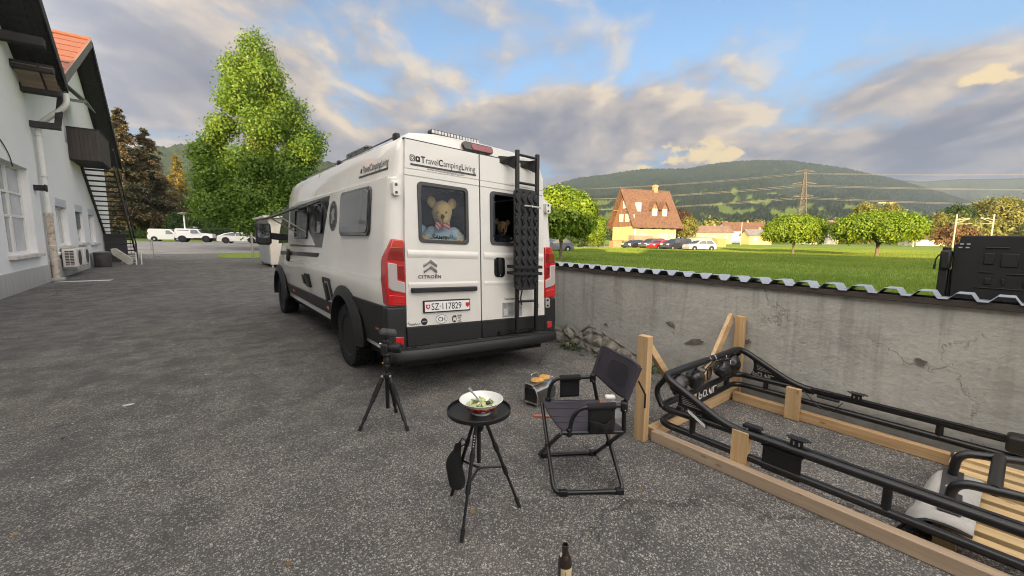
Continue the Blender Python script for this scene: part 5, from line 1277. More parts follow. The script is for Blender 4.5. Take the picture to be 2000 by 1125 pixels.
for i in range(len(st) - 1):
    for j in range(n_): fs.append((i * n_ + j, i * n_ + (j + 1) % n_, (i + 1) * n_ + (j + 1) % n_, (i + 1) * n_ + j))
fs += [tuple(range(n_)), tuple(range((len(st) - 1) * n_, len(st) * n_))[::-1]]
mb.add(vs, fs); body = mb.build('body', VWHITE, van, smooth=33)
RW, FW, WR = 1.27, 5.40, .365
fnR = lambda u, z, d: VPt(u, d, z)                              # on the rear: d is depth along the van
fnL = lambda v, z, d: VPt(-(su(min(max(z, .37), 2.3)) + d), v, z)
fnRt = lambda v, z, d: VPt((su(min(max(z, .37), 2.3)) + d), v, z)
cuts = []
for v in (RW, FW):
    for s in (-1, 1):
        c = MB(); c.prism(ell(v, .34, .47, .47, 28), .60, 1.3, lambda a, z, d: VPt(s * d, a, z)); cuts.append(c)
for (a, b_) in ((-.735, -.135), (.09, .72)):
    c = MB(); c.prism(rrect(a, 1.385, b_, 1.985, .03), -.2, 1.25, fnR); cuts.append(c)
cut(body, cuts)
body.data.polygons.foreach_set('use_smooth', [True] * len(body.data.polygons)); body.data.set_sharp_from_angle(angle=R(33))
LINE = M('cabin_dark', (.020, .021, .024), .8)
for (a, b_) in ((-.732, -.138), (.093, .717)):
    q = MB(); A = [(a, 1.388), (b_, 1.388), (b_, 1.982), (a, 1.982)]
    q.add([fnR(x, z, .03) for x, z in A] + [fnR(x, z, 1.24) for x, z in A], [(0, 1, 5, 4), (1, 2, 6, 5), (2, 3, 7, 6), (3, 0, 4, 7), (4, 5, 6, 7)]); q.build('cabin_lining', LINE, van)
GLASS = mat_glass('rear_glass', (.92, .93, .93), .50, .015, .985)
SM = -.030
def rear_door(outl, win, side):
    d = MB().prism(outl, -.022, .018, fnR).build('rear_door', VWHITE, van)
    c1 = MB().prism(rrect(*win, .035), -.1, .1, fnR); g1 = MB().prism([(-1, 2.060), (1, 2.060), (1, 2.068), (-1, 2.068)], -.1, -.014, fnR); g2 = MB().prism([(-1, 1.998), (1, 1.998), (1, 2.010), (-1, 2.010)], -.1, -.012, fnR)
    cut(d, [c1, g1, g2])
    bv = d.modifiers.new('bevel', 'BEVEL'); bv.width = .006; bv.segments = 2; bv.limit_method = 'ANGLE'; bv.angle_limit = R(50)
    x0, z0, x1, z1 = win
    f = MB(); f.ring(rrect(x0 - .012, z0 - .012, x1 + .012, z1 + .012, .045), rrect(x0 + .022, z0 + .022, x1 - .022, z1 - .022, .03), -.034, .01, fnR); fo = f.build('window_frame', M('window_gasket', (.05, .05, .052), .35), d, bevel=.004)
    MB().prism(rrect(x0 + .015, z0 + .015, x1 - .015, z1 - .015, .03), -.020, -.015, fnR).build('window_pane', GLASS, d)
    return d
WL = (-.705, 1.425, -.185, 1.955); WR_ = (.105, 1.435, .70, 1.965)
dl = rear_door([(-.866, .625), (SM - .007, .625), (SM - .007, 2.318), (-.812, 2.318), (-.832, 2.0), (-.853, 1.43)], WL, -1)
dr = rear_door([(SM + .007, .625), (.872, .625), (.856, 1.43), (.842, 2.0), (.835, 2.20), (.775, 2.318), (SM + .007, 2.318)], WR_, 1)
for d, (a, b_) in ((dl, (-.866, SM - .007)), (dr, (SM + .007, .872))):
    MB().prism([(a, .435), (b_, .435), (b_, .621), (a, .621)], -.026, .018, fnR).build('door_cladding', VBLACK, d, bevel=.006)
    s = MB(); o_ = .03
    for z0, z1, pr in ((1.265, 1.335, .012), (.985, 1.035, .006)):
        vs = [fnR(x, z, y) for x in (a + o_, b_ - o_) for z, y in ((z0, -.020), (z0 + .03, -.022 - pr), (z1, -.022 - pr * .7), (z1 + .012, -.020))]
        s.add(vs, [(0, 1, 5, 4), (1, 2, 6, 5), (2, 3, 7, 6), (0, 3, 2, 1), (4, 5, 6, 7), (0, 4, 7, 3)])
    s.build('door_swage', VWHITE, d, smooth=40)
MB().prism([(SM - .0065, .44), (SM + .0065, .44), (SM + .0065, 2.33), (SM - .0065, 2.33)], -.012, .014, fnR).build('door_seal', VBLACK, van)
MB().prism([(-.82, 2.321), (.78, 2.321), (.78, 2.331), (-.82, 2.331)], -.006, .03, fnR).build('door_seal', VBLACK, van)
# tail lights
for s in (-1, 1):
    P = [(.862, .825), (1.040, .835), (1.052, 1.05), (1.045, 1.22), (1.018, 1.33), (.972, 1.435), (.868, 1.425)]
    tl = MB().prism([(s * u, z) for u, z in P], -.032, .095, fnR).build('tail_light', LRED, van, bevel=.012, seg=3)
    MB().prism([(s * u, z) for u, z in [(1.028, 1.225), (.945, 1.212), (.945, 1.065), (.872, 1.042), (.872, .945), (1.0, .972), (1.030, 1.0)]], -.040, -.028, fnR).build('reversing_lens', LCLR, tl, bevel=.006)
    MB().prism([(s * u, z) for u, z in [(.935, 1.20), (.875, 1.195), (.875, 1.06), (.935, 1.08)]], -.037, -.03, fnR).build('indicator_lens', LRED2, tl, bevel=.004)
    MB().prism([(s * u, z) for u, z in [(1.0, 1.36), (.875, 1.36), (.875, 1.24), (1.028, 1.25)]], -.037, -.03, fnR).build('brake_lens', LRED2, tl, bevel=.004)
    MB().prism([(s * u, z) for u, z in [(1.03, .935), (.88, .915), (.88, .85), (1.03, .855)]], -.037, -.03, fnR).build('fog_lens', LRED, tl, bevel=.004)
    # hinges
    for zc in ((1.875, .77) if s > 0 else (1.875,)):
        h = MB().prism(rrect(s * .915 - .035, zc - .06, s * .915 + .035, zc + .06, .018), -.036, .02, fnR).build('hinge', VWHITE if zc > 1 else SILVER, van, bevel=.004)
        for dz_ in (-.033, .033): MB().prism(ell(s * .915 - .005, zc + dz_, .013, .013, 14), -.040, -.034, fnR).build('hinge_bolt', VGLOSS, h)
    # black quarter panel and bumper corner
    mb = MB(); mb.prism([(s * u, z) for u, z in [(.875, .30), (1.035, .34), (1.058, .55), (1.052, .822), (.868, .818)]], -.030, .09, fnR)
    mb.build('bumper_corner', VBLACK, van, bevel=.02, seg=3)
    fn_ = fnL if s < 0 else fnRt
    mb = MB(); mb.prism([(.092, .40), (.80, .40), (.80, .62), (.98, .81), (.092, .822)], -.01, .020, fn_); mb.build('side_cladding', VBLACK, van, bevel=.008)
    MB().prism([(s * u, z) for u, z in [(.905, .465), (.985, .47), (.985, .545), (.905, .54)]], -.038, -.028, fnR).build('reflector', LRED, van, bevel=.004)
    MB().prism(rrect(.26, .555, .36, .605, .012), .015, .028, fn_).build('side_marker', ORNG, van, bevel=.004)
    # sill and side moulding
    MB().prism([(1.76, .435), (4.93, .435), (4.93, .592), (1.80, .605)], -.01, .022, fn_).build('side_moulding', VBLACK, van, bevel=.010)
    for v in (4.28, 2.10): MB().prism(rrect(v - .05, .492, v + .05, .535, .01), .02, .030, fn_).build('side_marker', ORNG, van, bevel=.004)
    # flared arches
    for v in (RW, FW):
        ou = [(v + .575 * math.cos(a), .33 + .565 * math.sin(a)) for a in [R(x) for x in range(-14, 195, 11)]]
        inn = [(v + .455 * math.cos(a), .33 + .455 * math.sin(a)) for a in [R(x) for x in range(-14, 195, 11)]]
        mb = MB(); m_ = len(ou); vs = []
        sg = s
        for (pl, d0) in ((ou, .0), (ou, .028), (inn, .062), (inn, -.10)):
            vs += [VPt(sg * (1.035 + d0), a, max(z, .30)) for a, z in pl]
        fs = [(r * m_ + i, r * m_ + i + 1, (r + 1) * m_ + i + 1, (r + 1) * m_ + i) for r in range(3) for i in range(m_ - 1)] + [(3 * m_ + i, 3 * m_ + i + 1, i + 1, i) for i in range(m_ - 1)]
        fs += [(0, m_, 2 * m_, 3 * m_), (m_ - 1, 4 * m_ - 1, 3 * m_ - 1, 2 * m_ - 1)]
        mb.add(vs, fs); mb.build('wheel_arch', VBLACK, van, smooth=40)
# step bumper
mb = MB(); sec = [(-.125, .315), (-.148, .335), (-.150, .400), (-.130, .428), (-.02, .432), (-.02, .33), (-.06, .315)]
U = [-1.045, -1.0, -.86, -.4, 0, .4, .88, 1.0, 1.045]; vs = []
for u in U:
    k_ = 0 if abs(u) < .9 else (abs(u) - .86) / .185
    vs += [VPt(u * (1 - .0 * k_), y + .10 * k_ * k_, z - (.0 if abs(u) < .9 else .012 * k_)) for y, z in sec]
m_ = len(sec)
fs = [(i * m_ + j, i * m_ + (j + 1) % m_, (i + 1) * m_ + (j + 1) % m_, (i + 1) * m_ + j) for i in range(len(U) - 1) for j in range(m_)] + [tuple(range(m_)), tuple(range((len(U) - 1) * m_, len(U) * m_))[::-1]]
mb.add(vs, fs); bp = mb.build('rear_bumper', VBLACK, van, bevel=.006)
MB().prism([(-.80, -.128), (.86, -.128), (.86, -.035), (-.80, -.035)], .429, .436, lambda u, y, d: VPt(u, y, d)).build('step_tread', M('step_rubber', (.020, .020, .021), .85, bump=.5, bscale=300), bp, bevel=.002)
mb = MB(); mb.prism([(-.88, .22), (.88, .22), (.88, .333), (-.88, .333)], .05, 6.0, fnR); mb.build('underbody', M('underbody_dark', (.012, .012, .012), .9), van)
# wheels
def van_wheel(s, v):
    c = VPt(s * .925, v, 0); zc = WR - .004
    base = Vector((c.x, c.y, zc))
    mb = MB(); w = .118
    mb.lathe([(.215, -w * .82), (.245, -w), (.325, -w), (WR - .012, -w * .82), (WR - .010, 0), (WR - .012, w * .82), (.325, w), (.245, w), (.215, w * .82)], 44, base, 'X')
    for i in range(44):
        a = 2 * math.pi * i / 44
        for k_, off in ((-1, 0), (1, .5), (0, .25)):
            a2 = a + off * 2 * math.pi / 44; rr = Matrix.Rotation(a2, 3, 'X')
            mb.box(base + rr @ Vector((k_ * w * .60, 0, WR - .006)), (w * (.55 if k_ else .5), .028, .016), rr)
            if k_: mb.box(base + rr @ Vector((k_ * w * .99, 0, WR - .035)), (.012, .026, .05), rr)
    t = mb.build('wheel', TYRE, van, smooth=30)
    r = MB(); o = s * w * .80
    prof_ = [(.222, 0), (.222, o), (.205, o), (.190, o * .45), (.05, o * .55), (.045, o * .85), (.0, o * .85)]
    r.lathe(prof_, 32, base, 'X')
    rim = r.build('rim', RIMB, t, smooth=40)
    for i in range(8):
        a = 2 * math.pi * (i + .5) / 8; rr = Matrix.Rotation(a, 3, 'X'); q = MB()
        for d_ in (-.17, .17):
            r3 = Matrix.Rotation(a + d_, 3, 'X'); q.add([base + rr @ Vector((o * .72, y, .05)) for y in (-.01, .01)] + [base + r3 @ Vector((o * .98, y, .205)) for y in (-.017, .017)] + [base + rr @ Vector((o * .45, y, .05)) for y in (-.01, .01)] + [base + r3 @ Vector((o * .6, y, .205)) for y in (-.017, .017)], [(0, 1, 3, 2), (4, 6, 7, 5), (0, 2, 6, 4), (1, 5, 7, 3), (2, 3, 7, 6), (0, 4, 5, 1)])
        q.build('spoke', RIMB, t)
    nb_ = MB()
    for i in range(5):
        a = 2 * math.pi * i / 5; nb_.lathe([(.011, 0), (.011, o * .75 if False else s * .016)], 6, base + Vector((o * .56, .062 * math.cos(a), .062 * math.sin(a))), 'X')
    nb_.build('wheel_nuts', MGREY, t)
for s in (-1, 1):
    for v in (RW, FW): van_wheel(s, v)
# roof furniture
for s in (-1, 1):
    mb = MB(); mb.tube([VPt(s * .80, v, 2.378) for v in (.18, 1.2, 2.2, 3.2, 4.0)], .009, 8); mb.build('roof_rail', VGLOSS, van, smooth=50)
    for v in (.20, 2.0, 3.9): MB().prism(rrect(-.045, 2.33, .045, 2.405, .02), -.02, .02, lambda a, z, d: VPt(s * .80 + d, v + a, z)).build('rail_foot', VBLACK, van, bevel=.006)
mb = MB(); mb.prism(rrect(-.30, 1.45, .30, 2.25, .06), 2.455, 2.54, lambda u, v, d: VPt(u - .35, v, d)); mb.build('roof_hatch', VGLOSS, van, bevel=.02)
lb = MB(); lb.prism(rrect(-.50, 2.447, .055, 2.492, .02), .10, .16, fnR); led = lb.build('light_bar', VGLOSS, van, bevel=.004)
for i in range(16):
    u = -.485 + i * .0338; MB().prism(rrect(u, 2.455, u + .026, 2.484, .006), .094, .101, fnR).build('led_lens', LCLR if i % 2 else SILVER, led)
for u in (-.49, .045): MB().prism([(u - .012, 2.42), (u + .012, 2.42), (u + .012, 2.47), (u - .012, 2.47)], .13, .15, fnR).build('bracket', VBLACK, led)
bl = MB().prism(rrect(-.215, 2.340, .150, 2.418, .038, 6), -.018, .06, fnR).build('high_brake_light', VGLOSS, van, bevel=.008, seg=3)
MB().prism(rrect(-.115, 2.350, .140, 2.408, .028, 6), -.024, -.012, fnR).build('brake_lens', M('brake_lens_dull', (.26, .03, .045), .15, coat=.8), bl, bevel=.003)
# rear lettering and badges
def rear_text(txt, u, z, size, ma, parent, bold=0., spacing=1., d=-.0245, width=None, name='lettering'):
    mb, w = text_mb(txt, size, lambda x, y, dd: Vector((x, y, 0)), 0, spacing, bold)
    k_ = 1 if width is None else width / w
    mb.v = [tuple(fnR(u + p[0] * k_, z + p[1], d)) for p in mb.v]
    return mb.build(name, ma, parent)
segs = [(word, bd) + text_mb(word, .082, lambda a, b_, dd: Vector((a, b_, 0)), 0, 1.02, bd) for word, bd in (('T', .0022), ('ravel', 0.), ('C', .0022), ('amping', 0.), ('L', .0022), ('iving', 0.))]
tot = sum(q[3] + .004 for q in segs); x = -.668
for word, bd, mb, w0 in segs:
    k_ = .590 / tot
    mb.v = [tuple(fnR(x + p[0] * k_, 2.135 + p[1], -.0245)) for p in mb.v]; mb.build('lettering', BLK if bd else DGREY, dl); x += (w0 + .004) * k_
MB().prism([(-.772, 2.098), (-.072, 2.098), (-.072, 2.116), (-.772, 2.116)], -.0242, -.021, fnR).build('underline', DGREY, dl)
rear_text('www.travelcampingliving.com', -.61, 2.079, .030, DGREY, dl, width=.40)
ig = MB().ring(rrect(-.777, 2.135, -.727, 2.192, .014), rrect(-.770, 2.142, -.734, 2.185, .010), -.0245, -.021, fnR); ig.ring(ell(-.752, 2.1635, .014, .016, 20), ell(-.752, 2.1635, .009, .0105, 20), -.0245, -.021, fnR); ig.build('camera_icon', DGREY, dl)
MB().prism(rrect(-.722, 2.137, -.676, 2.185, .012), -.0245, -.021, fnR).build('play_icon', BLK, dl); MB().prism([(-.706, 2.150), (-.706, 2.173), (-.689, 2.1615)], -.026, -.0235, fnR).build('play_arrow', WHITEP, dl)
for (zt, hw, th) in ((1.262, .070, .034), (1.207, .070, .034)):
    MB().prism([(-.610, zt), (-.610 + hw, zt - .052), (-.610 + hw, zt - .052 - th * .78), (-.610, zt - th), (-.610 - hw, zt - .052 - th * .78), (-.610 - hw, zt - .052)], -.036, -.02, fnR).build('chevron_badge', CHROME, dl, bevel=.005)
rear_text('CITROËN', -.738, 1.080, .042, DGREY, dl, .0012, 1.15, -.026, .240, 'maker_lettering')
MB().prism(rrect(-.815, .948, -.098, .992, .008), -.060, -.02, fnR).build('grab_bar', VBLACK, dl, bevel=.008)
# number plate
pf = MB().prism(rrect(-.700, .748, -.180, .868, .008), -.040, -.02, fnR).build('plate_holder', VBLACK, dl, bevel=.004)
pl = MB().prism(rrect(-.688, .760, -.192, .856, .006), -.043, -.039, fnR).build('number_plate', WHITEP, dl)
rear_text('SZ·117829', -.622, .776, .092, BLK, dl, .0006, 1.0, -.0438, .335, 'plate_lettering')
SH = [(0, 0), (.022, .018), (.022, .048), (-.022, .048), (-.022, .018)]
MB().prism([(-.655 + x, .782 + y) for x, y in SH], -.0445, -.043, fnR).build('shield', REDP, dl); MB().prism([(-.216 + x, .784 + y) for x, y in SH], -.0445, -.043, fnR).build('shield', REDP, dl)
c = MB(); c.prism([(-.660, .797), (-.650, .797), (-.650, .823), (-.660, .823)], -.0452, -.0444, fnR); c.prism([(-.668, .806), (-.642, .806), (-.642, .814), (-.668, .814)], -.0453, -.0444, fnR); c.build('cross', WHITEP, dl)
# stickers
MB().prism(ell(-.505, .677, .064, .044), -.0245, -.021, fnR).build('sticker_rim', BLK, dl); MB().prism(ell(-.505, .677, .060, .040), -.0252, -.0238, fnR).build('country_sticker', WHITEP, dl)
rear_text('CH', -.545, .656, .060, BLK, dl, .001, 1.0, -.0258, .080, 'country_lettering')
MB().prism(ell(-.690, .665, .034, .034, 24), -.0245, -.021, fnR).build('round_sticker', BLK, dl); MB().prism([(-.712, .660), (-.668, .660), (-.668, .673), (-.712, .673)], -.0252, -.0238, fnR).build('sticker_band', MGREY, dl)
s1 = MB(); s1.ring(ell(-.362, .668, .026, .036, 20), ell(-.358, .664, .018, .027, 20), -.0245, -.021, fnR); s1.prism([(-.380, .690), (-.345, .706), (-.336, .690), (-.350, .682)], -.0247, -.021, fnR); s1.prism([(-.372, .640), (-.350, .632), (-.345, .648), (-.360, .655)], -.0247, -.021, fnR)
for z, w in ((.700, .050), (.690, .050)): s1.prism([(-.325, z), (-.325 + w, z), (-.325 + w, z + .006), (-.325, z + .006)], -.0245, -.021, fnR)
s1.tube([fnR(a, b_, -.023) for a, b_ in ((-.285, .676), (-.305, .682), (-.318, .672), (-.300, .664), (-.285, .656), (-.300, .645), (-.318, .650))], .003, 4); s1.prism([(-.325, .630), (-.275, .630), (-.275, .635), (-.325, .635)], -.0245, -.021, fnR); s1.build('face_sticker', DGREY, dl)
sc = MB(); sc.tube([fnR(-.858 + .007 * i, .647 + .010 * math.sin(i * 1.9) * (1 if i < 14 else .4) + (.012 if i < 3 else 0), -.024) for i in range(19)], .0028, 4); sc.build('script_sticker', DGREY, dl)
MB().prism([(.245, .640), (.525, .640), (.525, .800), (.245, .800)], -.0245, -.021, fnR).build('photo_sticker', M('sticker_grey', (.28, .28, .27), .5, var=.45, vscale=14), dr)
MB().prism([(.26, .66), (.315, .66), (.315, .735), (.26, .735)], -.0252, -.0238, fnR).build('sticker_patch', M('sticker_pale', (.5, .5, .49), .5, var=.3, vscale=30), dr)
rear_text('TravelCampingLiving', .270, .832, .032, DGREY, dr, .0006, 1, -.0245, .235)
bl_ = MB(); bl_.ring(ell(.768, .742, .017, .024, 18), ell(.768, .742, .012, .018, 18), -.0245, -.021, fnR); bl_.tube([fnR(.764, .718, -.024), fnR(.768, .69, -.024), fnR(.764, .66, -.024)], .002, 4); bl_.build('balloon_sticker', DGREY, dr)
hd_ = MB().prism(rrect(.138, 1.082, .280, 1.300, .045), -.034, -.02, fnR).build('door_handle', VGLOSS, dr, bevel=.008); MB().prism(rrect(.185, 1.12, .235, 1.285, .02), -.048, -.03, fnR).build('handle_grip', VBLACK, dr, bevel=.008); MB().prism(ell(.212, 1.105, .008, .008, 10), -.037, -.03, fnR).build('lock', SILVER, dr)
# ladder with traction boards
LV = -.115; lad_l, lad_r = .375, .655
mb = MB()
for u in (lad_l, lad_r): mb.bar(VPt(u - .004, LV, .47), VPt(u + .012, LV, 2.42), .040, .034, (0, 1, 0))
ld = mb.build('ladder', BLACK, van, bevel=.004)
for z in (2.375, 2.09, .82): MB().tube([VPt(lad_l, LV, z), VPt(lad_r, LV, z)], .014, 8).build('rung', BLACK, ld, smooth=50)
for u in (lad_l, lad_r):
    q = MB(); q.add([VPt(u - .155, -.02, 2.345), VPt(u - .155, -.02, 2.275), VPt(u - .06, -.055, 2.262), VPt(u - .02, LV, 2.225), VPt(u - .02, LV, 2.355), VPt(u - .07, -.07, 2.345)] + [VPt(u - .155, -.006, 2.345), VPt(u - .155, -.006, 2.275), VPt(u - .06, -.040, 2.262), VPt(u - .02, LV + .016, 2.225), VPt(u - .02, LV + .016, 2.355), VPt(u - .07, -.055, 2.345)], [(0, 1, 2, 3, 4, 5), (11, 10, 9, 8, 7, 6)] + [(i, (i + 1) % 6, 6 + (i + 1) % 6, 6 + i) for i in range(6)])
    q.build('ladder_bracket', BLACK, ld)
    MB().bar(VPt(u, LV, .50), VPt(u - .06, -.03, .47), .05, .02).build('ladder_foot', BLACK, ld)
MB().bar(VPt(lad_l - .20, -.045, .475), VPt(lad_r + .03, -.045, .475), .03, .035).build('foot_rail', BLACK, ld)
TB = M('traction_plastic', (.013, .014, .0155), .5, var=.2, vscale=20)
def traction(v0, name_l):
    t = thing('traction_board', name_l, 'traction board', tuple(VPt(.45, v0, .95)), 'recovery boards strapped to the ladder')
    ol = rrect(.285, .955, .600, 2.02, .06, 6)
    MB().prism(ol, v0, v0 + .022, fnR).build('plate', TB, t, bevel=.004)
    r = MB()
    for c in range(4):
        uc = .315 + c * .085
        r.tube([fnR(uc + .016 * math.sin(z_ * 58), z_, v0 - .008) for z_ in [1.02 + .018 * i for i in range(54)]], .013, 5)
    r.build('wavy_rib', TB, t, smooth=50)
    me0 = None
    for c in range(4):
        for i in range(22):
            p = fnR(.300 + c * .092 + (.018 if i % 2 else 0), 1.0 + i * .047, v0 - .015) - ORG[t.name]
            if me0 is None:
                o = MB().lathe([(.010, -.006), (.0105, .015)], 6, (0, 0, 0), 'Y').build('stud', TB, t, org=(0, 0, 0)); me0 = o.data
            else:
                o = bpy.data.objects.new('stud', me0); scene.collection.objects.link(o); o.parent = t
            o.location = p
    return t
traction(-.190, 'black traction board strapped outermost on the camper ladder'); 
MB_ = MB().tube([fnR(.40, 1.845, -.215), fnR(.63, 1.845, -.215)], .009, 8); MB_.tube([fnR(.49, 1.845, -.24), fnR(.49, 1.845, -.12)], .012, 8); MB_.build('mounting_pin', SILVER, ld, smooth=50)
for z in (1.135, 1.175): MB().ring([(.26, -.235), (.64, -.235), (.64, -.09), (.26, -.09)], [(.264, -.231), (.636, -.231), (.636, -.094), (.264, -.094)], z - .016 + (.03 if z > 1.15 else 0), z + .016 + (.03 if z > 1.15 else 0), lambda u, y, d: VPt(u, y, d)).build('strap', BLACK, ld)
MB().tube([VPt(lad_l + .03 + .01 * math.sin(i), LV - .04, 1.0 - .03 * i) for i in range(8)], .008, 5).build('strap_tail', BLACK, ld)
# left flank: windows, decals, flaps, mirror
MB().prism(rrect(.395, 1.452, 1.345, 1.932, .07, 6), -.005, .026, fnL).build('side_window_frame', VGLOSS, van, bevel=.008)
MB().prism(rrect(.425, 1.482, 1.315, 1.905, .06, 6), .024, .034, fnL).build('side_window', VTINT, van, bevel=.006)
MB().prism(ell(1.685, 1.69, .168, .182, 32), .0, .004, fnL).build('oval_decal', DGREY, van)
e_ = MB(); e_.ring(ell(1.685, 1.69, .160, .174, 32), ell(1.685, 1.69, .152, .166, 32), .0042, .005, fnL)
e_.prism([(1.76, 1.60), (1.73, 1.68), (1.76, 1.73), (1.70, 1.78), (1.63, 1.775), (1.61, 1.73), (1.65, 1.715), (1.64, 1.68), (1.60, 1.66), (1.63, 1.63), (1.68, 1.65), (1.70, 1.60)], .0042, .0055, fnL); e_.prism([(1.71, 1.815), (1.665, 1.815), (1.665, 1.828), (1.71, 1.828)], .0042, .0055, fnL)
e_.build('decal_figure', MGREY, van)
DECAL = M('decal_anthracite', (.016, .017, .019), .3, coat=.4)
MB().prism([(1.86, 1.945), (2.16, 1.30), (4.28, 1.275), (4.28, 1.92)], 0, .003, fnL).build('side_decal', DECAL, van)
for (a, b_, c, d) in ((2.94, 1.40, 3.78, 1.86), (2.16, 1.48, 2.50, 1.87)):
    MB().ring(rrect(a, b_, c, d, .05), rrect(a + .03, b_ + .03, c - .03, d - .03, .03), .002, .028, fnL).build('side_window_frame', VGLOSS, van, bevel=.006)
    MB().prism(rrect(a + .025, b_ + .025, c - .025, d - .025, .03), .004, .012, fnL).build('side_window', VTINT if a < 2.5 else M('window_inside', (.16, .16, .155), .25, var=.3, vscale=5), van)
AC_ = M('open_acrylic', (.012, .0125, .014), .45, spec=.25)
hz = VPt(-1.0, 2.20, 1.90)
q = MB(); ua = [(-1.005, 1.885), (-1.50, 1.66)]
for (v_a, v_b, outz, outu) in ((2.94, 3.80, 1.665, -1.46),):
    P = [VPt(-1.01, v_a, 1.885), VPt(-1.01, v_b, 1.885), VPt(outu, v_b, outz), VPt(outu, v_a, outz)]; nn_ = Vector((-.3, 0, .9)) * .022
    q.add(P + [p + nn_ for p in P], [(0, 1, 2, 3), (4, 7, 6, 5), (0, 4, 5, 1), (2, 6, 7, 3), (1, 5, 6, 2), (0, 3, 7, 4)])
q.build('open_window', AC_, van, bevel=.006)
for v_ in (3.0, 3.74): MB().tube([VPt(-1.02, v_, 1.50), VPt(-1.36, v_, 1.70)], .009, 6).build('window_stay', SILVER, van, smooth=50)
q = MB(); P = [VPt(-1.01, 2.16, 1.885), VPt(-1.01, 2.50, 1.885), VPt(-1.22, 2.50, 1.78), VPt(-1.22, 2.16, 1.78)]; q.add(P + [p + nn_ for p in P], [(0, 1, 2, 3), (4, 7, 6, 5), (0, 4, 5, 1), (2, 6, 7, 3), (1, 5, 6, 2), (0, 3, 7, 4)]); q.build('open_window', AC_, van, bevel=.006)
MB().prism([(2.32, 1.225), (2.42, 1.165), (5.2, 1.10), (5.2, 1.17)], 0, .004, fnL).build('side_strip', DECAL, van)
MB().prism(rrect(4.30, 1.01, 4.42, 1.225, .04), 0, .035, fnL).build('cab_door_handle', VBLACK, van, bevel=.012)
MB().prism([(4.42, 1.33), (5.32, 1.30), (5.22, 1.52), (4.85, 1.95), (4.42, 1.95)], -.004, .006, fnL).build('cab_window', CARGL, van)
for v_ in (2.78, 4.30): MB().prism([(v_ - .006, .62), (v_ + .006, .62), (v_ + .006, 1.98), (v_ - .006, 1.98)], -.003, .0045, fnL).build('panel_gap', DGREY if v_ > 4 else MGREY, van)
MB().prism([(2.775, 2.0), (2.785, 2.0), (2.785, 2.33), (2.775, 2.33)], -.003, .004, fnL).build('panel_gap', MGREY, van)
MB().prism(rrect(2.93, .70, 3.16, .90, .02), 0, .035, fnL).build('fuel_flap', VBLACK, van, bevel=.010); MB().prism(rrect(3.28, .72, 3.40, .86, .015), 0, .022, fnL).build('socket_flap', VBLACK, van, bevel=.008)
lf = MB().ring(rrect(1.83, .545, 2.16, .925, .03), rrect(1.875, .59, 2.115, .88, .02), 0, .022, fnL).build('locker_flap', VBLACK, van, bevel=.008)
MB().prism(rrect(1.87, .585, 2.12, .885, .02), .001, .008, fnL).build('locker_door', VWHITE, lf); MB().prism(rrect(1.96, .63, 2.06, .86, .03), .006, .04, fnL).build('locker_handle', VBLACK, lf, bevel=.012)
st_ = MB().prism([(4.50, .72), (4.68, .72), (4.68, .92), (4.50, .92)], 0, .003, fnL); st_.build('panel_sticker', MGREY, van)
for i in range(5): MB().prism([(4.22, .70 + .05 * i), (4.30, .70 + .05 * i), (4.30, .72 + .05 * i), (4.22, .72 + .05 * i)], 0, .003, fnL).build('sponsor_mark', MGREY, van)
x = 0
mb, w0 = text_mb('TravelCampingLiving', .10, lambda a, b_, dd: Vector((a, b_, 0)), 0, 1, .001); mb.v = [tuple(fnL(.86 - p[0] * .70 / w0, 2.105 + p[1] * 1.0, .006)) for p in mb.v]; mb.build('side_lettering', DGREY, van)
MB().prism([(.96, 2.062), (.16, 2.062), (.16, 2.082), (.96, 2.082)], 0, .004, fnL).build('side_underline', DGREY, van); MB().prism(rrect(.88, 2.11, .93, 2.155, .012), 0, .004, fnL).build('side_play_icon', BLK, van)
mi = MB(); mi.prism(rrect(-.12, 0, .12, .40, .06), -.07, .07, lambda a, z, d: VPt(-1.31 + a, 5.02 + d + .02, 1.27 + z)); mo = mi.build('door_mirror', VBLACK, van, bevel=.03, seg=3)
MB().prism(rrect(-.095, .12, .095, .37, .05), -.074, -.068, lambda a, z, d: VPt(-1.31 + a, 5.02 + d + .02, 1.27 + z)).build('mirror_glass', M('mirror_glass_mat', (.25, .27, .29), .03, .9), mo)
MB().bar(VPt(-1.0, 5.08, 1.42), VPt(-1.25, 5.04, 1.44), .06, .12).build('mirror_arm', VBLACK, mo, bevel=.015)
rails_ = MB()
mb = MB().tube([fnL(v_, 1.985, .004) for v_ in (.10, 1.0, 2.0, 3.0, 4.0, 4.4)], .010, 6); mb.build('roof_gutter', VWHITE, van, smooth=60)
MB().prism([(.15, 1.045), (4.3, 1.03), (4.3, 1.055), (.15, 1.075)], -.004, .003, fnL).build('flank_crease', M('van_white_crease', (.64, .63, .585), .3), van)

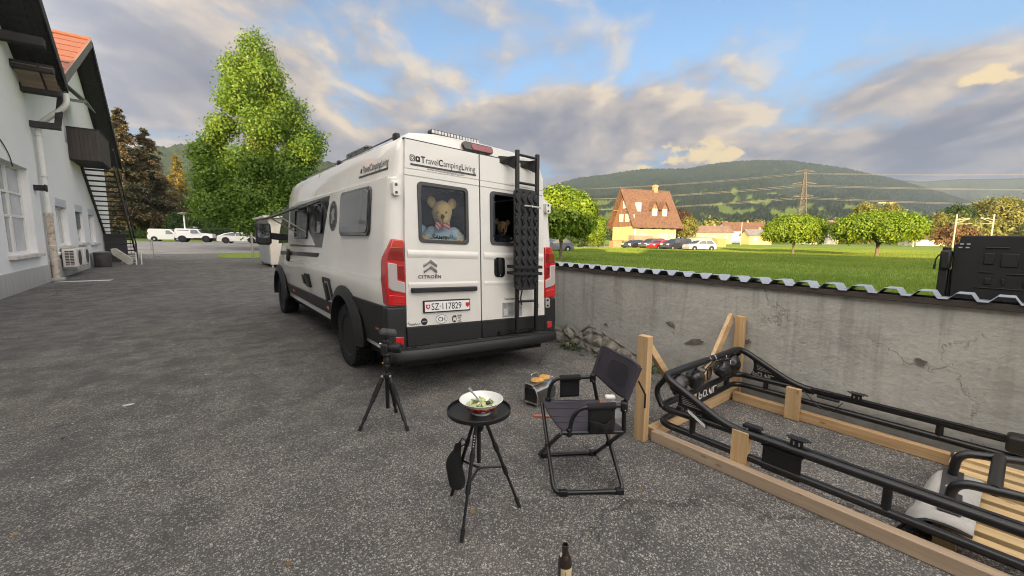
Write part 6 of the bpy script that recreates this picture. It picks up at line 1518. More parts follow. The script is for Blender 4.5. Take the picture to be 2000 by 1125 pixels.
# ---------------------------------------------------------------- teddy bears behind the glass
FUR = M('bear_fur', (.78, .54, .22), .95, var=.14, vscale=9, bump=1., bscale=90, sheen=.5)
FUR2 = M('bear_fur_brown', (.58, .36, .18), .95, var=.14, vscale=9, bump=1., bscale=90, sheen=.5)
SHIRT = M('bear_shirt', (.42, .55, .66), .9, var=.12, vscale=7, bump=.5, bscale=60)
SHIRTD = M('bear_shirt_dark', (.05, .06, .09), .9)
BEDL = M('bedding_blue', (.30, .52, .72), .9, var=.12, vscale=9)
EYEM = M('bear_eye', (.02, .016, .012), .12, spec=.8); NOSEM = M('bear_nose', (.025, .022, .02), .35)
def fused(name, shapes, ma, parent, vox):
    mb = MB()
    for s in shapes: mb.ico(*s[0], **s[1]) if isinstance(s[1], dict) else None
    o = mb.build(name, ma, parent); md = o.modifiers.new('r', 'REMESH'); md.mode = 'VOXEL'; md.voxel_size = vox
    sm = o.modifiers.new('s', 'SMOOTH'); sm.iterations = 6; sm.factor = .5
    dg = bpy.context.evaluated_depsgraph_get(); me = bpy.data.meshes.new_from_object(o.evaluated_get(dg)); o.modifiers.clear(); o.data = me
    me.polygons.foreach_set('use_smooth', [True] * len(me.polygons)); return o
def E_(u, v, z, ru, rv, rz): return ((VPt(u, v, z), 1, 2, (ru, rv, rz)), {})
def bear(label, u0, v0, z0, k, fur, shirt):
    """sitting bear: u0,z0 is the middle of the face"""
    t = thing('teddy_bear', label, 'teddy bear', tuple(VPt(u0, v0 + .05, z0 - .30 * k)))
    sa_, ca_ = math.sin(R(29)), math.cos(R(29))
    rt = lambda du, dv: (u0 + (du * ca_ + dv * sa_) * k, v0 + (-du * sa_ + dv * ca_) * k)
    e = lambda du, dv, dz, ru, rv, rz: E_(*rt(du, dv), z0 + dz * k, ru * k, rv * k, rz * k)
    fused('body', [e(0, .05, .02, .108, .10, .115), e(0, .04, -.045, .085, .095, .085), e(.005, -.045, -.06, .052, .065, .050), e(0, .06, -.15, .06, .06, .08), e(0, .08, -.26, .13, .10, .14), e(-.185, -.0, -.275, .055, .06, .05), e(.185, -.0, -.285, .055, .06, .055), e(-.15, .04, -.22, .05, .055, .06), e(.15, .04, -.22, .05, .055, .06)], fur, t, .011 * k)
    for s in (-1, 1): fused('ear', [e(s * .105, .06, .105 + (.012 if s < 0 else 0), .050, .030, .060), e(s * .085, .06, .075, .035, .03, .04)], fur, t, .009 * k)
    for s in (-1, 1): MB().ico(VPt(*rt(s * .043, -.048), z0 + .008 * k), 1, 2, (.010 * k, .008 * k, .012 * k)).build('eye', EYEM, t, smooth=180)
    MB().ico(VPt(*rt(.005, -.112), z0 - .040 * k), 1, 2, (.020 * k, .014 * k, .022 * k)).build('nose', NOSEM, t, smooth=180)
    MB().tube([VPt(*rt(.005, -.112), z0 - .06 * k), VPt(*rt(.005, -.095), z0 - .10 * k)], .0025 * k, 4).build('mouth_seam', NOSEM, t)
    sh = fused('shirt', [e(0, .07, -.27, .150, .118, .160), e(-.11, .06, -.20, .075, .075, .075), e(.11, .06, -.20, .075, .075, .075), e(-.165, .04, -.235, .06, .07, .055), e(.165, .04, -.24, .06, .07, .055), e(0, .07, -.17, .10, .09, .05)], shirt, t, .010 * k)
    return t
TB1 = bear('golden teddy bear in pale blue shirt with red striped bow tie', -.372, .15, 1.715, 1.0, FUR, SHIRT)
BU, BV, BZ = -.372, .15, 1.715
def bp_(du, dv, dz): c, q = math.cos(R(29)), math.sin(R(29)); return VPt(BU + du * c + dv * q, BV - du * q + dv * c, BZ + dz)
ma, k, b = mat_nodes('bow_stripes'); co = k.n('ShaderNodeTexCoord').outputs['Object']; wv = k.n('ShaderNodeTexWave', {'Vector': co, 'Scale': 30.}, wave_type='BANDS', bands_direction='DIAGONAL'); k.put(b.inputs['Base Color'], k.ramp(wv.outputs[0], [(.45, (.60, .08, .07)), (.55, (.74, .60, .55))])); b.inputs['Roughness'].default_value = .6
for s in (-1, 1):
    pts = [(0, .012), (.035, .030), (.068, .034), (.072, -.008), (.055, -.040), (.028, -.026), (0, -.012)]
    bw = MB(); bw.add([bp_(.005 + s * a, -.092 - .014 * math.sin(i), -.128 + b_) for i, (a, b_) in enumerate(pts)] + [bp_(.005 + s * a, -.075, -.128 + b_) for a, b_ in pts], [tuple(range(7)), tuple(range(13, 6, -1))] + [(i, (i + 1) % 7, 7 + (i + 1) % 7, 7 + i) for i in range(7)])
    bw.build('bow_tie', MATS['bow_stripes'], TB1)
MB().ico(bp_(.005, -.096, -.128), 1, 2, (.016, .014, .016)).build('bow_knot', REDP, TB1, smooth=180)
mb, w0 = text_mb('CAMPING', .050, lambda a, b_, dd: Vector((a, b_, 0)), 0, 1, .0015)
mb.v = [tuple(bp_((p[0] / w0 - .5) * .20, -.056 + 1.6 * ((p[0] / w0 - .5) * .20) ** 2 - .5 * max(0, p[1] - .02) * 0, -.262 + p[1] + 2.2 * ((p[0] / w0 - .5) * .20) ** 2)) for p in mb.v]; mb.build('shirt_lettering', BLK, TB1)
bear('small brown teddy bear in dark shirt behind the ladder', .50, .30, 1.63, .62, FUR2, SHIRTD)
t = thing('bed_cushion', 'pale blue patterned cushion behind the left rear window', 'cushion', tuple(VPt(-.44, .45, 1.40)))
MB().ico(VPt(-.60, .38, 1.50), 1, 3, (.20, .12, .12)).build('cover', BEDL, t, smooth=180); MB().ico(VPt(-.25, .42, 1.43), 1, 3, (.11, .10, .10)).build('cover_fold', BEDL, t, smooth=180)
t = thing('striped_cushion', 'blue cushion with tan paw leaning in the right rear window', 'cushion', tuple(VPt(.18, .2, 1.40)))
MB().ico(VPt(.15, .24, 1.44), 1, 3, (.10, .10, .10)).build('cover', BEDL, t, smooth=180); MB().ico(VPt(.262, .20, 1.475), 1, 2, (.035, .04, .05)).build('paw', FUR, t, smooth=180)
t = thing('window_shelf', 'white shelf edge along the bottom of the rear windows', 'shelf', tuple(VPt(-.44, .1, 1.40))); MB().prism([(-.72, 1.391), (-.15, 1.391), (-.15, 1.452), (-.72, 1.452)], .05, .075, fnR).build('shelf_board', WHITEP, t); MB().prism([(.10, 1.391), (.70, 1.391), (.70, 1.452), (.10, 1.452)], .05, .075, fnR).build('shelf_board', WHITEP, t)
# ---------------------------------------------------------------- camp furniture in the foreground
MATB = M('matt_black', (.006, .006, .0065), .5, var=.15, vscale=10)
TUBEB = M('powder_black', (.0055, .006, .0075), .36, bump=.10, bscale=400, coat=.15)
FABRIC = M('chair_fabric', (.040, .036, .048), .9, var=.14, vscale=9, bump=.35, bscale=220)
FABRICB = M('fabric_black', (.007, .007, .0075), .85, var=.2, vscale=8, bump=.4, bscale=160)
MESHF = M('mesh_panel', (.031, .028, .036), .95, var=.2, vscale=60, bump=.8, bscale=300)
STEELW = M('polished_steel', (.58, .57, .54), .22, .9)
# --- folding chair
ch = thing('folding_chair', 'dark grey folding camp chair with black tubular frame and side pockets', 'chair', (1.85, 1.65, 0))
nf, nb_, ff, fb = Vector((1.587, 1.588, .016)), Vector((1.928, 1.351, .016)), Vector((1.796, 1.959, .016)), Vector((2.140, 1.739, .016))
NF, NB, FF, FB = Vector((1.618, 1.567, .385)), Vector((1.915, 1.360, .385)), Vector((1.812, 1.949, .392)), Vector((2.137, 1.741, .388))
r = .0125
MB().tube(fillet([FF + Vector((0, 0, .0)), nf, nb_, FB], .05, 5), r, 10).build('leg_frame', TUBEB, ch, smooth=50)
MB().tube(fillet([NF, ff, fb, NB], .05, 5), r, 10).build('leg_frame', TUBEB, ch, smooth=50)
for a, b_ in ((nf, nb_), (ff, fb)):
    d = (b_ - a).normalized()
    for p in (a + d * .03, b_ - d * .05): MB().bar(p, p + d * .05, .032, .036).build('foot_clamp', MATB, ch, bevel=.005)
for a, b_, c, d in ((nf, FF, ff, NF), (nb_, FB, fb, NB)):
    p = (a + b_ + c + d) / 4; MB().ico(p, .022, 2).build('pivot', MATB, ch, smooth=180)
for a, b_ in ((NF, NB), (FF, FB)): MB().tube([a, b_], r, 10).build('seat_rail', TUBEB, ch, smooth=50)
back = (nb_ - nf).normalized()
posts = [[NB, Vector((1.912, 1.363, .54)), Vector((1.922, 1.355, .60)), Vector((1.976, 1.318, .765))], [FB, Vector((2.106, 1.762, .555)), Vector((2.112, 1.758, .60)), Vector((2.160, 1.726, .765))]]
for P in posts: MB().tube(fillet(P, .04, 4), r, 10).build('back_post', TUBEB, ch, smooth=50)
arms = [[Vector((1.652, 1.543, .378)), Vector((1.664, 1.535, .475)), Vector((1.700, 1.510, .532)), Vector((1.760, 1.468, .540)), Vector((1.912, 1.362, .545))], [Vector((1.847, 1.926, .392)), Vector((1.855, 1.921, .50)), Vector((1.888, 1.900, .558)), Vector((1.96, 1.853, .560)), Vector((2.106, 1.762, .562))]]
for A in arms:
    MB().tube(fillet(A, .05, 4), r, 10).build('arm', TUBEB, ch, smooth=50)
    MB().box(A[0] + Vector((0, 0, .01)), (.03, .03, .05)).build('arm_socket', MATB, ch, bevel=.006)
    MB().box(A[-1] + Vector((0, 0, -.005)), (.05, .04, .06), Matrix.Rotation(.6, 3, 'Z')).build('arm_bracket', MATB, ch, bevel=.01)
    for q in range(3): MB().ico(A[-1] + Vector((-.018 + .014 * q, -.022, -.02 + .02 * q)), .0045, 1).build('rivet', STEELW, ch)
def sling(name, fn, nu, nv, th, ma, parent):
    mb = MB(); vs = [fn(i / nu, j / nv) for j in range(nv + 1) for i in range(nu + 1)]
    mb.add(vs, [(j * (nu + 1) + i, j * (nu + 1) + i + 1, (j + 1) * (nu + 1) + i + 1, (j + 1) * (nu + 1) + i) for j in range(nv) for i in range(nu)])
    o = mb.build(name, ma, parent, smooth=80); s = o.modifiers.new('s', 'SOLIDIFY'); s.thickness = th; s.offset = 0; return o
def seatf(s, t):
    p = NF.lerp(FF, s).lerp(NB.lerp(FB, s), t); sag = math.sin(math.pi * s) * .020 + .012 * math.sin(math.pi * t)
    return p + Vector((0, 0, .014 - sag + .0025 * math.sin(s * 17 + t * 6)))
sling('seat', seatf, 22, 16, .008, FABRIC, ch)
for k_ in (.30, .5, .74): MB().tube([seatf(k_ + .05 * math.sin(t * 3), t) + Vector((0, 0, .004)) for t in [i / 12 for i in range(13)]], .0022, 4).build('seam', FABRICB, ch)
def post(P, t): a, b_ = P[2] - (P[2] - P[1]) * .2, P[3]; return a.lerp(b_, t)
def backf(s, t):
    a = post(posts[0], t); b_ = post(posts[1], t); p = a.lerp(b_, s); bow = math.sin(math.pi * s)
    dz = -(1 - t) ** 2 * bow * .055 - .012 * bow * t
    return p + back * (bow * (.055 - .02 * t)) + Vector((0, 0, dz + .014 * (t - .5) + .002 * math.sin(9 * s + 5 * t)))
sling('backrest', backf, 24, 16, .012, FABRIC, ch)
def meshf(s, t):
    a = 2 * math.pi * s; rr = t; q4 = max(abs(math.cos(a)), abs(math.sin(a))) ** .55; return backf(.52 + .27 * rr * math.cos(a) / q4, .50 + .31 * rr * math.sin(a) / q4) - back * .0075
mb = MB(); vs = [backf(.52, .5) - back * .0075]; nn = 28
for j in range(1, 5): vs += [meshf(i / nn, j / 4) for i in range(nn)]
fs = [(0, 1 + i, 1 + (i + 1) % nn) for i in range(nn)]
for j in range(3): fs += [(1 + j * nn + i, 1 + (j + 1) * nn + i, 1 + (j + 1) * nn + (i + 1) % nn, 1 + j * nn + (i + 1) % nn) for i in range(nn)]
mb.add(vs, fs); mb.build('mesh_panel', MESHF, ch, smooth=80)
for s in (.0, 1.0): MB().tube([backf(s, t) for t in [i / 8 for i in range(9)]], .017, 8).build('post_sleeve', FABRIC, ch, smooth=50)
MB().tube([backf(i / 12, 1.0) + Vector((0, 0, .002)) for i in range(13)], .009, 6).build('top_hem', FABRIC, ch, smooth=50)
def pocket(A, a, b_, drop, out, name='side_pocket'):
    p0, p1 = A[-2].lerp(A[-3], .0) , A[-1]
    P0, P1 = A[2].lerp(A[3], a), A[4].lerp(A[3], b_)
    d = (P1 - P0).normalized(); n = d.cross(Vector((0, 0, 1))).normalized() * out
    mb = MB(); mb.tube([P0, P1], .021, 10); mb.build('arm_sleeve', FABRICB, ch, smooth=50)
    def f(s, t): return P0.lerp(P1, .02 + .96 * s * (1 - .10 * t) + .05 * t) + Vector((0, 0, -drop * t - .004 * math.sin(s * 11 + t * 4))) + n * (.018 + .028 * math.sin(math.pi * t) * math.sin(math.pi * s) + .004 * math.sin(s * 14))
    def g_(s, t): return P0.lerp(P1, .02 + .96 * s) + Vector((0, 0, -drop * t)) + n * .006
    sling(name, g_, 8, 8, .004, FABRICB, ch)
    def h(s, t): t2 = .42 + .58 * t; return f(s, t2) + Vector((0, 0, -.018 * math.sin(math.pi * s) * (1 - t)))
    sling('pocket_pouch', h, 14, 10, .004, FABRICB, ch)
pocket(arms[0], .6, .28, .155, 1.0); pocket(arms[1], .35, .52, .135, -.7)
MB().tube([backf(0, .55) + back * .03 + Vector((0, 0, -.0)), backf(0, .45) + back * .05 + Vector((.02, -.02, -.06)), backf(0, .45) + back * .05 + Vector((.02, -.02, -.14))], .006, 6).build('strap', FABRICB, ch, smooth=50)
# --- soft bag and strap lying behind the chair
SILVERF = M('pouch_grey', (.20, .20, .20), .75, var=.15, vscale=12, bump=.5, bscale=30)
bg = thing('soft_pouch', 'grey soft pouch with a white lid lying behind the folding chair', 'pouch', (2.60, 1.93, 0))
fused('body', [((Vector((2.60, 1.92, .07)), 1, 2, (.075, .065, .065)), {}), ((Vector((2.63, 1.98, .12)), 1, 2, (.06, .055, .075)), {}), ((Vector((2.56, 1.90, .03)), 1, 2, (.07, .06, .035)), {})], SILVERF, bg, .008)
MB().prism(rrect(-.04, -.03, .04, .03, .015), 0, .025, lambda x, y, d: (2.69 + x * .8 + y * .6, 2.06 - x * .6 + y * .8, .17 + d)).build('lid', WHITEP, bg, bevel=.006)
ORS = M('orange_strap', (.50, .13, .06), .6, bump=.3, bscale=200)
osr = thing('orange_strap', 'orange strap lying on the asphalt beneath and behind the chair', 'strap', (2.5, 2.3, 0))
MB().tube([(2.20, 2.46, .008), (2.29, 2.385, .008), (2.36, 2.28, .008), (2.5, 2.2, .008), (2.68, 2.2, .008), (2.84, 2.27, .008), (2.93, 2.35, .008)], .011, 6).build('webbing', ORS, osr, smooth=60)
# --- camera on a tripod
tp = thing('photo_tripod', 'black photo tripod standing low behind the round tray table', 'tripod', (1.167, 3.053, 0))
hub = Vector((1.188, 3.10, .395))
feet = [Vector((.951, 3.08, .0)), Vector((1.249, 2.854, 0)), Vector((1.312, 3.232, 0))]
MB().lathe([(.020, -.02), (.034, -.012), (.034, .012), (.020, .022)], 18, hub).build('collar', MATB, tp, smooth=40)
MB().tube([(hub.x, hub.y, .12), (hub.x, hub.y, .455)], .0155, 12).build('centre_column', MATB, tp, smooth=50)
for f in feet:
    top = hub + (f - hub).normalized() * .02 + Vector((f.x - hub.x, f.y - hub.y, 0)).normalized() * .030; L = f - top
    lg = MB().tube([top, top + L * .42], .0165, 10).build('leg', MATB, tp, smooth=50)
    MB().tube([top + L * .10, top + L * .36], .019, 10).build('foam_grip', FABRICB, lg, smooth=50)
    MB().tube([top + L * .40, top + L * .46], .0185, 10).build('leg_lock', MATB, lg, smooth=50); MB().tube([top + L * .42, top + L * .80], .0135, 10).build('leg_section', MATB, lg, smooth=50)
    MB().tube([top + L * .74, top + L * .80], .0165, 10).build('leg_lock', MATB, lg, smooth=50); MB().tube([top + L * .78, top + L * .97], .0110, 10).build('leg_section', MATB, lg, smooth=50)
    MB().tube([top + L * .92, top + L * 1.0], [.016, .012], 10).build('rubber_foot', TYRE, lg, smooth=50)
    MB().box(top + Vector((0, 0, .012)), (.018, .018, .02)).build('leg_hinge', STEELW, lg, bevel=.003)
hd = MB().lathe([(.018, .45), (.028, .455), (.028, .475), (.022, .48), (.027, .50), (.028, .515), (.020, .535), (.026, .54), (.026, .552), (.018, .555)], 18, (hub.x + .004, hub.y + .004, 0)).build('ball_head', MATB, tp, smooth=40)
kd = -cr_ * .03
MB().tube([hub + Vector((0, 0, .095)), hub + kd + Vector((0, 0, .095))], .010, 10).build('knob', MATB, hd, smooth=50); MB().box(hub + kd * .9 - cf_ * .012 + Vector((0, 0, .10)), (.008, .008, .012)).build('orange_mark', M('mark_orange', (.75, .32, .05), .4), hd)
cm = thing('video_camera', 'black mirrorless camera with fluffy microphone on the tripod', 'camera', (1.205, 3.118, .555))
ca = Vector((.78, -.62, 0)); cb = Vector((.62, .78, 0)); up = Vector((0, 0, 1)); cR = Matrix((ca, cb, up)).transposed()
CAMB = M('camera_black', (.008, .008, .0085), .45, bump=.3, bscale=260); cc = Vector((1.196, 3.122, .612))
MB().box(cc, (.058, .125, .085), cR).build('body', CAMB, cm, bevel=.012, seg=3)
MB().box(cc + up * .05 + ca * .002, (.05, .045, .026), cR).build('viewfinder', CAMB, cm, bevel=.008)
MB().tube([cc + ca * .028, cc + ca * .055, cc + ca * .058, cc + ca * .118], [.036, .036, .041, .041], 20).build('lens', CAMB, cm, smooth=40)
MB().tube([cc + ca * .117, cc + ca * .119], .034, 20).build('lens_glass', CARGL, cm, smooth=40)
MB().tube([cc - ca * .052 + up * .03, cc - ca * .034 + up * .03], .010, 10).build('dial', STEELW, cm, smooth=40); MB().tube([cc + cb * .04 + up * .042, cc + cb * .04 + up * .056], .011, 12).build('top_dial', STEELW, cm, smooth=40)
MB().box(cc - ca * .03 - up * .0, (.004, .08, .06), cR).build('screen', VGLOSS, cm, bevel=.002)
MB().box(cc - up * .05, (.045, .05, .014), cR).build('plate', STEELW, cm, bevel=.003)
MB().tube([cc + up * .06, cc + up * .095], .010, 8).build('mic_mount', MATB, cm, smooth=50)
mw = MB(); a_, b_ = cc - ca * .045 + up * .128, cc + ca * .085 + up * .118
mw.tube([a_.lerp(b_, t) for t in (0, .06, .2, .5, .8, .94, 1)], [.012, .026, .034, .032, .033, .027, .012], 14); mo_ = mw.build('windshield', M('fur_grey', (.085, .085, .085), 1., var=.3, vscale=60, bump=1., bscale=180), cm, smooth=60)
g = np.random.default_rng(5); n = 2600; tt = g.random(n); an = g.uniform(0, 6.283, n); P = np.array(a_)[None] * (1 - tt)[:, None] + np.array(b_)[None] * tt[:, None]; rad = .033 * np.sin(np.clip(tt * .92 + .04, 0, 1) * np.pi) ** .35
D = np.cos(an)[:, None] * np.array(cb)[None] + np.sin(an)[:, None] * np.array(up)[None]; root = P + D * rad[:, None] * .9; tip = root + D * (.010 * g.uniform(.4, 1.2, n))[:, None] + g.normal(0, .004, (n, 3)); sd_ = np.cross(D, np.array(ca)[None]) * .0009
V = np.stack([root - sd_, root + sd_, tip], 1).reshape(-1, 3); np_mesh('fur', V - np.array(cm.location), np.arange(3 * n).reshape(-1, 3), MATS['fur_grey'], cm)
# --- round tray table on tripod legs
tb = thing('tray_table', 'small round black tray table on slim tripod legs with bowl on it', 'table', (1.151, 1.725, 0))
TC = Vector((1.146, 1.714, .582))
MB().lathe([(.0, 0), (.158, 0), (.166, .004), (.168, .024), (.164, .026), (.161, .008), (.155, .005), (.0, .005)], 56, TC).build('tray', M('tray_black', (.009, .0095, .010), .42, var=.2, vscale=14), tb, smooth=40)
h2_ = Vector((1.150, 1.722, .575))
MB().lathe([(.016, -.10), (.024, -.09), (.030, -.03), (.050, -.006), (.055, 0)], 18, h2_).build('hub', MATB, tb, smooth=40)
MB().tube([(h2_.x, h2_.y, .30), (h2_.x, h2_.y, .56)], .011, 10).build('centre_tube', MATB, tb, smooth=50)
MB().ico((h2_.x, h2_.y, .265), .014, 1).build('brace_joint', MATB, tb, smooth=60)
f3 = [Vector((.966, 1.600, 0)), Vector((1.363, 1.632, 0)), Vector((1.115, 1.955, 0))]
for i, f in enumerate(f3):
    d = Vector((f.x - h2_.x, f.y - h2_.y, 0)).normalized(); top = h2_ + d * .022 + up * -.01; L = f - top
    lg = MB().tube([top, top + L * .62], .0095, 9).build('leg', MATB, tb, smooth=50)
    MB().tube([top + L * .30, top + L * .37], .0135, 10).build('leg_clamp', MATB, lg, smooth=50); MB().tube([top + L * .55, top + L * .63], .0130, 10).build('leg_clamp', MATB, lg, smooth=50)
    MB().tube([top + L * .6, top + L * .93], .0075, 9).build('leg_section', MATB, lg, smooth=50); MB().tube([top + L * .90, top + L * 1.0], [.0115, .0095], 10).build('rubber_foot', TYRE, lg, smooth=50)
    MB().tube([top + L * .55, Vector((h2_.x, h2_.y, .268))], .0062, 6).build('brace', MATB, tb, smooth=50)
    if i == 0:
        m1 = MB()
        for q in range(5):
            c = top + L * (.16 + .022 * q); e1 = -cf_; e1 = (e1 - L.normalized() * e1.dot(L.normalized())).normalized(); e2 = L.normalized().cross(e1)
            for (x0, x1, y0, y1) in ((-.0045, .0045, -.001, .001), (-.001, .001, -.004, .004)):
                m1.add([c + e1 * .0102 + e2 * x0 + L.normalized() * y0, c + e1 * .0102 + e2 * x1 + L.normalized() * y0, c + e1 * .0102 + e2 * x1 + L.normalized() * y1, c + e1 * .0102 + e2 * x0 + L.normalized() * y1], [(0, 1, 2, 3)])
        m1.build('white_print', WHITEP, lg)
sb = thing('carry_bag', 'black crumpled drawstring bag hanging from the tray table leg', 'bag', (1.09, 1.87, .08))
mb = MB(); rows_ = []; nr_ = 16
for j, (z, rx, ry, du, dv) in enumerate([(.365, .014, .012, 0.010, 0), (.350, .022, .018, .006, 0), (.325, .018, .016, .004, 0), (.295, .036, .026, -.008, .006), (.25, .046, .030, -.012, .010), (.19, .048, .032, -.008, .008), (.13, .050, .032, -.002, .004), (.105, .040, .026, .0, 0), (.095, .012, .01, 0, 0)]):
    for i in range(nr_):
        a = 2 * math.pi * i / nr_; w = 1 + .14 * math.sin(3 * a + j * 1.3) + .08 * math.sin(5 * a - j * 2.1)
        o_ = Vector((1.098 + du, 1.862 + dv, z)) + cr_ * (math.cos(a) * rx * w) + cb * (math.sin(a) * ry * w); rows_.append(o_ + Vector((0, 0, .006 * math.sin(2 * a + j))))
nj = 9; mb.add(rows_, [(j * nr_ + i, j * nr_ + (i + 1) % nr_, (j + 1) * nr_ + (i + 1) % nr_, (j + 1) * nr_ + i) for j in range(nj - 1) for i in range(nr_)] + [tuple(range(nr_)), tuple(range((nj - 1) * nr_, nj * nr_))])
o = mb.build('bag_body', FABRICB, sb, smooth=70); ss = o.modifiers.new('ss', 'SUBSURF'); ss.levels = ss.render_levels = 2
MB().tube([(1.105, 1.858, .36), (1.118, 1.836, .40), (1.128, 1.80, .385), (1.115, 1.84, .35)], .004, 6).build('drawstring', MATB, sb, smooth=60)
# --- bowl with salad
BC = Vector((1.150, 1.698, .588))
bo = thing('salad_bowl', 'white bowl with red patterned outside standing on the tray', 'bowl', tuple(BC))
PORC = M('porcelain_white', (.74, .75, .73), .18, coat=.4)
MB().lathe([(.0, .004), (.045, .004), (.047, .0), (.050, .0), (.052, .010), (.054, .012)], 44, BC).build('foot_ring', PORC, bo, smooth=40)
def mat_bowl():
    ma, k, b = mat_nodes('bowl_red_pattern'); co = k.n('ShaderNodeTexCoord').outputs['Object']
    v = k.n('ShaderNodeTexVoronoi', {'Scale': 62., 'Vector': co}); w = k.noise(co, 55, 3, .6)
    c = k.mix(k.smooth(v.outputs['Distance'], .30, .20), (.42, .020, .018), (.55, .30, .10)); c = k.mix(k.smooth(w, .60, .66), c, (.62, .50, .32))
    k.put(b.inputs['Base Color'], c); b.inputs['Roughness'].default_value = .25; b.inputs['Coat Weight'].default_value = .4; return ma
MB().lathe([(.054, .012), (.074, .026), (.092, .046), (.0965, .054)], 56, BC, cap=False).build('red_band', mat_bowl(), bo, smooth=60)
MB().lathe([(.0965, .054), (.106, .066), (.112, .072), (.114, .074), (.111, .0745), (.100, .060), (.086, .042), (.066, .024), (.045, .014), (.0, .012)], 56, BC, cap=False).build('inside', PORC, bo, smooth=60)
for i in range(7):
    a = 2 * math.pi * i / 7 - 2.05; c = BC + Vector((math.cos(a) * .0845, math.sin(a) * .0845, .0345)); n = Vector((math.cos(a), math.sin(a), -.9)).normalized(); t1 = Vector((-math.sin(a), math.cos(a), 0)); t2 = n.cross(t1)
    MB().add([c + n * .0022 + t1 * (.011 * math.cos(q)) + t2 * (.011 * math.sin(q)) for q in [2 * math.pi * x_ / 16 for x_ in range(16)]], [tuple(range(16))]).build('medallion', PORC, bo)
    MB().add([c + n * .0030 + t1 * (.006 * math.cos(q)) + t2 * (.006 * math.sin(q)) for q in [2 * math.pi * x_ / 12 for x_ in range(12)]], [tuple(range(12))]).build('medallion_dot', REDP, bo)
sa = thing('salad', 'green cucumber salad with an olive in the white bowl', 'salad', tuple(BC + up * .03))
CUC = M('cucumber_flesh', (.44, .50, .20), .35, var=.25, vscale=30); CUCD = M('cucumber_skin', (.10, .20, .04), .4); CHEES = M('feta_white', (.62, .60, .46), .6)
MB().lathe([(.0, .030), (.070, .030), (.074, .034), (.05, .044), (.0, .048)], 24, BC).build('salad_bed', CUC, sa, smooth=60)
q = random.Random(3)
for i in range(46):
    a = q.uniform(0, 6.28); rr = .070 * math.sqrt(q.random()); c = BC + Vector((rr * math.cos(a), rr * math.sin(a), .046 + .010 * (1 - rr / .07) + q.uniform(0, .008)))
    rot = Matrix.Rotation(q.uniform(-.9, .9), 3, 'X') @ Matrix.Rotation(q.uniform(-.9, .9), 3, 'Y'); s = q.uniform(.009, .015)
    mb = MB(); mb.add([c + rot @ Vector((s * math.cos(t), s * math.sin(t), h)) for h in (-.002, .002) for t in [math.pi * 1.25 * j / 7 for j in range(8)]], [tuple(range(8))[::-1], tuple(range(8, 16))] + [(j, (j + 1) % 8, 8 + (j + 1) % 8, 8 + j) for j in range(8)])
    mb.build('salad_piece', (CUC, CUC, CUCD, CHEES)[i % 4], sa)
MB().ico(BC + cr_ * .035 + up * .060 - cb * .02, 1, 2, (.016, .012, .010)).build('olive', M('olive_black', (.03, .022, .03), .25), sa, smooth=180)
fk = thing('spoon', 'steel spoon sticking up out of the salad bowl', 'spoon', tuple(BC + up * .06))
p0 = BC + cr_ * .004 + up * .052 - cb * .012; p1 = BC - cr_ * .068 + up * .128 + cb * .01
mb = MB(); mb.bar(p0, p1, .0085, .003, cf_ * -1); mb.build('handle', STEELW, fk, bevel=.001); MB().ico(p0, 1, 2, (.014, .014, .005)).build('spoon_bowl', STEELW, fk, smooth=180); MB().bar(p1 - (p1 - p0) * .3, p1, .013, .0035, cf_ * -1).build('handle_end', STEELW, fk, bevel=.0015)
# --- little barbecue
gr = thing('folding_grill', 'small folding steel grill behind the chair with golden cutlets on top', 'grill', (2.40, 2.66, 0))
g0 = Vector((2.315, 2.565, 0)); gw = Vector((.985, .17, 0)) * .31; gd = Vector((-.17, .985, 0)) * .15; gwn, gdn = gw.normalized(), gd.normalized()
GR1 = M('grill_steel', (.13, .13, .125), .35, .7, var=.2, vscale=8); GR2 = M('grill_bright', (.66, .65, .62), .2, .85)
sec = [(0, .035), (0, .115), (.012, .150), (.035, .168), (.060, .170), (.060, .160), (.035, .158), (.02, .14), (.01, .11), (.01, .035)]
MB().prism(sec, .02, gw.length - .02, lambda a, z, d: g0 + gdn * a + gwn * d + up * z).build('front_shell', GR1, gr, smooth=40)
MB().prism([(.004, .150), (.030, .1705), (.062, .1735), (.062, .170), (.032, .166), (.010, .148)], .018, gw.length - .018, lambda a, z, d: g0 + gdn * a + gwn * d + up * z).build('shell_lip', GR2, gr, smooth=40)
MB().prism([(.145, .035), (.150, .035), (.150, .18), (.145, .18)], .02, gw.length - .02, lambda a, z, d: g0 + gdn * a + gwn * d + up * z).build('back_shell', GR1, gr)
MB().prism([(0.01, .035), (.145, .035), (.145, .15), (.06, .16), (.01, .12)], .024, .030, lambda a, z, d: g0 + gdn * a + gwn * d + up * z).build('end_plate', MATB, gr)
MB().prism([(0.0, .03), (.15, .03), (.15, .036), (.0, .036)], .01, gw.length - .01, lambda a, z, d: g0 + gdn * a + gwn * d + up * z).build('tray', GR2, gr)
for e in (0, gw.length):
    b0 = g0 + gwn * e
    MB().tube(fillet([b0 - gdn * .01, b0 - gdn * .025 + up * .11, b0 + gdn * .03 + up * .205, b0 + gdn * .13 + up * .205, b0 + gdn * .165 + up * .11, b0 + gdn * .155], .03, 4), .0042, 7).build('wire_leg', GR2, gr, smooth=50)
for i in range(9): MB().tube([g0 + gwn * .0 + gdn * (.03 + .0125 * i) + up * .205, g0 + gw + gdn * (.03 + .0125 * i) + up * .205], .0022, 5).build('grate_wire', GR2, gr)
MB().tube(fillet([g0 + gwn * .10 + gdn * .13 + up * .206, g0 + gwn * .10 + gdn * .14 + up * .258, g0 + gwn * .20 + gdn * .14 + up * .258, g0 + gwn * .20 + gdn * .13 + up * .206], .012, 3), .0045, 7).build('carry_handle', GR2, gr, smooth=50)
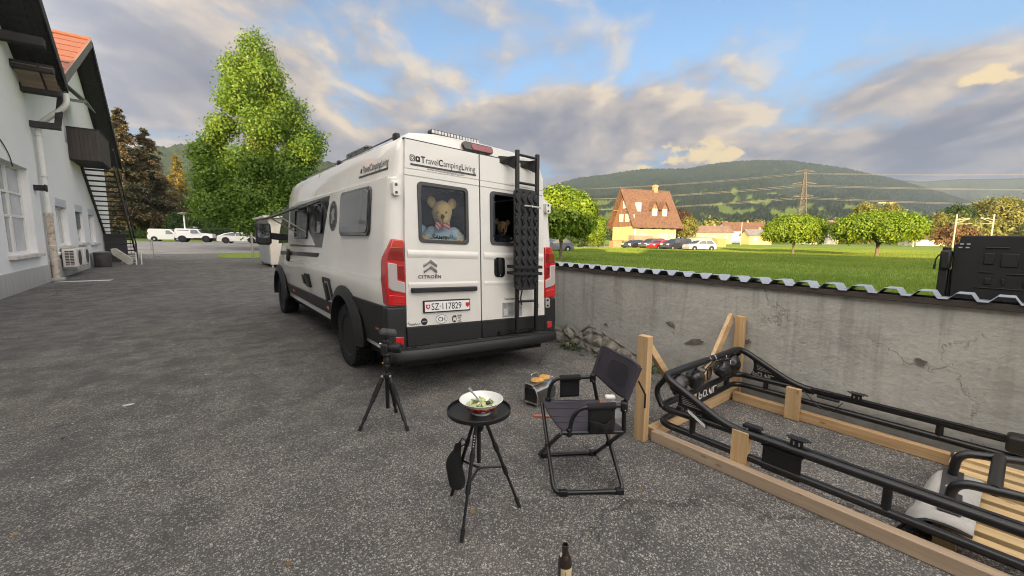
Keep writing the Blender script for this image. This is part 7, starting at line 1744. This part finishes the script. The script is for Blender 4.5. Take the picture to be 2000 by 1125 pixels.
CRUST = M('fried_crust', (.56, .31, .075), .7, var=.35, vscale=28, bump=1., bscale=70)
for i, (e, lab) in enumerate(((.105, 'golden breaded cutlet at the left end of the small grill'), (.215, 'golden breaded cutlet at the right end of the small grill'))):
    c = g0 + gwn * e + gdn * .075 + up * .219; mb = MB().ico(c, 1, 3, (.066, .055, .0135), Matrix.Rotation(.2 + .5 * i, 3, 'Z'))
    mb.v = [tuple(c + (Vector(p) - c) * (1 + .22 * mnoise.noise((Vector(p)) * 22 + Vector((i * 5, 0, 0))))) for p in mb.v]; o = mb.build('cutlet', CRUST, None, smooth=180, org=tuple(c)); tag(o, lab, 'cutlet', 'cutlets on the small grill')
# --- beer bottle at the bottom edge
bt_ = thing('beer_bottle', 'open brown glass bottle with cream label standing at the bottom edge', 'bottle', (1.136, 1.064, 0)); bc = Vector((1.136, 1.064, 0))
BRG = M('brown_glass', (.020, .009, .004), .06, spec=.9, coat=.6)
MB().lathe([(.0, .0), (.026, .0), (.0295, .004), (.0297, .166), (.0288, .178), (.0240, .194), (.0178, .207), (.0138, .219), (.0122, .230), (.0120, .232), (.0138, .233), (.0140, .244), (.0128, .248), (.0095, .248), (.0090, .235), (.0100, .20), (.0, .19)], 40, bc).build('glass', BRG, bt_, smooth=50)
def lab(z0, z1, r0, r1, a0, a1, ma, name):
    n = 18; mb = MB(); mb.add([bc + Vector((rr * math.cos(a0 + (a1 - a0) * i / n), rr * math.sin(a0 + (a1 - a0) * i / n), z)) for z, rr in ((z0, r0), (z1, r1)) for i in range(n + 1)], [(i, i + 1, n + 2 + i, n + 1 + i) for i in range(n)]); return mb.build(name, ma, bt_, smooth=80)
af = math.atan2(-bc.y, -bc.x)
LABM = M('label_cream', (.62, .52, .30), .6, var=.12, vscale=30)
lab(.035, .160, .0301, .0301, af - .55, af + 1.55, LABM, 'label'); lab(.200, .215, .0216, .0152, af - 1.9, af - .8, M('neck_label', (.66, .62, .52), .6), 'neck_label')
lab(.046, .148, .0303, .0303, af + .05, af + .16, M('label_print', (.22, .16, .07), .6), 'label_line'); lab(.060, .140, .0303, .0303, af + 1.15, af + 1.45, MATS['label_print'], 'label_mark')

# ---------------------------------------------------------------- timber cradle with the black truck rack
WOOD = mat_wood('spruce_beam', (.50, .34, .18), (.36, .225, .105), 1, 1., .6); WOODZ = mat_wood('spruce_post', (.54, .37, .19), (.40, .255, .12), 2, 1., .6); WOODX = mat_wood('spruce_cross', (.55, .385, .21), (.41, .265, .13), 0, 1., .6)
WOODW = mat_wood('spruce_weathered', (.50, .365, .23), (.34, .24, .15), 1, 1., .7, .25)
cd = thing('timber_cradle', 'sawn timber cradle frame with two upright posts and braces', 'wooden frame', (3.3, .8, 0))
b = MB().bb((2.615, -1.4, .002), (2.680, 1.62, .080)); b.build('side_beam', WOODW, cd, bevel=.003)
MB().bb((3.915, .20, .002), (3.975, 1.60, .082)).build('side_beam', WOOD, cd, bevel=.003)
MB().bb((2.66, 1.625, .002), (4.08, 1.69, .080)).build('end_beam', WOODX, cd, bevel=.003)
MB().bb((2.550, 1.64, .0), (2.613, 1.725, .796)).build('post', WOODZ, cd, bevel=.003); MB().bb((4.085, 1.62, .0), (4.145, 1.70, .772)).build('post', WOODZ, cd, bevel=.003)
MB().bar((2.60, 1.715, .775), (3.30, 1.715, .05), .055, .045, (0, 1, 0)).build('brace', WOODX, cd, bevel=.003); MB().bar((4.10, 1.74, .765), (3.42, 1.715, .05), .085, .035, (0, 1, 0)).build('brace', WOODX, cd, bevel=.003)
MB().bb((2.684, .985, .002), (2.740, 1.085, .285)).build('block', WOODZ, cd, bevel=.003); MB().bb((3.875, 1.06, .004), (3.912, 1.165, .275)).build('block', WOODZ, cd, bevel=.003)
hm = MB(); cpx = Vector((4.0, 1.688, .70))
hm.tube([Vector((4.04 + .016 * math.sin(t) ** 3, 1.722, .690 + .0011 * (13 * math.cos(t) - 5 * math.cos(2 * t) - 2 * math.cos(3 * t)))) for t in [2 * math.pi * i / 24 for i in range(24)]], .0012, 4, closed=True); hm.build('pencil_heart', M('pencil', (.14, .10, .07), .8), cd)
rk = thing('truck_rack', 'black tubular truck bed rack lying in the timber cradle', 'truck rack', (3.35, .8, .1))
U0, U1, VE_ = 2.715, 4.00, 1.625; r = .0265
MB().tube(fillet([(U0, -1.4, .272), (U0, 1.13, .272), (U0, 1.60, .490), (U1, 1.60, .490), (U1, 1.13, .262), (U1, -1.4, .252)], [0, .12, .075, .10, .12, 0], 7), r, 14).build('hoop_tube', TUBEB, rk, smooth=50)
MB().tube(fillet([(U0, 1.02, .262), (U0, VE_, .243), (U1, VE_, .243), (U1, 1.0, .25)], .10, 7), r * .92, 14).build('ring_tube', TUBEB, rk, smooth=50)
MB().tube(fillet([(U0, -1.4, .120), (U0, VE_, .124), (U1, VE_, .150), (U1, -1.4, .150)], .11, 7), r * .92, 14).build('lower_tube', TUBEB, rk, smooth=50)
for (u, v, a, b_) in ((U0, 1.36, .13, .24), (U0, .33, .12, .27), (U1, 1.36, .15, .24), (U1, .27, .15, .255)): MB().tube([(u, v, a), (u, v, b_)], .021, 10).build('spacer', TUBEB, rk, smooth=50)
for u in (U0 + .35, U1 - .18): MB().tube([(u, VE_, .135), (u, VE_, .243)], .021, 10).build('spacer', TUBEB, rk, smooth=50)
MB().bb((U0 - .018, .70, .095), (U0 - .012, .905, .262)).build('blank_plate', TUBEB, rk, bevel=.002); MB().bb((U0 - .034, .69, .248), (U0 - .019, .91, .254)).build('plate_lip', TUBEB, rk)
for u in (U0, U1):
    MB().tube(fillet([(u, 1.585, .475), (u, 1.665, .36), (u, 1.60, .25)], .10, 6), .020, 10).build('end_bow', TUBEB, rk, smooth=50)
    arc = [(1.505 - .035 * math.sin(math.pi * t), .455 - .21 * t) for t in [i / 8 for i in range(9)]]
    pl_ = arc + [(1.505, .238), (1.06, .25), (1.10, .266), (1.28, .345), (1.47, .44)]
    gp = MB().prism(pl_, u - .003, u + .003, lambda v, z, d: (d, v, z)).build('gusset_plate', TUBEB, rk)
    sg = -1 if True else 1; uf = u - .0036
    CUTM = M('cutout_pale', (.36, .36, .33), .8)
    for i in range(8):
        z = .415 - .0125 * i; v1 = 1.455 - .002 * i; v0 = v1 - .045 - .021 * i; MB().prism([(v0, z - .007), (v1, z), (v1, z + .0035), (v0, z - .0035)], 0, .0015, lambda v, z, d: (uf - d, v, z)).build('slot', CUTM, gp)
def glyph_logo(fn, parent, ma, w=1., flip=False):
    """the five block characters of the rack's logo"""
    G_ = {'B': [(0, 0, .16, 1), (.0, 0, .8, .16), (.64, 0, .8, .62), (.3, .46, .8, .62)], 'O': [(0, 0, .16, 1), (0, 0, .8, .16), (.64, 0, .8, 1), (0, .84, .8, 1)], '.': [(0, 0, .18, .18)], 'T': [(0, 0, .16, .86), (0, .84, .85, 1)]}
    x = 0
    for chh, adv in (('B', 1.0), ('O', 1.0), ('.', .32), ('N', 1.0), ('T', .9)):
        mb = MB()
        if chh == 'N':
            for P in ([(0, .55), (.16, 1), (.5, .30), (.5, 0), (.36, 0)], [(.66, 0), (.82, 0), (.82, 1), (.66, 1)]): mb.prism([(x + a, c) for a, c in P], 0, 1, fn)
        else:
            for (a, c, d_, e_) in G_[chh]: mb.prism([(x + a, c), (x + d_, c), (x + d_, e_), (x + a, e_)], 0, 1, fn)
        mb.build('logo_letter', ma, parent); x += adv
    return x
gps = [o for o in rk.children if o.name.startswith('gusset_plate')]
glyph_logo(lambda x, y, d: (U1 - .0036 - .0015 * d, 1.475 - x * .042, .268 + y * .040 - x * .0015), gps[1], CUTM)
glyph_logo(lambda x, y, d: (U0 - .0036 - .0015 * d, 1.30 + x * .042, .262 + y * .036 + x * .0012), gps[0], M('cutout_dim', (.12, .12, .12), .8))
lp = MB().bb((3.27, VE_ - .012, .150), (3.62, VE_ - .006, .232)).build('logo_plate', TUBEB, rk)
glyph_logo(lambda x, y, d: (3.29 + x * .075, VE_ - .0125 - .0015 * d, .160 + y * .060), lp, WHITEP); MB().bb((3.29, VE_ - .0145, .152), (3.60, VE_ - .0125, .156)).build('logo_line', WHITEP, lp)
ml = MB().prism(rrect(-.088, -.014, .088, .014, .013, 5), -.012, 0, lambda a, z, d: (U0 - .028 + d, 1.315 + a * .83, .270 + z + a * .45)).build('marker_lamp', VGLOSS, rk, bevel=.003)
MB().prism(rrect(-.078, -.009, .078, .009, .008, 5), -.015, -.011, lambda a, z, d: (U0 - .028 + d, 1.315 + a * .83, .270 + z + a * .45)).build('lamp_lens', M('lamp_lens_white', (.74, .74, .72), .12, coat=.8), ml)
# slotted mounting rail and brackets on top
for u, z in ((U0 + .018, .294), (U1 - .018, .276)):
    MB().bb((u - .014, -1.4, z), (u + .014, 1.02, z + .006)).build('slot_rail', TUBEB, rk)
    q = 0
    for i in range(26): MB().bb((u - .015, .98 - .09 * i, z + .0062), (u - .006, .98 - .09 * i - .03, z + .0075)).build('rail_slot', BLK, rk)
def saddle(u, v, z):
    s = MB(); s.bb((u - .03, v - .045, z + .045), (u + .03, v + .045, z + .049)); s.bb((u - .03, v - .032, z), (u - .026, v + .032, z + .045)); s.bb((u - .012, v - .062, z + .045), (u + .012, v - .045, z + .049)); s.bb((u - .012, v + .045, z + .045), (u + .012, v + .062, z + .049)); so = s.build('mount_bracket', TUBEB, rk)
    for dv in (-.014, .014): MB().bb((u - .0315, v + dv - .004, z + .014), (u - .0303, v + dv + .004, z + .034)).build('bracket_hole', STEELW, so)
saddle(U0 + .02, .735, .296); saddle(U1 - .02, .72, .280)
MB().prism(rrect(-.055, 0, .055, .026, .012), -.025, .025, lambda a, z, d: (U0 + .03 + d, .985 + a, .302 + z)).build('rubber_pad', TYRE, rk, bevel=.006); MB().tube([(U0 - .005, 1.005, .305), (U0 + .01, 1.005, .305)], .006, 8).build('pad_bolt', STEELW, rk)
MB().bb((U1 - .05, .82, .225), (U1 - .03, .97, .245)).build('latch_bar', BLK, rk, bevel=.004)
MB().bb((U1 - .09, -.30, .20), (U1 + .03, -.02, .31)).build('corner_bracket', BLK, rk, bevel=.02)
# work lamps wrapped in black film under the hoop
FILM = M('black_film', (.008, .008, .009), .16, bump=1., bscale=45, coat=.5)
LPG = 'wrapped lamps under the rack hoop'
for i, (u, z, lab_) in enumerate([(2.92, .385, 'leftmost film wrapped lamp under the rack hoop, next to the near gusset'), (3.19, .370, 'second wrapped lamp from the left, with white cable ties hanging over it'), (3.66, .362, 'third wrapped lamp from the left, in front of the timber brace'), (3.86, .378, 'rightmost wrapped lamp, beside the far gusset plate')]):
    t = thing('wrapped_lamp', lab_, 'lamp', (u, 1.60, z), LPG)
    c = Vector((u, 1.595 + .01 * (i % 2), z)); mb = MB().ico(c, 1, 4, (.085, .070, .085))
    mb.v = [tuple(c + (Vector(p) - c) * (1 + .16 * mnoise.noise(Vector(p) * 16 + Vector((i * 3., 0, 0))) + .07 * mnoise.noise(Vector(p) * 42) + .12 * max(0, (p[2] - c.z) / .085) * -.6)) for p in mb.v]
    mb.build('film_wrap', FILM, t, smooth=180); MB().tube([(u, 1.6, z + .06), (u, 1.6, .480)], .012, 8).build('lamp_bracket', TUBEB, t, smooth=50)
TIE = M('cable_tie_white', (.70, .69, .66), .5); wl = thing('lamp_wiring', 'bundle of thin black lamp wires hanging from the hoop', 'wire', (3.45, 1.6, .45))
q = random.Random(9)
for i in range(5): MB().tube([(3.25 + .06 * k_ + q.uniform(-.01, .01), 1.575 + q.uniform(-.012, .012), .455 - .05 * math.sin(k_ * .55 + i) * (1 if k_ < 5 else .4)) for k_ in range(9)], .0045, 6).build('cable', MATB, wl, smooth=60)
MB().tube([(3.36 + .035 * math.sin(a), 1.57, .385 + .055 * math.cos(a)) for a in [2 * math.pi * i / 14 for i in range(14)]], .0045, 6, closed=True).build('cable_loop', MATB, wl, smooth=60)
for (u, z, w) in ((3.38, .485, .0), (3.47, .488, .3), (3.66, .47, 0), (3.30, .40, 0), (3.75, .40, 0)): MB().tube([(u + .03 * math.cos(a) * .35 + w * .02 * math.sin(a), 1.60 + .030 * math.sin(a), z + .030 * math.cos(a)) for a in [2 * math.pi * i / 14 for i in range(14)]], .0028, 5, closed=True).build('cable_tie', TIE, wl, smooth=60)
cb2 = thing('loose_cable', 'thin black cable dangling from the far rack rail', 'cable', (3.95, .95, .2)); MB().tube(fillet([(U1 - .03, 1.08, .262), (U1 - .05, 1.0, .20), (U1 - .05, .96, .15), (U1 - .05, .86, .135), (U1 - .04, .80, .23)], .05, 5), .0035, 6).build('lead', MATB, cb2, smooth=60); MB().tube([(U1 - .05, .975, .165), (U1 - .05, .93, .142)], .008, 8).build('plug', MATB, cb2, smooth=50)
# pallet with second hoop
SL = mat_wood('pallet_slat', (.62, .46, .24), (.46, .32, .155), 1, 1., .65)
pa = thing('pallet', 'pale timber pallet at the right end inside the cradle', 'pallet', (3.35, -.2, 0))
for i in range(3): MB().bb((2.76, .16 - .42 * i, .002), (3.95, .08 - .42 * i, .085)).build('bearer', WOODX, pa, bevel=.003)
q = random.Random(2)
for i in range(9):
    u = 2.765 + .133 * i; MB().bb((u, .20 - q.uniform(0, .03) - (.0 if i != 4 else .02), .087), (u + .082, -1.3, .114)).build('slat', SL, pa, bevel=.002)
hp = thing('tubular_hoop', 'second black tubular hoop lying across the pallet', 'hoop', (3.2, -.1, .15))
MB().tube(fillet([(3.40, .155, .150), (3.385, .145, .300), (3.55, -.12, .300), (3.75, -.9, .300)], .07, 6), .0225, 12).build('outer_tube', TUBEB, hp, smooth=50)
MB().tube(fillet([(2.98, .135, .150), (2.955, .125, .300), (3.03, -.12, .300), (3.2, -.9, .300)], .07, 6), .0225, 12).build('inner_tube', TUBEB, hp, smooth=50)
MB().tube([(3.49, -.005, .300), (2.99, -.005, .300)], .028, 12).build('cross_tube', TUBEB, hp, smooth=50)
fp = MB().bar((2.90, .125, .153), (3.47, .155, .153), .085, .008).build('foot_plate', DGREY, hp, bevel=.002)
for u in (2.93, 3.02, 3.36, 3.43): MB().bb((u - .012, .135, .1575), (u + .012, .147, .1585)).build('bolt_hole', STEELW, fp)
FOAM = M('white_foam', (.44, .43, .40), .85, var=.10, vscale=8, bump=.5, bscale=25)
fo = thing('foam_wrap', 'white foam sheet folded over the pallet end under the hoop plate', 'foam sheet', (3.1, .17, .13))
def foamf(s, t):
    u = 2.76 + .72 * s; w = .008 * math.sin(s * 9 + t * 3) + .006 * math.sin(s * 23)
    if t < .45: return Vector((u - .02 * (1 - s), .205 + .085 * (1 - t / .45) * (1 - .55 * s), .130 - .10 * (1 - t / .45) ** 1.5 + w))
    return Vector((u, .205 - .17 * (t - .45) / .55, .134 + w * .7 + .012 * math.sin((t - .45) * 5)))
sling('foam', foamf, 24, 14, .014, FOAM, fo)
MB().tube([foamf(0, t) + Vector((-.012, 0, .004)) for t in [i / 10 for i in range(11)]], .008, 5).build('foam_edge', BLK, fo, smooth=60)

# ---------------------------------------------------------------- black case beyond the wall
CASE = M('case_black', (.005, .0055, .0065), .55, var=.2, vscale=8, bump=.2, bscale=180)
ks = thing('equipment_case', 'big black moulded case standing behind the wall at the right edge', 'case', (5.9, -.2, 0))
def case_pl(a, b_, c, d): return [(a, c), (b_, c), (b_, d), (a, d)]
MB().prism([(.424, .35), (.455, 1.40), (.453, 1.475), (.424, 1.485), (.418, 1.545), (.405, 1.556), (-.95, 1.556), (-1.0, 1.52), (-1.0, .35)], 5.6, 6.25, lambda v, z, d: (d, v, z)).build('shell', CASE, ks, bevel=.015)
for (a, b_, c, d) in ((.26, .20, 1.30, 1.40), (.26, .12, 1.44, 1.455), (.16, .06, 1.28, 1.40), (.02, -.04, 1.28, 1.40), (.28, .19, 1.225, 1.235), (.12, -.02, 1.215, 1.228), (.30, -.02, 1.085, 1.095), (.24, .20, 1.12, 1.18), (.14, .12, 1.12, 1.18), (.02, -.01, 1.12, 1.18), (-.10, -.13, .9, 1.5)): MB().prism(case_pl(b_, a, c, d), 5.590, 5.602, lambda v, z, d: (d, v, z)).build('moulded_rib', CASE, ks, bevel=.006)
for (v, z) in ((.405, 1.478), (.365, 1.478), (.412, 1.447), (.368, 1.447)): MB().prism(case_pl(v - .013, v + .010, z - .006, z + .006), 5.585, 5.601, lambda v, z, d: (d, v, z)).build('steel_pad', SILVER, ks)
for v in (.3, -.8): MB().bb((5.65, v - .06, -.012), (6.2, v + .06, .36)).build('foot', CASE, ks)
mp_ = thing('latch_post', 'black post with hook latch and struts at the left of the case', 'post', (5.6, .5, 0))
MB().bb((5.56, .470, .9), (5.66, .530, 1.30)).build('column', CASE, mp_, bevel=.006); MB().bb((5.56, .475, -.012), (5.66, .525, .9)).build('lower_column', CASE, mp_)
MB().bb((5.53, .458, 1.24), (5.68, .530, 1.42)).build('latch_body', CASE, mp_, bevel=.02); MB().tube([(5.6, .495, 1.36), (5.6, .495, 1.445)], .030, 12).build('latch_head', CASE, mp_, smooth=40)
MB().tube(fillet([(5.55, .48, 1.40), (5.55, .53, 1.385), (5.55, .555, 1.34), (5.55, .558, 1.25)], .02, 4), .006, 6).build('hook', CASE, mp_, smooth=50); MB().bb((5.54, .550, 1.24), (5.56, .566, 1.285)).build('hook_tip', CASE, mp_)
for v0_, v1_ in ((.462, .438), (.445, .425)): MB().tube([(5.62, v0_, 1.24), (5.62, v1_ + .02, .5)], .010, 8).build('strut', CASE, mp_, smooth=50)

# ---------------------------------------------------------------- weeds and litter
WEED = mat_leaf('weed_leaf', [(.030, .070, .012), (.050, .105, .018), (.075, .135, .03)], .3, .5, 3.)
q = random.Random(12); WG = 'weeds at the foot of the grey wall'
for i, (u, v, n, s, lab_) in enumerate([(4.02, 4.30, 60, .17, 'green weed clump by the wall next to the camper bumper'), (3.98, 3.74, 55, .16, 'green weed clump below the broken plaster'), (4.02, 3.22, 22, .12, 'small grassy weed behind the chair back'), (4.05, 2.55, 50, .16, 'weed clump between the cradle post and the wall'), (4.06, 4.75, 30, .12, 'weed clump just behind the camper corner')]):
    t = thing('weed', lab_, 'weed', (u, v, 0), WG); g = np.random.default_rng(300 + i)
    a = g.uniform(0, 6.283, n); rr = s * np.sqrt(g.random(n)); P = np.stack([u + rr * np.cos(a) * .55, v + rr * np.sin(a), .015 + .09 * g.random(n) * (1 - rr / s * .6)], -1); N = np.stack([.5 * np.cos(a), .5 * np.sin(a), np.ones(n)], -1)
    V, F = leaf_quads(P, N, .05 * g.uniform(.6, 1.3, n), g, .1, .62); np_mesh('leaves', V - np.array([u, v, 0]), F, WEED, t)
    mb = MB()
    for k_ in range(7): mb.tube([(u, v, 0), tuple(P[k_])], .0018, 4)
    mb.build('stems', MATS['leaf_dark'], t)
wst = MB().prism([(.03, 0), (.008, .012), (-.03, .006), (-.022, -.010), (.01, -.012)], .004, .010, lambda x, y, d: (-.493 + x * 1.3, 4.777 + y * 1.3, d + .05 * abs(x) * .3)).build('pale_leaf', M('leaf_litter', (.60, .56, .47), .8), None, org=(-.493, 4.777, 0)); tag(wst, 'single pale leaf lying on the open asphalt', 'leaf')
PEB = M('pebble_pale', (.42, .40, .35), .9, var=.2, vscale=20)
g = random.Random(77); me0 = None
mbp = MB()
for i in range(420):
    u = g.uniform(-3.0, 4.0); v = .6 + 8.5 * g.random() ** 1.6
    s = g.uniform(.003, .0075); mbp.ico((u, v, s * .35), s, 0 if False else 1, (1.3, .9, .55), Matrix.Rotation(g.uniform(0, 3), 3, 'Z'), .18, i)
stuff(mbp.build('loose_grit', PEB), 'loose pale grit scattered over the asphalt', 'grit')

# dry leaves blown against the walls and across the yard
g = np.random.default_rng(91); n = 170
xs = np.concatenate([4.10 - np.abs(g.normal(0, .22, 70)), -3.3 + np.abs(g.normal(0, .4, 40)), g.uniform(-3, 4, 60)]); ys = np.concatenate([g.uniform(-.2, 9, 70), g.uniform(14, 30, 40), g.uniform(1.2, 16, 60)])
P = np.stack([xs, ys, np.full(n, .006)], -1); N = np.tile([0., 0., 1.6], (n, 1)); V, F = leaf_quads(P, N, .045 * g.uniform(.5, 1.3, n), g, 0, .6, .2); V[:, 2] = np.maximum(V[:, 2], .004)
stuff(np_mesh('leaf_litter', V, F, mat_leaf('dry_leaf', [(.12, .075, .03), (.20, .13, .05), (.26, .20, .09), (.10, .12, .04)], .1, .8, 2.)), 'dry leaves scattered along the walls and over the asphalt', 'leaves')
